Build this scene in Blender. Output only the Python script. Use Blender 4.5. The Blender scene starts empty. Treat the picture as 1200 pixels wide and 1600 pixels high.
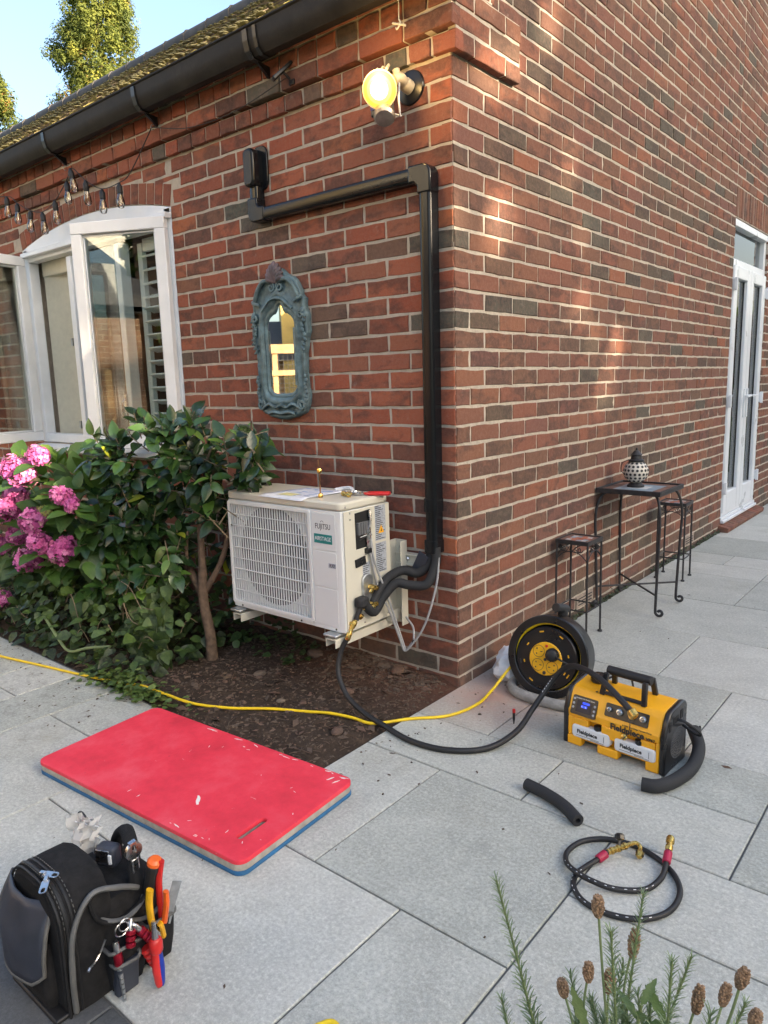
import bpy, math, random
from mathutils import Vector, Matrix, noise
import numpy as np
R = math.radians
SC = bpy.context.scene
COL = SC.collection
rnd = random.Random(7)

# ------------------------------------------------------------------ camera
cam_d = bpy.data.cameras.new('camera')
cam = bpy.data.objects.new('camera', cam_d)
COL.objects.link(cam)
CAM = Vector((1.6226, -2.3992, 1.2639))
YAW, PITCH, ROLL = -0.6964, -0.1745, -0.0290
fw = Vector((math.sin(YAW) * math.cos(PITCH), math.cos(YAW) * math.cos(PITCH), math.sin(PITCH)))
rt = Vector((math.cos(YAW), -math.sin(YAW), 0))
up = rt.cross(fw)
r2 = rt * math.cos(ROLL) + up * math.sin(ROLL)
u2 = -rt * math.sin(ROLL) + up * math.cos(ROLL)
Mx = Matrix((r2, u2, -fw)).transposed().to_4x4()
Mx.translation = CAM
cam.matrix_world = Mx
cam_d.sensor_fit = 'VERTICAL'
cam_d.sensor_height = 36.0
cam_d.lens = 1134.15 * 36.0 / 1600.0
cam_d.clip_start = 0.05
cam_d.clip_end = 3000
SC.camera = cam

# ------------------------------------------------------------------ sky and sun
SUN_AZ, SUN_EL = 7.0, 17.0          # degrees: azimuth from +x towards +y
W = bpy.data.worlds.new("World"); SC.world = W; W.use_nodes = True
nt = W.node_tree
sky = nt.nodes.new('ShaderNodeTexSky'); sky.sky_type = 'NISHITA'; sky.sun_disc = False
sky.sun_elevation = R(SUN_EL); sky.sun_rotation = R(90 - SUN_AZ)
sky.air_density = 1.0; sky.dust_density = 5.5; sky.ozone_density = 1.5
nt.links.new(sky.outputs[0], nt.nodes['Background'].inputs[0])
nt.nodes['Background'].inputs[1].default_value = 0.15
sun_d = bpy.data.lights.new('sun', 'SUN'); sun_d.energy = 5.0; sun_d.angle = R(0.5); sun_d.color = (1.0, 0.80, 0.58)
sun = bpy.data.objects.new('sun', sun_d); COL.objects.link(sun)
sd = Vector((math.cos(R(SUN_EL)) * math.cos(R(SUN_AZ)), math.cos(R(SUN_EL)) * math.sin(R(SUN_AZ)), math.sin(R(SUN_EL))))
sun.rotation_euler = sd.to_track_quat('Z', 'Y').to_euler()
sun.location = (20, 4, 10)
vs = SC.view_settings
vs.view_transform = 'Standard'; vs.look = 'None'; vs.gamma = 1.0; vs.exposure = 2.0
try: vs.use_curve_mapping = False
except Exception: pass
SC.cycles.max_bounces = 8; SC.cycles.transparent_max_bounces = 12
SC.cycles.sample_clamp_indirect = 6

# ------------------------------------------------------------------ helpers
def tag(o, label=None, cat=None, group=None, kind=None):
    if label: o['label'] = label
    if cat: o['category'] = cat
    if group: o['group'] = group
    if kind: o['kind'] = kind
    return o
def empty(name, loc=(0, 0, 0), rz=0, label=None, cat=None, group=None):
    o = bpy.data.objects.new(name, None); COL.objects.link(o)
    o.location = loc; o.rotation_euler = (0, 0, rz); o.empty_display_size = .1
    return tag(o, label, cat, group)
def frame(o, x, y, z=None):
    """matrix from origin and axes"""
    x = Vector(x).normalized(); y = Vector(y)
    zz = x.cross(y).normalized(); y = zz.cross(x)
    m = Matrix((x, y, zz)).transposed().to_4x4(); m.translation = Vector(o)
    return m
def aim(o, d, up=(0, 0, 1)):
    """matrix with local z along d"""
    d = Vector(d).normalized(); u = Vector(up)
    if abs(d.dot(u)) > .98: u = Vector((1, 0, 0))
    x = u.cross(d).normalized(); y = d.cross(x)
    m = Matrix((x, y, d)).transposed().to_4x4(); m.translation = Vector(o)
    return m
def spline(pts, n=6, closed=False):
    P = [Vector(p) for p in pts]; out = []; L = len(P)
    segs = L if closed else L - 1
    for i in range(segs):
        if closed: a, b, c, d = P[(i - 1) % L], P[i], P[(i + 1) % L], P[(i + 2) % L]
        else: a, b, c, d = P[max(i - 1, 0)], P[i], P[i + 1], P[min(i + 2, L - 1)]
        for k in range(n):
            t = k / n
            out.append(.5 * ((2 * b) + (c - a) * t + (2 * a - 5 * b + 4 * c - d) * t * t + (3 * b - a - 3 * c + d) * t ** 3))
    if not closed: out.append(P[-1])
    return out
class MB:
    def __init__(s): s.v = []; s.f = []; s.m = []; s.t = []
    def add(s, vs, fs, mat=0, M=None, tone=0.0):
        b = len(s.v)
        if M is not None: vs = [M @ Vector(p) for p in vs]
        s.v += [tuple(p) for p in vs]
        s.f += [tuple(i + b for i in f) for f in fs]
        s.m += [mat] * len(fs); s.t += [tone] * len(fs)
        return s
    def box(s, c, d, mat=0, M=None, tone=0.0, taper=1.0):
        x, y, z = d[0] / 2, d[1] / 2, d[2] / 2; cx, cy, cz = c
        vs = [(cx + i * x * (taper if k > 0 else 1), cy + j * y * (taper if k > 0 else 1), cz + k * z) for k in (-1, 1) for j in (-1, 1) for i in (-1, 1)]
        fs = [(0, 2, 3, 1), (4, 5, 7, 6), (0, 1, 5, 4), (2, 6, 7, 3), (0, 4, 6, 2), (1, 3, 7, 5)]
        return s.add(vs, fs, mat, M, tone)
    def tube(s, pts, r, n=8, mat=0, caps=True, closed=False, M=None, tone=0.0, flat=1.0):
        P = [Vector(p) for p in pts]; L = len(P)
        rr = r if isinstance(r, (list, tuple)) else [r] * L
        vs = []; prev = None
        for i in range(L):
            if closed: t = P[(i + 1) % L] - P[i - 1]
            else: t = P[min(i + 1, L - 1)] - P[max(i - 1, 0)]
            if t.length < 1e-9: t = Vector((0, 0, 1))
            t.normalize()
            if prev is None:
                a = Vector((0, 0, 1)) if abs(t.z) < .9 else Vector((1, 0, 0))
                nx = (a - t * a.dot(t)).normalized()
            else:
                nx = prev - t * prev.dot(t)
                nx = nx.normalized() if nx.length > 1e-6 else t.orthogonal().normalized()
            prev = nx; ny = t.cross(nx)
            for k in range(n):
                a = 2 * math.pi * k / n
                vs.append(P[i] + (nx * math.cos(a) * flat + ny * math.sin(a)) * rr[i])
        fs = []
        for i in range(L if closed else L - 1):
            j = (i + 1) % L
            for k in range(n):
                l = (k + 1) % n
                fs.append((i * n + k, i * n + l, j * n + l, j * n + k))
        if caps and not closed:
            fs.append(tuple(range(n - 1, -1, -1))); fs.append(tuple((L - 1) * n + k for k in range(n)))
        return s.add(vs, fs, mat, M, tone)
    def lathe(s, prof, n=20, mat=0, M=None, caps=True, tone=0.0):
        vs = [(r * math.cos(2 * math.pi * k / n), r * math.sin(2 * math.pi * k / n), z) for r, z in prof for k in range(n)]
        fs = []
        for i in range(len(prof) - 1):
            for k in range(n):
                l = (k + 1) % n
                fs.append((i * n + k, i * n + l, (i + 1) * n + l, (i + 1) * n + k))
        if caps:
            fs.append(tuple(range(n - 1, -1, -1))); fs.append(tuple((len(prof) - 1) * n + k for k in range(n)))
        return s.add(vs, fs, mat, M, tone)
    def prism(s, poly, h0, h1, mat=0, M=None, tone=0.0):
        n = len(poly)
        vs = [(x, y, h0) for x, y in poly] + [(x, y, h1) for x, y in poly]
        fs = [tuple(range(n - 1, -1, -1)), tuple(range(n, 2 * n))] + [(k, (k + 1) % n, n + (k + 1) % n, n + k) for k in range(n)]
        return s.add(vs, fs, mat, M, tone)
    def ball(s, c, r, n=10, mat=0, sc=(1, 1, 1), M=None):
        pr = [(math.sin(math.pi * i / n) * r, -math.cos(math.pi * i / n) * r) for i in range(n + 1)]
        pr[0] = (r * .02, -r); pr[-1] = (r * .02, r)
        m = Matrix.Translation(Vector(c)) @ Matrix.Diagonal((sc[0], sc[1], sc[2], 1))
        if M is not None: m = M @ m
        return s.lathe(pr, max(8, int(n * 1.5)), mat, m)
    def mesh(s, name, mats, smooth=38, tone=False):
        me = bpy.data.meshes.new(name)
        me.from_pydata(s.v, [], s.f)
        for m in (mats if isinstance(mats, (list, tuple)) else [mats]): me.materials.append(m)
        if s.f:
            me.polygons.foreach_set('material_index', s.m)
            if tone:
                a = me.attributes.new('tone', 'FLOAT', 'FACE'); a.data.foreach_set('value', s.t)
            if smooth:
                me.polygons.foreach_set('use_smooth', [True] * len(s.f))
                me.update()
                if smooth < 179: me.set_sharp_from_angle(angle=R(smooth))
        me.update()
        return me
    def build(s, name, mats, parent=None, bevel=0, smooth=38, tone=False, loc=None, fix=False, seg=2):
        me = s.mesh(name, mats, smooth, tone)
        if fix: fixn(me)
        return put(name, me, parent, bevel, loc, seg)
def fixn(me):
    import bmesh
    b = bmesh.new(); b.from_mesh(me); bmesh.ops.recalc_face_normals(b, faces=b.faces); b.to_mesh(me); b.free()
def put(name, me, parent=None, bevel=0, loc=None, seg=2):
    o = bpy.data.objects.new(name, me); COL.objects.link(o)
    if parent is not None: o.parent = parent
    if loc is not None: o.location = loc
    if bevel:
        b = o.modifiers.new('bevel', 'BEVEL'); b.width = bevel; b.segments = seg; b.limit_method = 'ANGLE'; b.angle_limit = R(40)
        b.harden_normals = False
    return o
def rrect(w, h, r, n=4, cx=0, cy=0):
    out = []
    for (sx, sy, a0) in ((1, 1, 0), (-1, 1, 90), (-1, -1, 180), (1, -1, 270)):
        for k in range(n + 1):
            a = R(a0 + 90 * k / n)
            out.append((cx + sx * (w / 2 - r) + r * math.cos(a), cy + sy * (h / 2 - r) + r * math.sin(a)))
    return out
def circle(r, n=24, cx=0, cy=0, a0=0): return [(cx + r * math.cos(a0 + 2 * math.pi * k / n), cy + r * math.sin(a0 + 2 * math.pi * k / n)) for k in range(n)]
def _tomesh(name, cu):
    ob = bpy.data.objects.new(name, cu); COL.objects.link(ob)
    dg = bpy.context.evaluated_depsgraph_get(); dg.update()
    me = bpy.data.meshes.new_from_object(ob.evaluated_get(dg))
    bpy.data.objects.remove(ob); bpy.data.curves.remove(cu)
    me.name = name
    return me
def plate(name, loops, h, mat, parent=None, M=None, bev=0.0):
    """flat plate with holes: loops of 2D points, thickness h (local z 0..h)"""
    cu = bpy.data.curves.new(name, 'CURVE'); cu.dimensions = '2D'; cu.fill_mode = 'BOTH'
    cu.extrude = max(h / 2 - bev, 1e-5); cu.bevel_depth = bev; cu.bevel_resolution = 1
    cu.offset = -bev
    for lp in loops:
        sp = cu.splines.new('POLY'); sp.points.add(len(lp) - 1); sp.use_cyclic_u = True
        for p, q in zip(sp.points, lp): p.co = (q[0], q[1], 0, 1)
    me = _tomesh(name, cu)
    T = Matrix.Translation((0, 0, h / 2))
    me.transform((M @ T) if M is not None else T)
    me.materials.clear()
    me.materials.append(mat)
    me.polygons.foreach_set('use_smooth', [True] * len(me.polygons)); me.update(); me.set_sharp_from_angle(angle=R(35))
    return put(name, me, parent)
def text(name, s, size, M, mat, parent, ext=.0004, bold=0.0, xs=1.0, shear=0.0, sp=1.0):
    cu = bpy.data.curves.new(name, 'FONT'); cu.body = s; cu.size = size; cu.extrude = ext; cu.offset = bold
    cu.align_x = 'CENTER'; cu.align_y = 'CENTER'; cu.shear = shear; cu.space_character = sp; cu.resolution_u = 4
    me = _tomesh(name, cu)
    me.transform(M @ Matrix.Diagonal((xs, 1, 1, 1)))
    me.materials.clear(); me.materials.append(mat)
    return put(name, me, parent)

# ------------------------------------------------------------------ materials
def nodes(m):
    m.use_nodes = True
    return m.node_tree, m.node_tree.nodes, m.node_tree.links
def ramp(N, fac, L, stops, interp='LINEAR'):
    r = N.new('ShaderNodeValToRGB'); r.color_ramp.interpolation = interp
    e = r.color_ramp.elements
    e[0].position = stops[0][0]; e[0].color = (*stops[0][1], 1)
    e[1].position = stops[-1][0]; e[1].color = (*stops[-1][1], 1)
    for p, c in stops[1:-1]:
        k = e.new(p); k.color = (*c, 1)
    L.new(fac, r.inputs[0]); return r.outputs[0]
def noise_n(N, L, vec, scale, detail=3, rough=.55, dist=0):
    t = N.new('ShaderNodeTexNoise'); t.inputs['Scale'].default_value = scale; t.inputs['Detail'].default_value = detail
    t.inputs['Roughness'].default_value = rough; t.inputs['Distortion'].default_value = dist
    L.new(vec, t.inputs['Vector']); return t.outputs['Fac']
def mixc(N, L, f, a, b, mode='MIX'):
    m = N.new('ShaderNodeMix'); m.data_type = 'RGBA'; m.blend_type = mode
    for sock, v in ((m.inputs[0], f), (m.inputs[6], a), (m.inputs[7], b)):
        if isinstance(v, (int, float)): sock.default_value = v
        elif isinstance(v, tuple): sock.default_value = (*v, 1)
        else: L.new(v, sock)
    return m.outputs[2]
def mathn(N, L, op, a, b=0.0, c=0.0, clamp=False):
    m = N.new('ShaderNodeMath'); m.operation = op; m.use_clamp = clamp
    for i, v in enumerate((a, b, c)):
        if isinstance(v, (int, float)): m.inputs[i].default_value = v
        else: L.new(v, m.inputs[i])
    return m.outputs[0]
def posn(N, obj=False):
    if obj: return N.new('ShaderNodeTexCoord').outputs['Object']
    return N.new('ShaderNodeNewGeometry').outputs['Position']
def bump(N, L, h, dist, strength=1.0, prev=None):
    b = N.new('ShaderNodeBump'); b.inputs['Distance'].default_value = dist; b.inputs['Strength'].default_value = strength
    L.new(h, b.inputs['Height'])
    if prev is not None: L.new(prev, b.inputs['Normal'])
    return b.outputs[0]
def mat(name, col, rough=.5, metal=0.0, var=.12, scale=30, bmp=0.0, bscale=200, dirt=0.0, dirtcol=(.12, .1, .08), spec=.5, obj=False, rvar=.1, coat=0):
    m = bpy.data.materials.new(name); T, N, L = nodes(m); B = N['Principled BSDF']
    p = posn(N, obj)
    n1 = noise_n(N, L, p, scale, 4)
    hi = tuple(min(1, c * (1 + var)) for c in col); lo = tuple(c * (1 - var) for c in col)
    c = ramp(N, n1, L, [(.3, lo), (.7, hi)])
    if dirt:
        n2 = noise_n(N, L, p, scale * .35 + 3, 6, .7)
        f = mathn(N, L, 'MULTIPLY', mathn(N, L, 'SUBTRACT', n2, .5, clamp=True), dirt * 4, clamp=True)
        c = mixc(N, L, f, c, dirtcol)
    L.new(c, B.inputs['Base Color'])
    rr = mathn(N, L, 'MULTIPLY_ADD', n1, rvar * 2, rough - rvar, clamp=True)
    L.new(rr, B.inputs['Roughness'])
    B.inputs['Metallic'].default_value = metal; B.inputs['Specular IOR Level'].default_value = spec
    B.inputs['Coat Weight'].default_value = coat
    if bmp: L.new(bump(N, L, noise_n(N, L, p, bscale, 4, .6), bmp), B.inputs['Normal'])
    return m
def tone_attr(N, L):
    a = N.new('ShaderNodeAttribute'); a.attribute_type = 'GEOMETRY'; a.attribute_name = 'tone'
    b = N.new('ShaderNodeAttribute'); b.attribute_type = 'OBJECT'; b.attribute_name = 'tone'
    return mathn(N, L, 'ADD', a.outputs['Fac'], b.outputs['Fac'])
def brick_mat(name, stops, kiss=.6):
    m = bpy.data.materials.new(name); T, N, L = nodes(m); B = N['Principled BSDF']
    p = posn(N); t = tone_attr(N, L)
    c = ramp(N, t, L, stops)
    k = mathn(N, L, 'FRACT', mathn(N, L, 'MULTIPLY', t, 37.7))
    # burnt blotches
    mp = N.new('ShaderNodeMapping'); mp.inputs['Scale'].default_value = (9, 9, 17); L.new(p, mp.inputs[0])
    n = noise_n(N, L, mp.outputs[0], 1.0, 4, .6, .4)
    f = mathn(N, L, 'MULTIPLY', mathn(N, L, 'SUBTRACT', mathn(N, L, 'ADD', n, mathn(N, L, 'MULTIPLY', k, .22)), .585, clamp=True), 6.0, clamp=True)
    f = mathn(N, L, 'MULTIPLY', f, kiss)
    c = mixc(N, L, f, c, (.045, .034, .032))
    # paler scuffs and pits
    n2 = noise_n(N, L, p, 60, 5, .7)
    c = mixc(N, L, mathn(N, L, 'MULTIPLY', mathn(N, L, 'SUBTRACT', n2, .42, clamp=True), 1.7, clamp=True), c, mixc(N, L, .5, c, (.36, .2, .14)))
    n3 = noise_n(N, L, p, 350, 3, .6)
    c = mixc(N, L, mathn(N, L, 'MULTIPLY', mathn(N, L, 'SUBTRACT', .46, n3, clamp=True), 4, clamp=True), c, mixc(N, L, .6, c, (.05, .03, .025)))
    # pale smears of mortar
    n4 = noise_n(N, L, p, 14, 7, .75)
    c = mixc(N, L, mathn(N, L, 'MULTIPLY', mathn(N, L, 'SUBTRACT', n4, .61, clamp=True), 3.2, clamp=True), c, (.38, .31, .26))
    sz = N.new('ShaderNodeSeparateXYZ'); L.new(p, sz.inputs[0]); n5 = noise_n(N, L, p, 7, 6, .7)
    f = mathn(N, L, 'MULTIPLY', mathn(N, L, 'SUBTRACT', mathn(N, L, 'SUBTRACT', n5, .18), mathn(N, L, 'MULTIPLY', sz.outputs[2], 1.5), clamp=True), 2.4, clamp=True)
    c = mixc(N, L, mathn(N, L, 'MULTIPLY', f, .7), c, (.12, .095, .075))
    n9 = noise_n(N, L, p, 1.1, 5, .7); c = mixc(N, L, mathn(N, L, 'MULTIPLY', mathn(N, L, 'SUBTRACT', n9, .5, clamp=True), 2.6, clamp=True), c, mixc(N, L, .5, c, (.09, .07, .06)))
    L.new(c, B.inputs['Base Color']); B.inputs['Roughness'].default_value = .88; B.inputs['Specular IOR Level'].default_value = .25
    b1 = bump(N, L, n2, .0022); L.new(bump(N, L, n3, .0008, 1, b1), B.inputs['Normal'])
    return m
M = {}
M['brick_front'] = brick_mat('brick_red', [(0, (0.137, 0.068, 0.051)), (.12, (0.216, 0.075, 0.046)), (.3, (0.323, 0.088, 0.049)), (.45, (0.265, 0.101, 0.061)), (.6, (0.363, 0.110, 0.059)), (.74, (0.206, 0.083, 0.059)), (.82, (0.412, 0.127, 0.054)), (.9, (0.167, 0.094, 0.065)), (.96, (0.113, 0.101, 0.078)), (1, (0.098, 0.105, 0.083))])
M['brick_side'] = brick_mat('brick_brown', [(0, (0.095, 0.077, 0.056)), (.12, (0.146, 0.084, 0.055)), (.3, (0.219, 0.086, 0.055)), (.42, (0.163, 0.086, 0.059)), (.55, (0.232, 0.099, 0.057)), (.66, (0.172, 0.077, 0.059)), (.76, (0.267, 0.095, 0.050)), (.84, (0.142, 0.086, 0.060)), (.92, (0.099, 0.086, 0.064)), (1, (0.086, 0.082, 0.064))], .55)  # browner brick; how the side wall is lit is partly in this colour
def mortar():
    m = bpy.data.materials.new('mortar'); T, N, L = nodes(m); B = N['Principled BSDF']; p = posn(N)
    n = noise_n(N, L, p, 30, 5, .65); n2 = noise_n(N, L, p, 160, 4, .7); n3 = noise_n(N, L, p, 3, 4)
    c = ramp(N, n, L, [(.25, (.4, .345, .275)), (.75, (.57, .5, .41))])
    c = mixc(N, L, mathn(N, L, 'MULTIPLY', mathn(N, L, 'SUBTRACT', n3, .5, clamp=True), 2, clamp=True), c, (.46, .41, .345))
    c = mixc(N, L, mathn(N, L, 'MULTIPLY', mathn(N, L, 'SUBTRACT', .4, n2, clamp=True), 3, clamp=True), c, (.22, .18, .14))
    L.new(c, B.inputs['Base Color']); B.inputs['Roughness'].default_value = .95; B.inputs['Specular IOR Level'].default_value = .15
    b = bump(N, L, n, .006); L.new(bump(N, L, n2, .003, 1, b), B.inputs['Normal'])
    return m
M['mortar'] = mortar()
def slab_mat(name, base, k):
    m = bpy.data.materials.new(name); T, N, L = nodes(m); B = N['Principled BSDF']; p = posn(N); t = tone_attr(N, L)
    off = N.new('ShaderNodeVectorMath'); off.operation = 'ADD'; L.new(p, off.inputs[0])
    cmb = N.new('ShaderNodeCombineXYZ'); L.new(mathn(N, L, 'MULTIPLY', t, 91.0), cmb.inputs[0]); L.new(mathn(N, L, 'MULTIPLY', t, 53.0), cmb.inputs[1]); L.new(cmb.outputs[0], off.inputs[1])
    q = off.outputs[0]
    n1 = noise_n(N, L, q, 5, 5, .6, .5); n2 = noise_n(N, L, q, 95, 5, .85); n8 = noise_n(N, L, q, 22, 4, .7); n3 = noise_n(N, L, q, 500, 2, .6); n5 = noise_n(N, L, q, 1.6, 6, .7, .3)
    lo = tuple(c * .8 for c in base); hi = tuple(c * 1.22 for c in base)
    c = ramp(N, n1, L, [(.3, lo), (.5, base), (.72, hi)])
    c = mixc(N, L, mathn(N, L, 'MULTIPLY', mathn(N, L, 'SUBTRACT', n2, .5, clamp=True), 5.0, clamp=True), c, tuple(min(.85, b * 1.7) for b in base))
    c = mixc(N, L, mathn(N, L, 'MULTIPLY', mathn(N, L, 'SUBTRACT', .49, n2, clamp=True), 5.0, clamp=True), c, tuple(b * .5 for b in base))
    c = mixc(N, L, mathn(N, L, 'MULTIPLY', mathn(N, L, 'SUBTRACT', n8, .5, clamp=True), 2.0, clamp=True), c, tuple(b * .68 for b in base))
    c = mixc(N, L, .3, c, mixc(N, L, t, tuple(b * k_ for b, k_ in zip(base, (.42, .52, .47))), tuple(b * 1.45 for b in base)))
    # soil smudges and foot dirt
    f = mathn(N, L, 'MULTIPLY', mathn(N, L, 'SUBTRACT', n5, .56, clamp=True), 3.2, clamp=True)
    c = mixc(N, L, mathn(N, L, 'MULTIPLY', f, .75), c, (base[0] * .55, base[1] * .5, base[2] * .42))
    vd = N.new('ShaderNodeVectorMath'); vd.operation = 'DISTANCE'; L.new(p, vd.inputs[0]); vd.inputs[1].default_value = (.16, .02, 0)
    g0 = mathn(N, L, 'SUBTRACT', 1.0, mathn(N, L, 'MULTIPLY', vd.outputs['Value'], 2.6), clamp=True); nd = noise_n(N, L, p, 9, 6, .75)
    c = mixc(N, L, mathn(N, L, 'MULTIPLY', mathn(N, L, 'MULTIPLY', g0, nd), 2.0, clamp=True), c, (.45, .3, .245))
    vl = N.new('ShaderNodeVectorMath'); vl.operation = 'DISTANCE'; L.new(p, vl.inputs[0]); vl.inputs[1].default_value = (-1.6, -1.15, 0)
    g1 = mathn(N, L, 'SUBTRACT', 1.0, mathn(N, L, 'MULTIPLY', vl.outputs['Value'], .8), clamp=True); ne = noise_n(N, L, p, 17, 7, .8)
    c = mixc(N, L, mathn(N, L, 'MULTIPLY', mathn(N, L, 'MULTIPLY', g1, mathn(N, L, 'SUBTRACT', ne, .49, clamp=True)), 3.6, clamp=True), c, (.13, .115, .1))
    n6 = noise_n(N, L, p, 55, 3, .5); n7 = noise_n(N, L, p, 4.0, 3)
    sp = mathn(N, L, 'MULTIPLY', mathn(N, L, 'SUBTRACT', n6, .735, clamp=True), 30, clamp=True)
    c = mixc(N, L, mathn(N, L, 'MULTIPLY', sp, mathn(N, L, 'GREATER_THAN', n7, .52)), c, (.06, .05, .045))
    L.new(c, B.inputs['Base Color']); B.inputs['Specular IOR Level'].default_value = .35
    L.new(mathn(N, L, 'MULTIPLY_ADD', n1, .25, .52), B.inputs['Roughness'])
    b = bump(N, L, n2, .0016); L.new(bump(N, L, n1, .004, .6, b), B.inputs['Normal'])
    return m
M['slab'] = slab_mat('porcelain_grey', (.425, .425, .385), 1)
M['slab_dark'] = slab_mat('porcelain_slate', (.085, .087, .09), 1)
M['grout'] = mat('grout', (.13, .13, .125), .95, bmp=.002)
def soil_mat():
    m = bpy.data.materials.new('soil'); T, N, L = nodes(m); B = N['Principled BSDF']; p = posn(N)
    n = noise_n(N, L, p, 14, 8, .7); n2 = noise_n(N, L, p, 90, 5, .7); n3 = noise_n(N, L, p, 3.3, 3)
    c = ramp(N, n, L, [(.3, (.028, .02, .015)), (.55, (.06, .042, .03)), (.75, (.11, .075, .052))])
    # brick dust near the wall
    sx = N.new('ShaderNodeSeparateXYZ'); L.new(p, sx.inputs[0])
    f = mathn(N, L, 'MULTIPLY', mathn(N, L, 'ADD', sx.outputs[1], .42, clamp=True), 1.8, clamp=True)
    f2 = mathn(N, L, 'MULTIPLY', mathn(N, L, 'ADD', sx.outputs[0], .95, clamp=True), 3, clamp=True)
    f = mathn(N, L, 'MULTIPLY', mathn(N, L, 'MULTIPLY', f, f2), mathn(N, L, 'MULTIPLY_ADD', n3, 1.2, .1, clamp=True))
    c = mixc(N, L, mathn(N, L, 'MULTIPLY', f, .75), c, mixc(N, L, n, (.1, .035, .022), (.24, .095, .06)))
    c = mixc(N, L, mathn(N, L, 'MULTIPLY', mathn(N, L, 'SUBTRACT', n2, .6, clamp=True), 3, clamp=True), c, (.17, .12, .09))
    L.new(c, B.inputs['Base Color']); B.inputs['Roughness'].default_value = .96; B.inputs['Specular IOR Level'].default_value = .2
    b = bump(N, L, n, .02); L.new(bump(N, L, n2, .006, 1, b), B.inputs['Normal'])
    return m
M['soil'] = soil_mat()
M['litter'] = brick_mat('litter', [(0, (.035, .025, .018)), (.3, (.07, .045, .028)), (.55, (.13, .055, .036)), (.75, (.1, .07, .042)), (.9, (.15, .115, .08)), (1, (.2, .18, .14))], .3)
def leaf_mat(name, stops, rough=.4, trans=.25, vein=(.25, .35, .08), spec=.5, sc=60):
    m = bpy.data.materials.new(name); T, N, L = nodes(m); B = N['Principled BSDF']; t = tone_attr(N, L); p = posn(N)
    c = ramp(N, t, L, stops); n = noise_n(N, L, p, sc, 3)
    c = mixc(N, L, mathn(N, L, 'MULTIPLY', mathn(N, L, 'SUBTRACT', n, .45, clamp=True), 2, clamp=True), c, mixc(N, L, .35, c, vein))
    L.new(c, B.inputs['Base Color']); B.inputs['Roughness'].default_value = rough; B.inputs['Specular IOR Level'].default_value = spec
    L.new(bump(N, L, noise_n(N, L, p, sc * 2.5, 3), .0015), B.inputs['Normal'])
    if trans:
        tr = N.new('ShaderNodeBsdfTranslucent'); L.new(mixc(N, L, .5, c, (.25, .36, .04)), tr.inputs[0])
        mx = N.new('ShaderNodeMixShader'); mx.inputs[0].default_value = trans
        L.new(B.outputs[0], mx.inputs[1]); L.new(tr.outputs[0], mx.inputs[2])
        L.new(mx.outputs[0], N['Material Output'].inputs[0])
    return m
M['leaf_camellia'] = leaf_mat('leaf_camellia', [(0, (.008, .022, .009)), (.4, (.022, .056, .016)), (.7, (.058, .125, .025)), (.9, (.13, .23, .035)), (1, (.36, .36, .03))], .2, .1, (.1, .17, .05), .6)
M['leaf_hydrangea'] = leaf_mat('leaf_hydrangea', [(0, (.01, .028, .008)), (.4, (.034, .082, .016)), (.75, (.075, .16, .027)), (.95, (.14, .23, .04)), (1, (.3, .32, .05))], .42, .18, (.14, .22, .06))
M['leaf_weed'] = leaf_mat('leaf_weed', [(0, (.008, .018, .006)), (.4, (.03, .062, .015)), (.8, (.085, .14, .03)), (1, (.17, .2, .05))], .5, .15)
M['leaf_lavender'] = leaf_mat('leaf_lavender', [(0, (.09, .14, .07)), (.5, (.18, .25, .13)), (1, (.3, .36, .21))], .6, .2)
M['leaf_conifer'] = leaf_mat('leaf_conifer', [(0, (.022, .034, .011)), (.35, (.06, .085, .02)), (.7, (.13, .15, .028)), (.9, (.2, .205, .036)), (1, (.17, .1, .03))], .7, .25, (.2, .2, .04), .2, 8)
M['leaf_hedge'] = leaf_mat('leaf_hedge', [(0, (.02, .045, .012)), (.6, (.05, .09, .02)), (1, (.09, .14, .03))], .5, .2, sc=10)
M['petal'] = leaf_mat('petal', [(0, (.3, .035, .17)), (.35, (.54, .1, .33)), (.7, (.7, .22, .47)), (.93, (.76, .33, .5)), (1, (.6, .6, .2))], .65, .1, (.72, .33, .52), .2)  # ramp runs from shadow to highlight colours of the flower heads
M['petal_green'] = leaf_mat('petal_green', [(0, (.42, .45, .12)), (.7, (.6, .6, .22)), (1, (.75, .5, .4))], .6, .25, (.7, .6, .3), .3)
M['bark'] = mat('bark', (.13, .085, .055), .9, var=.4, scale=40, bmp=.006, bscale=60)
M['twig'] = mat('twig', (.2, .15, .09), .85, var=.3, bmp=.002)
M['stem_green'] = mat('stem_green', (.17, .22, .09), .6)
M['seed_head'] = mat('seed_head', (.3, .19, .11), .9, var=.4, scale=150, bmp=.003, bscale=300)
M['white_frame'] = mat('white_frame', (.8, .81, .82), .35, var=.05, scale=6, dirt=.12, dirtcol=(.4, .38, .33), bmp=.0006, bscale=30)
M['upvc'] = mat('upvc', (.7, .72, .74), .3, var=.05, scale=5, dirt=.1, dirtcol=(.4, .38, .34))
M['cream'] = mat('cream_paint', (.6, .57, .45), .5, var=.05, dirt=.08)
M['shutter'] = mat('shutter_white', (.86, .89, .87), .45, var=.04)
M['interior'] = mat('interior', (.05, .045, .04), .9)  # walls coloured near-black so the room reads as unlit
M['curtain'] = mat('curtain', (.75, .75, .73), .9, var=.15, scale=30)
M['black_plastic'] = mat('black_plastic', (.013, .013, .014), .3, var=.2, scale=12, dirt=.05, dirtcol=(.05, .045, .04))
M['trunking'] = mat('trunking_black', (.009, .010, .012), .2, spec=.3, var=.1, scale=10, bmp=.0006, bscale=8, rvar=.05)
M['gutter'] = mat('gutter_black', (.02, .018, .017), .6, spec=.25, var=.35, scale=9, dirt=.35, dirtcol=(.07, .058, .045), bmp=.001, bscale=40)
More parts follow.
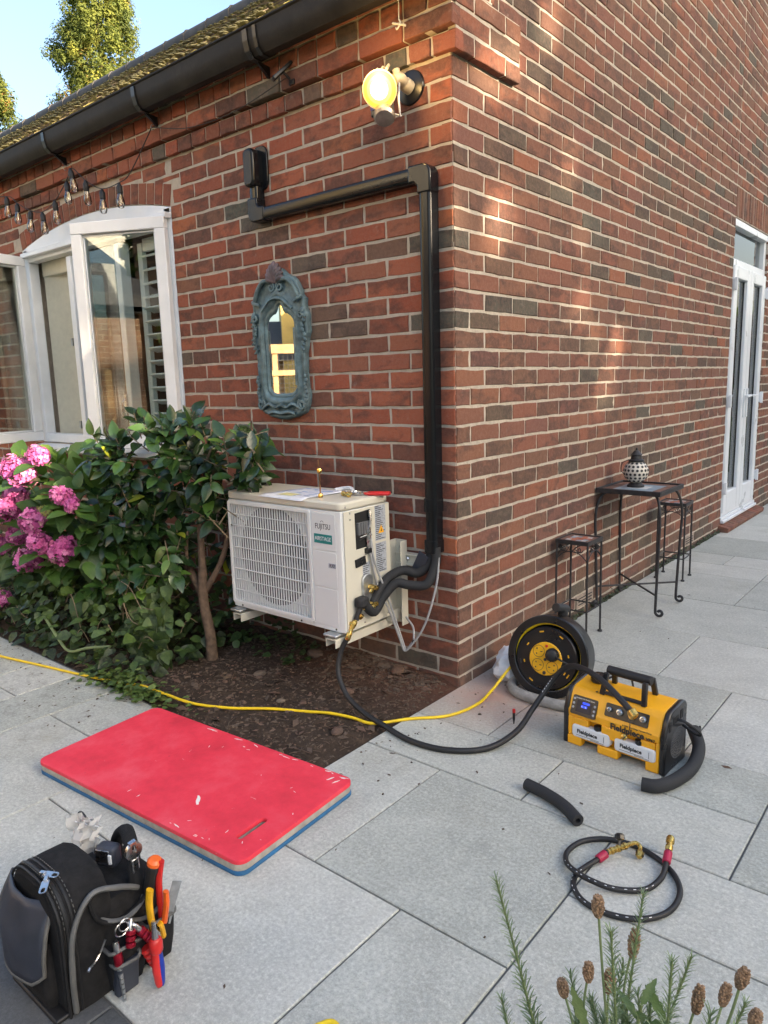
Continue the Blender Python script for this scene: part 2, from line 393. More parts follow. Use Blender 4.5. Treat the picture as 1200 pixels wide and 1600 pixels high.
M['rubber'] = mat('rubber', (.012, .012, .013), .55, var=.2)
M['foam'] = mat('foam', (.017, .018, .02), .75, var=.2, bmp=.001, bscale=300)
M['ac_white'] = mat('ac_white', (.68, .70, .69), .38, var=.025, scale=5, dirt=.05, dirtcol=(.42, .39, .33))
M['ac_cream'] = mat('ac_cream', (.6, .575, .48), .4, var=.03, scale=5, dirt=.06, dirtcol=(.36, .33, .26))
M['dark'] = mat('hole_shade', (.008, .008, .009), .8)  # near-black standing in for the shade inside slots, bores and openings
M['fan_grey'] = mat('fan_grey', (.12, .122, .125), .5)
M['fan_dark'] = mat('fan_dark', (.045, .046, .048), .6)
M['ink'] = mat('ink', (.03, .03, .032), .5)
M['teal'] = mat('teal_badge', (.005, .2, .19), .4)
M['label_grey'] = mat('label_grey', (.38, .41, .46), .4, var=.3, scale=120)
M['brass'] = mat('brass', (.62, .42, .12), .28, 1.0, var=.15, scale=90, bmp=.0006)
M['steel'] = mat('steel', (.52, .52, .53), .28, 1.0, var=.15, scale=60)
M['zinc'] = mat('zinc', (.5, .52, .53), .4, .9, var=.2, scale=50)
M['copper'] = mat('copper', (.6, .32, .2), .3, 1.0)
M['grey_pvc'] = mat('grey_pvc', (.36, .36, .36), .4, var=.1)
M['red_plastic'] = mat('red_plastic', (.55, .022, .02), .35)
M['orange_plastic'] = mat('orange_plastic', (.8, .14, .02), .35)
M['yellow_plastic'] = mat('yellow_plastic', (.9, .42, .012), .38, var=.08, scale=12, dirt=.04, dirtcol=(.4, .2, .03))
M['reel_yellow'] = mat('reel_yellow', (.76, .4, .012), .4, dirt=.08, dirtcol=(.25, .14, .03))
M['cable_yellow'] = mat('cable_yellow', (.78, .54, .008), .42, var=.1, dirt=.1, dirtcol=(.3, .22, .05))
M['blue_plastic'] = mat('blue_plastic', (.012, .035, .3), .4)
M['bottle_white'] = mat('bottle_white', (.7, .72, .74), .35, var=.04)
M['silver_paint'] = mat('silver', (.6, .6, .6), .3, .6)
def mat_red():
    m = bpy.data.materials.new('kneel_red'); T, N, L = nodes(m); B = N['Principled BSDF']; p = posn(N)
    n = noise_n(N, L, p, 5, 6, .65); n2 = noise_n(N, L, p, 40, 5, .7); n3 = noise_n(N, L, p, 300, 3)
    c = ramp(N, n, L, [(.25, (.54, .026, .045)), (.5, (.74, .04, .068)), (.75, (.8, .1, .135))])
    c = mixc(N, L, mathn(N, L, 'MULTIPLY', mathn(N, L, 'SUBTRACT', n2, .64, clamp=True), 4, clamp=True), c, (.3, .02, .03))
    mp = N.new('ShaderNodeMapping'); mp.inputs['Scale'].default_value = (22, 60, 20); mp.inputs['Rotation'].default_value = (0, 0, .6); L.new(p, mp.inputs[0])
    n4 = noise_n(N, L, mp.outputs[0], 1, 4, .6); n5 = noise_n(N, L, p, 3.1, 3)
    f = mathn(N, L, 'MULTIPLY', mathn(N, L, 'SUBTRACT', n4, .69, clamp=True), 18, clamp=True)
    f = mathn(N, L, 'MULTIPLY', f, mathn(N, L, 'MULTIPLY', mathn(N, L, 'SUBTRACT', n5, .5, clamp=True), 8, clamp=True))
    c = mixc(N, L, f, c, (.72, .6, .58))
    L.new(c, B.inputs['Base Color']); B.inputs['Roughness'].default_value = .62; B.inputs['Specular IOR Level'].default_value = .35
    b = bump(N, L, n2, .0015); L.new(bump(N, L, n3, .0006, 1, b), B.inputs['Normal'])
    return m
M['kneel_red'] = mat_red()
M['kneel_grey'] = mat('kneel_grey', (.36, .34, .29), .8, var=.25, scale=25, dirt=.3, bmp=.001)
M['kneel_blue'] = mat('kneel_blue', (.02, .12, .27), .7, var=.2, dirt=.2)
M['scuff'] = mat('scuff', (.75, .7, .66), .7)
M['canvas'] = mat('canvas_black', (.012, .012, .013), .88, spec=.25, var=.45, scale=60, bmp=.0012, bscale=700, dirt=.2, dirtcol=(.06, .055, .05))
M['vinyl'] = mat('vinyl_navy', (.032, .038, .055), .5, var=.25, scale=10, dirt=.25, dirtcol=(.075, .07, .065), bmp=.0015, bscale=25)
M['piping'] = mat('piping_grey', (.11, .11, .105), .7, var=.2, dirt=.2)
M['iron'] = mat('wrought_iron', (.04, .04, .042), .55, .4, var=.35, scale=40, dirt=.35, dirtcol=(.1, .055, .035), bmp=.0015, bscale=120)
M['tile_blue'] = mat('tile_blue', (.22, .31, .38), .35, var=.2)
M['tile_white'] = mat('tile_white', (.55, .56, .55), .35, var=.15)
M['tile_terra'] = mat('tile_terra', (.42, .13, .07), .4, var=.25)
M['tile_brown'] = mat('tile_brown', (.17, .09, .065), .45, var=.3)
M['ceramic'] = mat('ceramic_white', (.62, .58, .5), .35, var=.1)
M['verdigris'] = mat('verdigris', (.11, .17, .185), .52, .15, var=.45, scale=26, dirt=.7, dirtcol=(.16, .2, .2), bmp=.003, bscale=55)
M['verdigris_rust'] = mat('verdigris_rust', (.15, .11, .12), .55, .2, var=.4, scale=30, dirt=.5, dirtcol=(.06, .1, .1), bmp=.002, bscale=70)
M['cement'] = mat('cement', (.3, .3, .29), .9, var=.3, scale=20, bmp=.006, bscale=40)
M['paper'] = mat('paper', (.66, .68, .74), .8, var=.1)
M['paper_print'] = mat('paper_print', (.3, .4, .62), .8, var=.3)
M['paper_yellow'] = mat('paper_yellow', (.7, .66, .3), .8)
M['lamp_cream'] = mat('lamp_cream', (.56, .46, .3), .45, var=.1, dirt=.1)
M['pewter'] = mat('pewter', (.32, .29, .26), .35, .8, var=.2)
M['purple'] = mat('purple_sticker', (.08, .06, .32), .4)
def emit(name, col, s):
    m = bpy.data.materials.new(name); T, N, L = nodes(m); B = N['Principled BSDF']
    B.inputs['Base Color'].default_value = (*col, 1); B.inputs['Emission Color'].default_value = (*col, 1); B.inputs['Emission Strength'].default_value = s
    return m
M['lamp_core'] = emit('lamp_core', (1, .84, .4), .9)
M['lamp_mid'] = emit('lamp_mid', (1, .66, .12), .42)
M['lamp_rim'] = emit('lamp_rim', (1, .58, .06), .36)
M['screen'] = emit('screen_blue', (.02, .06, .75), .35)
M['screen_off'] = mat('screen_dark', (.012, .014, .03), .15)
def glass(name, tint=(.9, .95, .93), rough=0.0):
    m = bpy.data.materials.new(name); T, N, L = nodes(m); B = N['Principled BSDF']
    tr = N.new('ShaderNodeBsdfTransparent'); tr.inputs[0].default_value = (*tint, 1)
    gl = N.new('ShaderNodeBsdfGlossy'); gl.inputs['Roughness'].default_value = rough
    fr = N.new('ShaderNodeFresnel'); fr.inputs[0].default_value = 1.6
    p = posn(N)
    f = mathn(N, L, 'ADD', mathn(N, L, 'MULTIPLY', fr.outputs[0], 1.3), .035, clamp=True)
    L.new(bump(N, L, noise_n(N, L, p, 2.5, 1), .0006), gl.inputs['Normal'])
    mx = N.new('ShaderNodeMixShader'); L.new(f, mx.inputs[0]); L.new(tr.outputs[0], mx.inputs[1]); L.new(gl.outputs[0], mx.inputs[2])
    L.new(mx.outputs[0], N['Material Output'].inputs[0]); N.remove(B)
    return m
M['glass'] = glass('window_glass')
M['bulb_glass'] = glass('bulb_glass', (.97, .97, .95))
def film():
    m = bpy.data.materials.new('clear_film'); T, N, L = nodes(m); B = N['Principled BSDF']; B.inputs['Base Color'].default_value = (.62, .61, .58, 1); B.inputs['Roughness'].default_value = .3
    tr = N.new('ShaderNodeBsdfTransparent'); mx = N.new('ShaderNodeMixShader'); mx.inputs[0].default_value = .5
    L.new(tr.outputs[0], mx.inputs[1]); L.new(B.outputs[0], mx.inputs[2]); L.new(mx.outputs[0], N['Material Output'].inputs[0]); return m
M['film'] = film()
def mirror_m():
    m = bpy.data.materials.new('mirror_glass'); T, N, L = nodes(m); B = N['Principled BSDF']
    B.inputs['Base Color'].default_value = (.86, .87, .85, 1); B.inputs['Metallic'].default_value = 1; B.inputs['Roughness'].default_value = .015
    return m
M['mirror'] = mirror_m()
def moss_roof():
    m = bpy.data.materials.new('roof_tile'); T, N, L = nodes(m); B = N['Principled BSDF']; p = posn(N); t = tone_attr(N, L)
    c = ramp(N, t, L, [(0, (.09, .07, .06)), (.5, (.14, .1, .075)), (1, (.2, .15, .1))])
    n = noise_n(N, L, p, 7, 6, .7); n2 = noise_n(N, L, p, 60, 4, .7)
    c = mixc(N, L, mathn(N, L, 'MULTIPLY', mathn(N, L, 'SUBTRACT', n, .46, clamp=True), 9, clamp=True), c, mixc(N, L, n2, (.1, .11, .025), (.36, .3, .09)))
    L.new(c, B.inputs['Base Color']); B.inputs['Roughness'].default_value = .95
    b = bump(N, L, n, .03); L.new(bump(N, L, n2, .012, 1, b), B.inputs['Normal'])
    return m
M['roof'] = moss_roof()
M['ridge'] = mat('ridge_dark', (.06, .056, .055), .8, var=.3, scale=8, bmp=.004, bscale=30)
M['vent'] = mat('air_vent', (.3, .24, .19), .9, var=.3, bmp=.002)
def far_brick(name, c1, c2, mo, sc=1.0):
    m = bpy.data.materials.new(name); T, N, L = nodes(m); B = N['Principled BSDF']
    tc = posn(N, True)
    b = N.new('ShaderNodeTexBrick'); b.inputs['Color1'].default_value = (*c1, 1); b.inputs['Color2'].default_value = (*c2, 1); b.inputs['Mortar'].default_value = (*mo, 1)
    b.inputs['Scale'].default_value = 1; b.inputs['Brick Width'].default_value = .225 * sc; b.inputs['Row Height'].default_value = .075 * sc; b.inputs['Mortar Size'].default_value = .006 * sc
    L.new(tc, b.inputs['Vector']); n = noise_n(N, L, tc, 8, 5)
    L.new(mixc(N, L, n, b.outputs[0], mixc(N, L, .5, b.outputs[0], (.3, .2, .1))), B.inputs['Base Color']); B.inputs['Roughness'].default_value = .9
    return m
M['far_brick'] = far_brick('far_brick', (.38, .2, .12), (.28, .15, .1), (.5, .42, .32))
M['far_render'] = mat('far_render', (.72, .70, .62), .9, var=.08, scale=6, bmp=.004, bscale=40)
M['far_yellow'] = mat('far_yellow', (.55, .4, .13), .9, var=.12, scale=6, bmp=.004, bscale=40)
M['far_roof'] = mat('far_roof', (.06, .062, .07), .7, var=.2, scale=10)
M['timber'] = mat('timber', (.38, .24, .12), .8, var=.25, scale=12)
M['grass'] = mat('grass_ground', (.05, .08, .025), .95, var=.35, scale=4, bmp=.02, bscale=30)
# ------------------------------------------------------------------ ground, patio, bed
g = MB(); g.add([(-1200, -1200, -.09), (1200, -1200, -.09), (1200, 1200, -.09), (-1200, 1200, -.09)], [(0, 1, 2, 3)])
tag(g.build('ground', M['grass']), 'lawn and earth lying under and round the patio', kind='structure')

def GX(i): return .022 + .2985 * i
def GY(j): return (.299 if j >= 0 else .2948) * j
patio = MB()
for (x0, x1, y0, y1) in ((GX(-20), GX(0) - .004, GY(-8), GY(-3) + .01), (-.002, GX(9), GY(-8), 0), (.004, GX(9), 0, GY(26))):
    patio.add([(x0, y0, -.006 - .0005 * (x0 < -1)), (x1, y0, -.006 - .0005 * (x0 < -1)), (x1, y1, -.006 - .0005 * (x0 < -1)), (x0, y1, -.006 - .0005 * (x0 < -1))], [(0, 1, 2, 3)])
patio_o = tag(patio.build('patio', M['grout']), 'grey porcelain patio with dark narrow joints', kind='structure')
occ = {}
def inside(i, j):
    if i < 0 and -3 <= j: return False      # flower bed and house
    if i < 0 and j >= 0: return False
    return -18 <= i < 9 and -8 <= j < 26
SL = [(0, 2, -6, -4), (2, 3, -6, -4), (1, 3, -4, -2), (0, 1, -4, -2), (3, 5, -3, -2), (3, 5, -5, -3), (0, 2, -2, -1), (2, 4, -2, -1),
      (0, 1, -1, 1), (1, 3, -1, 2), (3, 4, -1, 0), (3, 5, 0, 2), (0, 2, 2, 4), (2, 4, 2, 4), (0, 3, 4, 6), (0, 2, 6, 8), (2, 4, 6, 8), (0, 2, 8, 9),
      (2, 4, 8, 9), (0, 1, 9, 10), (1, 3, 9, 10), (0, 2, 10, 12), (2, 4, 10, 12), (0, 1, 1, 2), (3, 5, 4, 6), (4, 6, 2, 4), (4, 6, -2, 0), (4, 5, -1, 0),
      (-5, -4, -5, -3), (-4, -2, -4, -3), (-4, -2, -6, -4), (-2, 0, -5, -3), (-2, 0, -6, -5), (-6, -5, -4, -3), (-8, -6, -4, -3), (-6, -5, -6, -4), (-5, -4, -6, -5), (-8, -6, -6, -4)]
slabs = []
def claim(a, b, c, d):
    cells = [(i, j) for i in range(a, b) for j in range(c, d)]
    if any((q in occ) or not inside(*q) for q in cells): return False
    for q in cells: occ[q] = 1
    slabs.append((a, b, c, d)); return True
for s_ in SL: claim(*s_)
r_s = random.Random(3)
for j in range(-8, 26):
    for i in range(-18, 9):
        if (i, j) in occ or not inside(i, j): continue
        opts = [(2, 2), (3, 2), (2, 1), (1, 2), (2, 3)]; r_s.shuffle(opts)
        for w, h in opts + [(1, 1)]:
            if j < -6 and (j + h > -6 or h > 2): continue
            if claim(i, i + w, j, j + h): break
for (a, b, c, d) in slabs:
    x0, x1, y0, y1 = GX(a) + .0028, GX(b) - .0028, GY(c) + .0028, GY(d) - .0028
    if a == 0: x0 = .012 if c >= 0 else .003
    if b == 0 and d == -3: pass
    if y1 > 0 > y0 and a == 0: pass
    w, h = x1 - x0, y1 - y0; e = .0025
    mb = MB()
    top = [(-w / 2 + e, -h / 2 + e, 0), (w / 2 - e, -h / 2 + e, 0), (w / 2 - e, h / 2 - e, 0), (-w / 2 + e, h / 2 - e, 0)]
    mid = [(-w / 2, -h / 2, -.0025), (w / 2, -h / 2, -.0025), (w / 2, h / 2, -.0025), (-w / 2, h / 2, -.0025)]
    bot = [(x, y, -.02) for x, y, _ in mid]
    mb.add(top + mid + bot, [(0, 1, 2, 3)] + [(4 + k, 4 + (k + 1) % 4, (k + 1) % 4, k) for k in range(4)] + [(8 + k, 8 + (k + 1) % 4, 4 + (k + 1) % 4, 4 + k) for k in range(4)])
    o = mb.build('paving_slab', M['slab_dark'] if d <= -6 else M['slab'], patio_o, loc=((x0 + x1) / 2, (y0 + y1) / 2, r_s.uniform(-.0008, .0008)), smooth=0)
    o['tone'] = {(1, 3, -4, -2): .2, (0, 1, -4, -2): .62, (0, 2, -6, -4): .95, (2, 3, -6, -4): .5, (2, 4, -2, -1): .6, (3, 5, -3, -2): .75, (3, 5, -5, -3): .55, (0, 2, -2, -1): .45, (1, 3, -1, 2): .3, (-4, -2, -6, -4): .6, (-2, 0, -6, -5): .75, (-4, -2, -4, -3): .42}.get((a, b, c, d), r_s.random())

# soil bed
nx, ny = 150, 44
X0, X1, Y0, Y1 = -6.0, .016, -.888, .02
def soil_z(x, y):
    n = noise.fractal(Vector((x * 5, y * 5, 2)), 1.0, 2.0, 5) * .016 + noise.noise(Vector((x * 1.7, y * 2, 0))) * .02
    edge = min((y - Y0) / .12, (X1 - x) / .12, 1); edge = max(0, edge)
    wall = math.exp(-((y + .05) / .16) ** 2) * .02 + math.exp(-(((x + .45) / .3) ** 2 + ((y + .12) / .12) ** 2)) * .045
    return -.018 + edge * (.022 + n + wall)
sb = MB()
vs_ = [(X0 + (X1 - X0) * i / nx, Y0 + (Y1 - Y0) * j / ny) for j in range(ny + 1) for i in range(nx + 1)]
sb.add([(x, y, soil_z(x, y)) for x, y in vs_], [(j * (nx + 1) + i, j * (nx + 1) + i + 1, (j + 1) * (nx + 1) + i + 1, (j + 1) * (nx + 1) + i) for j in range(ny) for i in range(nx)])
tag(sb.build('flower_bed', M['soil'], smooth=180), 'dark bare soil bed at the foot of the front wall', kind='structure')
sb2 = MB(); sb2.add([(1.05, -3.6, -.003), (4.5, -3.6, -.003), (4.5, -1.42, -.003), (1.05, -1.42, -.003)], [(0, 1, 2, 3)])
# litter: bark, twigs, clods, brick crumbs
lt = MB(); rl = random.Random(11)
for k in range(5200):
    x = rl.uniform(-1.75, -.02); y = rl.uniform(-.86, -.03)
    if rl.random() < .25: x = rl.uniform(-.6, -.05); y = -abs(rl.gauss(0, .12)) - .03
    z = soil_z(x, y); s = rl.uniform(.002, .0085) * (2.2 if rl.random() < .06 else 1)
    m = Matrix.Translation((x, y, z + s * .2)) @ Matrix.Rotation(rl.uniform(0, 6.3), 4, 'Z') @ Matrix.Rotation(rl.uniform(-.6, .6), 4, 'X')
    q = rl.random()
    t = rl.random() * (.8 if y < -.3 else .55)
    if q < .52: lt.box((0, 0, 0), (s * 1.6, s, s * .5), 0, m, t, .6)
    elif q < .88: lt.add([(-s * 2, 0, 0), (0, -s * .8, s * .3), (s * 2, 0, .002), (0, s * .8, s * .35)], [(0, 1, 2, 3)], 0, m, t)
    else: lt.tube([(-s * 3, 0, 0), (0, s * .5, s * .3), (s * 3, 0, 0)], .0008 + s * .05, 4, 0, True, False, m, .25 + .65 * rl.random())
tag(lt.build('soil_litter', M['litter'], tone=True), 'twigs, dead leaves and brick crumbs scattered on the soil', kind='stuff')
for (x, y, a, s, t) in ((-.33, -.34, .4, .035, .5), (-.78, -.42, 1.2, .03, .9), (-.12, -.62, 2, .03, .42), (-.7, -.15, .2, .045, .45), (-.25, -.1, 1.9, .04, .4), (-.5, -.55, .9, .02, .95)):
    b = MB(); z = soil_z(x, y)
    b.ball((0, 0, 0), s, 6, 0, (1, .75, .45))
    o = b.build('soil_clod', M['litter'], loc=(x, y, z + s * .2), smooth=20); o.rotation_euler = (0, 0, a); o['tone'] = t
    tag(o, None, 'clod')
CL = [o for o in COL.objects if o.name.startswith('soil_clod')]
for o, l in zip(CL, ('reddish clod of earth under the middle of the air conditioner', 'small pale stone on the soil near the shrub trunk', 'brown lump of bark near the patio corner of the soil bed', 'larger brown clod against the wall behind the air conditioner', 'reddish brick lump by the wall under the hose', 'small whitish stone in the middle of the bare soil')):
    o['label'] = l

# ------------------------------------------------------------------ the house
house = empty('brick_house', (0, 0, 0), 0, 'red brick house corner with white windows, black gutter and mossy tiled roof', 'house')
J = lambda k: .04 + .075 * k
def wall_frame(side):
    if side == 'front': return Vector((-1, 0, 0)), Vector((0, -1, 0))
    return Vector((0, 1, 0)), Vector((1, 0, 0))
Z3 = Vector((0, 0, 1))
def brick_geo(mb, side, u0, u1, z0, z1, out=0.0, depth=.05, mt=0, tone=0.0, rr=rnd, origin=Vector((0, 0, 0))):
    U, Nn = wall_frame(side)
    cu, cz = (u0 + u1) / 2, (z0 + z1) / 2; w, h = (u1 - u0) / 2 - .0006, (z1 - z0) / 2 - .0008
    nu = 4 if (u1 - u0) > .15 else 2; nz = 1
    per = []
    for k in range(nu): per.append((-w + 2 * w * k / nu, -h))
    for k in range(nz + 1): per.append((w, -h + 2 * h * k / (nz + 1)))
    for k in range(nu): per.append((w - 2 * w * k / nu, h))
    for k in range(nz + 1): per.append((-w, h - 2 * h * k / (nz + 1)))
    wob = .0023
    per = [(a + rr.uniform(-wob, wob), b + rr.uniform(-wob, wob)) for a, b in per]
    if rr.random() < .14:
        q_ = rr.randrange(len(per)); c_ = rr.uniform(.86, .95); per[q_] = (per[q_][0] * (c_ if abs(per[q_][0]) > w * .9 else 1), per[q_][1] * c_)
    tilt = rr.uniform(-.0012, .0012); ti2 = rr.uniform(-.0012, .0012); po = rr.uniform(-.0012, .0014)
    n = len(per); c = .0026
    front = []
    for a, b in per:
        fa = a - math.copysign(c, a) if abs(a) > c else a; fb = b - math.copysign(c, b) if abs(b) > c else b
        front.append((fa, fb, out + po + tilt * a / w + ti2 * b / h))
    rim = [(a, b, out + po - .003) for a, b in per]
    back = [(a, b, out - depth) for a, b in per]
    P = lambda q: origin + U * q[0] + Z3 * q[1] + Nn * q[2]
    base = U * cu + Z3 * cz if origin is not None else Vector()
    vs = [P(q) for q in front + rim + back]
    fs = [tuple(range(n))] + [(n + k, n + (k + 1) % n, (k + 1) % n, k) for k in range(n)] + [(2 * n + k, 2 * n + (k + 1) % n, n + (k + 1) % n, n + k) for k in range(n)]
    if side == 'front': fs = [f[::-1] for f in fs]
    return vs, fs, base
# --- collect bricks: (side, u0,u1,z0,z1,out,tone)
BR = []
H = .033
WIN_L, WIN_R, WIN_B, SPR = 3.48, 1.78, .93, 2.212
RISE = .098; HW = (WIN_L - WIN_R) / 2; ARC_R = (HW * HW + RISE * RISE) / (2 * RISE); ARC_CU = (WIN_L + WIN_R) / 2; ARC_CZ = SPR + RISE - ARC_R
def arc_z(u, r): 
    d = r * r - (u - ARC_CU) ** 2
    return ARC_CZ + math.sqrt(d) if d > 0 else -9
DOOR0, DOOR1, DOORT = 3.81, 4.885, 2.44
def tone_front(): 
    q = rnd.random()
    return min(1, max(0, rnd.betavariate(1.6, 1.6) * .86 if q < .93 else rnd.uniform(.88, 1)))
def tone_side():
    q = rnd.random()
    return rnd.uniform(.1, .84) if q < .86 else rnd.choice((rnd.uniform(0, .08), rnd.uniform(.9, 1)))
def cut(seg, a, b):
    """remove [a,b] from segment"""
    u0, u1 = seg
    out = []
    if u0 < a: out.append((u0, min(u1, a)))
    if u1 > b: out.append((max(u0, b), u1))
    return [q for q in out if q[1] - q[0] > .025]
def course(side, k, ulen, first, breaks=()):
    segs = []; u = .0; w = .1025 if first == 'h' else .215
    while u < ulen:
        segs.append((u if u > 0 else .0042, min(u + w, ulen))); u += w + .01; w = .215
    return segs
quoin = {k: (rnd.uniform(.1, .84) if rnd.random() < .82 else rnd.choice((.02, .97))) for k in range(-1, 40)}
# front wall
for k in range(-1, 32):
    z0, z1 = J(k) + .005, J(k) + .07
    first = 's' if k % 2 else 'h'      # odd course: stretcher on the front, header on the side
    for (u0, u1) in course('front', k, 9.6, first):
        segs = [(u0, u1)]
        if z1 > WIN_B + .0 and z0 < SPR: segs = [q for s_ in segs for q in cut(s_, WIN_R - .001, WIN_L + .001)]
        elif z0 < WIN_B and z1 > WIN_B: pass
        for (a, b) in segs:
            zz0, zz1 = z0, z1
            if b > WIN_R - .05 and a < WIN_L + .05 and z1 > SPR:
                top = max(arc_z(min(max((a + b) / 2, WIN_R - .04), WIN_L + .04), ARC_R + .113), SPR if False else 0)
                m_ = (a + b) / 2
                if WIN_R - .03 < m_ < WIN_L + .03:
                    if zz1 < top + .01: continue
                    zz0 = max(zz0, top + .004)
                    if zz1 - zz0 < .018: continue
                elif a < WIN_L + .03 and b > WIN_R - .03:
                    if m_ < WIN_R: b = min(b, WIN_R - .03)
                    else: a = max(a, WIN_L + .03)
                    if b - a < .03: continue
            BR.append(['front', a, b, zz0, zz1, 0.0, quoin[k] if a < .01 else tone_front()])
# corbel courses at the eaves: dentil headers, then stretchers, oversailing
def eaves(k, out, pitch, off):
    u = -off; i = 0
    while u < 9.6:
        w = pitch - .01
        BR.append(['front', u, u + w, J(k) + .005, J(k) + .07, out, tone_front()]); u += pitch
eaves(32, .020, .1125, .030); eaves(33, .042, .225, .030); eaves(34, .042, .1125, .030); eaves(35, .042, .225, .03)
# side wall
for k in range(-1, 88):
    z0, z1 = J(k) + .005, J(k) + .07
    first = 'h' if k % 2 else 's'
    lo = 0.0
    for (u0, u1) in course('side', k, 7.2, first):
        segs = [(u0, u1)]
        if z1 > .06 and z0 < DOORT + .002: segs = [q for s_ in segs for q in cut(s_, DOOR0, DOOR1)]
        elif z0 < DOORT + .226 and z1 > DOORT: segs = [q for s_ in segs for q in cut(s_, DOOR0, DOOR1 + .1)]
        elif z0 > DOORT + .2: segs = [q for s_ in segs for q in (cut(s_, DOOR0 - .004, DOOR0 + .006) if s_[0] < DOOR0 < s_[1] else [s_])]
        for (a, b) in segs:
            if z1 > 2.83 + .718 * ((a + b) / 2) + .02 and False: continue
            if k in (0, 1) and False: continue
            # air bricks
            if k == 0 and any(a < v + .2 and b > v for v in (1.12, 2.9)):
                segs2 = [q for v in (1.12, 2.9) if a < v + .215 and b > v for q in cut((a, b), v, v + .215)]
                for q in segs2: BR.append(['side', q[0], q[1], z0, z1, 0, tone_side()])
                continue
            BR.append(['side', a, b, z0, z1, 0.0, quoin.get(k, .5) if a < .01 else tone_side()])
# kneeler block on the side wall
for k, L_ in ((32, .45), (33, .45), (34, .45), (35, .25), (36, .14)):
    for (a, b) in course('side', k, L_, 'h' if k % 2 == 0 else 's'):
        BR.append(['side', a - (.0 if a else .02), b, J(k) + .005, J(k) + .07, .03, tone_side() if a > .05 else .74])
# soldier course above the french door
u = DOOR0 + .003
while u < DOOR1 + .09:
    BR.append(['side', u, u + .065, DOORT + .006, DOORT + .22, 0.0, rnd.uniform(.2, .6)]); u += .075
# order of size in the photograph decides which bricks are objects of their own
def scr(side, u, z):
    U, Nn = wall_frame(side); d = U * u + Z3 * z - CAM
    zc = d.dot(fw); return Vector((d.dot(r2) / zc, d.dot(u2) / zc)) if zc > .1 else Vector((9, 9))
def area(b):
    p = [scr(b[0], u, z) for u, z in ((b[1], b[3]), (b[2], b[3]), (b[2], b[4]), (b[1], b[4]))]
    c = (p[0] + p[2]) / 2
    if abs(c.x) > .55 or abs(c.y) > .72: return 0
    return abs(sum(p[i].x * p[(i + 1) % 4].y - p[(i + 1) % 4].x * p[i].y for i in range(4))) / 2
ar = sorted(range(len(BR)), key=lambda i: -area(BR[i]))
single = {}
for s_ in ('front', 'side'):
    single[s_] = set([i for i in ar if BR[i][0] == s_][:150])
def wall_body(side, polys, name, th=.27, back=.0032):
    """mortar body: front polygons in (u,z), extruded inward"""
    U, Nn = wall_frame(side); mb = MB()
    for poly in polys:
        n = len(poly)
        a = [U * u_ + Z3 * z_ - Nn * back for u_, z_ in poly]; b = [q - Nn * th for q in a]
        mb.add(a + b, [tuple(range(n)), tuple(range(2 * n - 1, n - 1, -1))] + [(k, n + k, n + (k + 1) % n, (k + 1) % n) for k in range(n)])
    return mb.build(name, M['mortar'], house, fix=True, smooth=0)
arcp = [(ARC_CU - HW + 2 * HW * i / 20,) for i in range(21)]
arcp = [(u_[0], arc_z(u_[0], ARC_R)) for u_ in arcp]
front = wall_body('front', [[(.0075, -.3), (WIN_R, -.3), (WIN_R, 2.66), (.0075, 2.66)], [(WIN_L, -.3), (14, -.3), (14, 2.66), (WIN_L, 2.66)],
                            [(WIN_R, -.3), (WIN_L, -.3), (WIN_L, WIN_B), (WIN_R, WIN_B)], arcp[::-1] + [(WIN_R, 2.66), (WIN_L, 2.66)]], 'front_wall')
cb = MB()                                         # oversailing mortar courses
cb.box((-7, .002, J(32) + .041), (14.05, .030, .064)); cb.box((-7, -.0035, J(33) + .116), (14.045, .062, .217))
cb.build('eaves_corbel', M['mortar'], house, smooth=0)
side = wall_body('side', [[(.0062, -.3), (DOOR0, -.3), (DOOR0, 5.92), (.0062, 2.93)], [(DOOR1, -.3), (8.4, -.3), (8.4, 5.9), (DOOR1, 5.9)],
                          [(DOOR0, -.3), (DOOR1, -.3), (DOOR1, .03), (DOOR0, .03)], [(DOOR0, DOORT), (DOOR1, DOORT), (DOOR1, 5.9), (DOOR0, 5.92)]], 'side_wall')
kn = MB(); kn.box((.0105, .216, J(32) + .116), (.033, .458, .214)); kn.box((.0115, .10, J(35) + .075), (.033, .27, .15))
kn.build('kneeler', M['mortar'], house, smooth=0)
rest = {'front': MB(), 'side': MB()}
pool = {}
rb = random.Random(5)
gable = lambda u_: 2.9 + .79 * u_
for i, b in enumerate(BR):
    s_, u0, u1, z0, z1, out, t = b
    if s_ == 'side' and z1 > min(5.9, gable(u0) + .06): continue
    par = front if s_ == 'front' else side
    if i in single[s_]:
        key = (s_, round(u1 - u0, 3), round(z1 - z0, 3), round(out, 3), rb.randrange(5))
        if key not in pool:
            vs_, fs_, base = brick_geo(None, s_, u0, u1, z0, z1, out)
            mb = MB(); mb.add(vs_, fs_); pool[key] = mb.mesh('brick', M['brick_' + s_], smooth=0)
        U, Nn = wall_frame(s_)
        o = put('brick', pool[key], par, loc=U * ((u0 + u1) / 2) + Z3 * ((z0 + z1) / 2)); o['tone'] = t
    else:
        vs_, fs_, base = brick_geo(None, s_, u0, u1, z0, z1, out)
        rest[s_].add([v + base for v in vs_], fs_, 0, None, t)
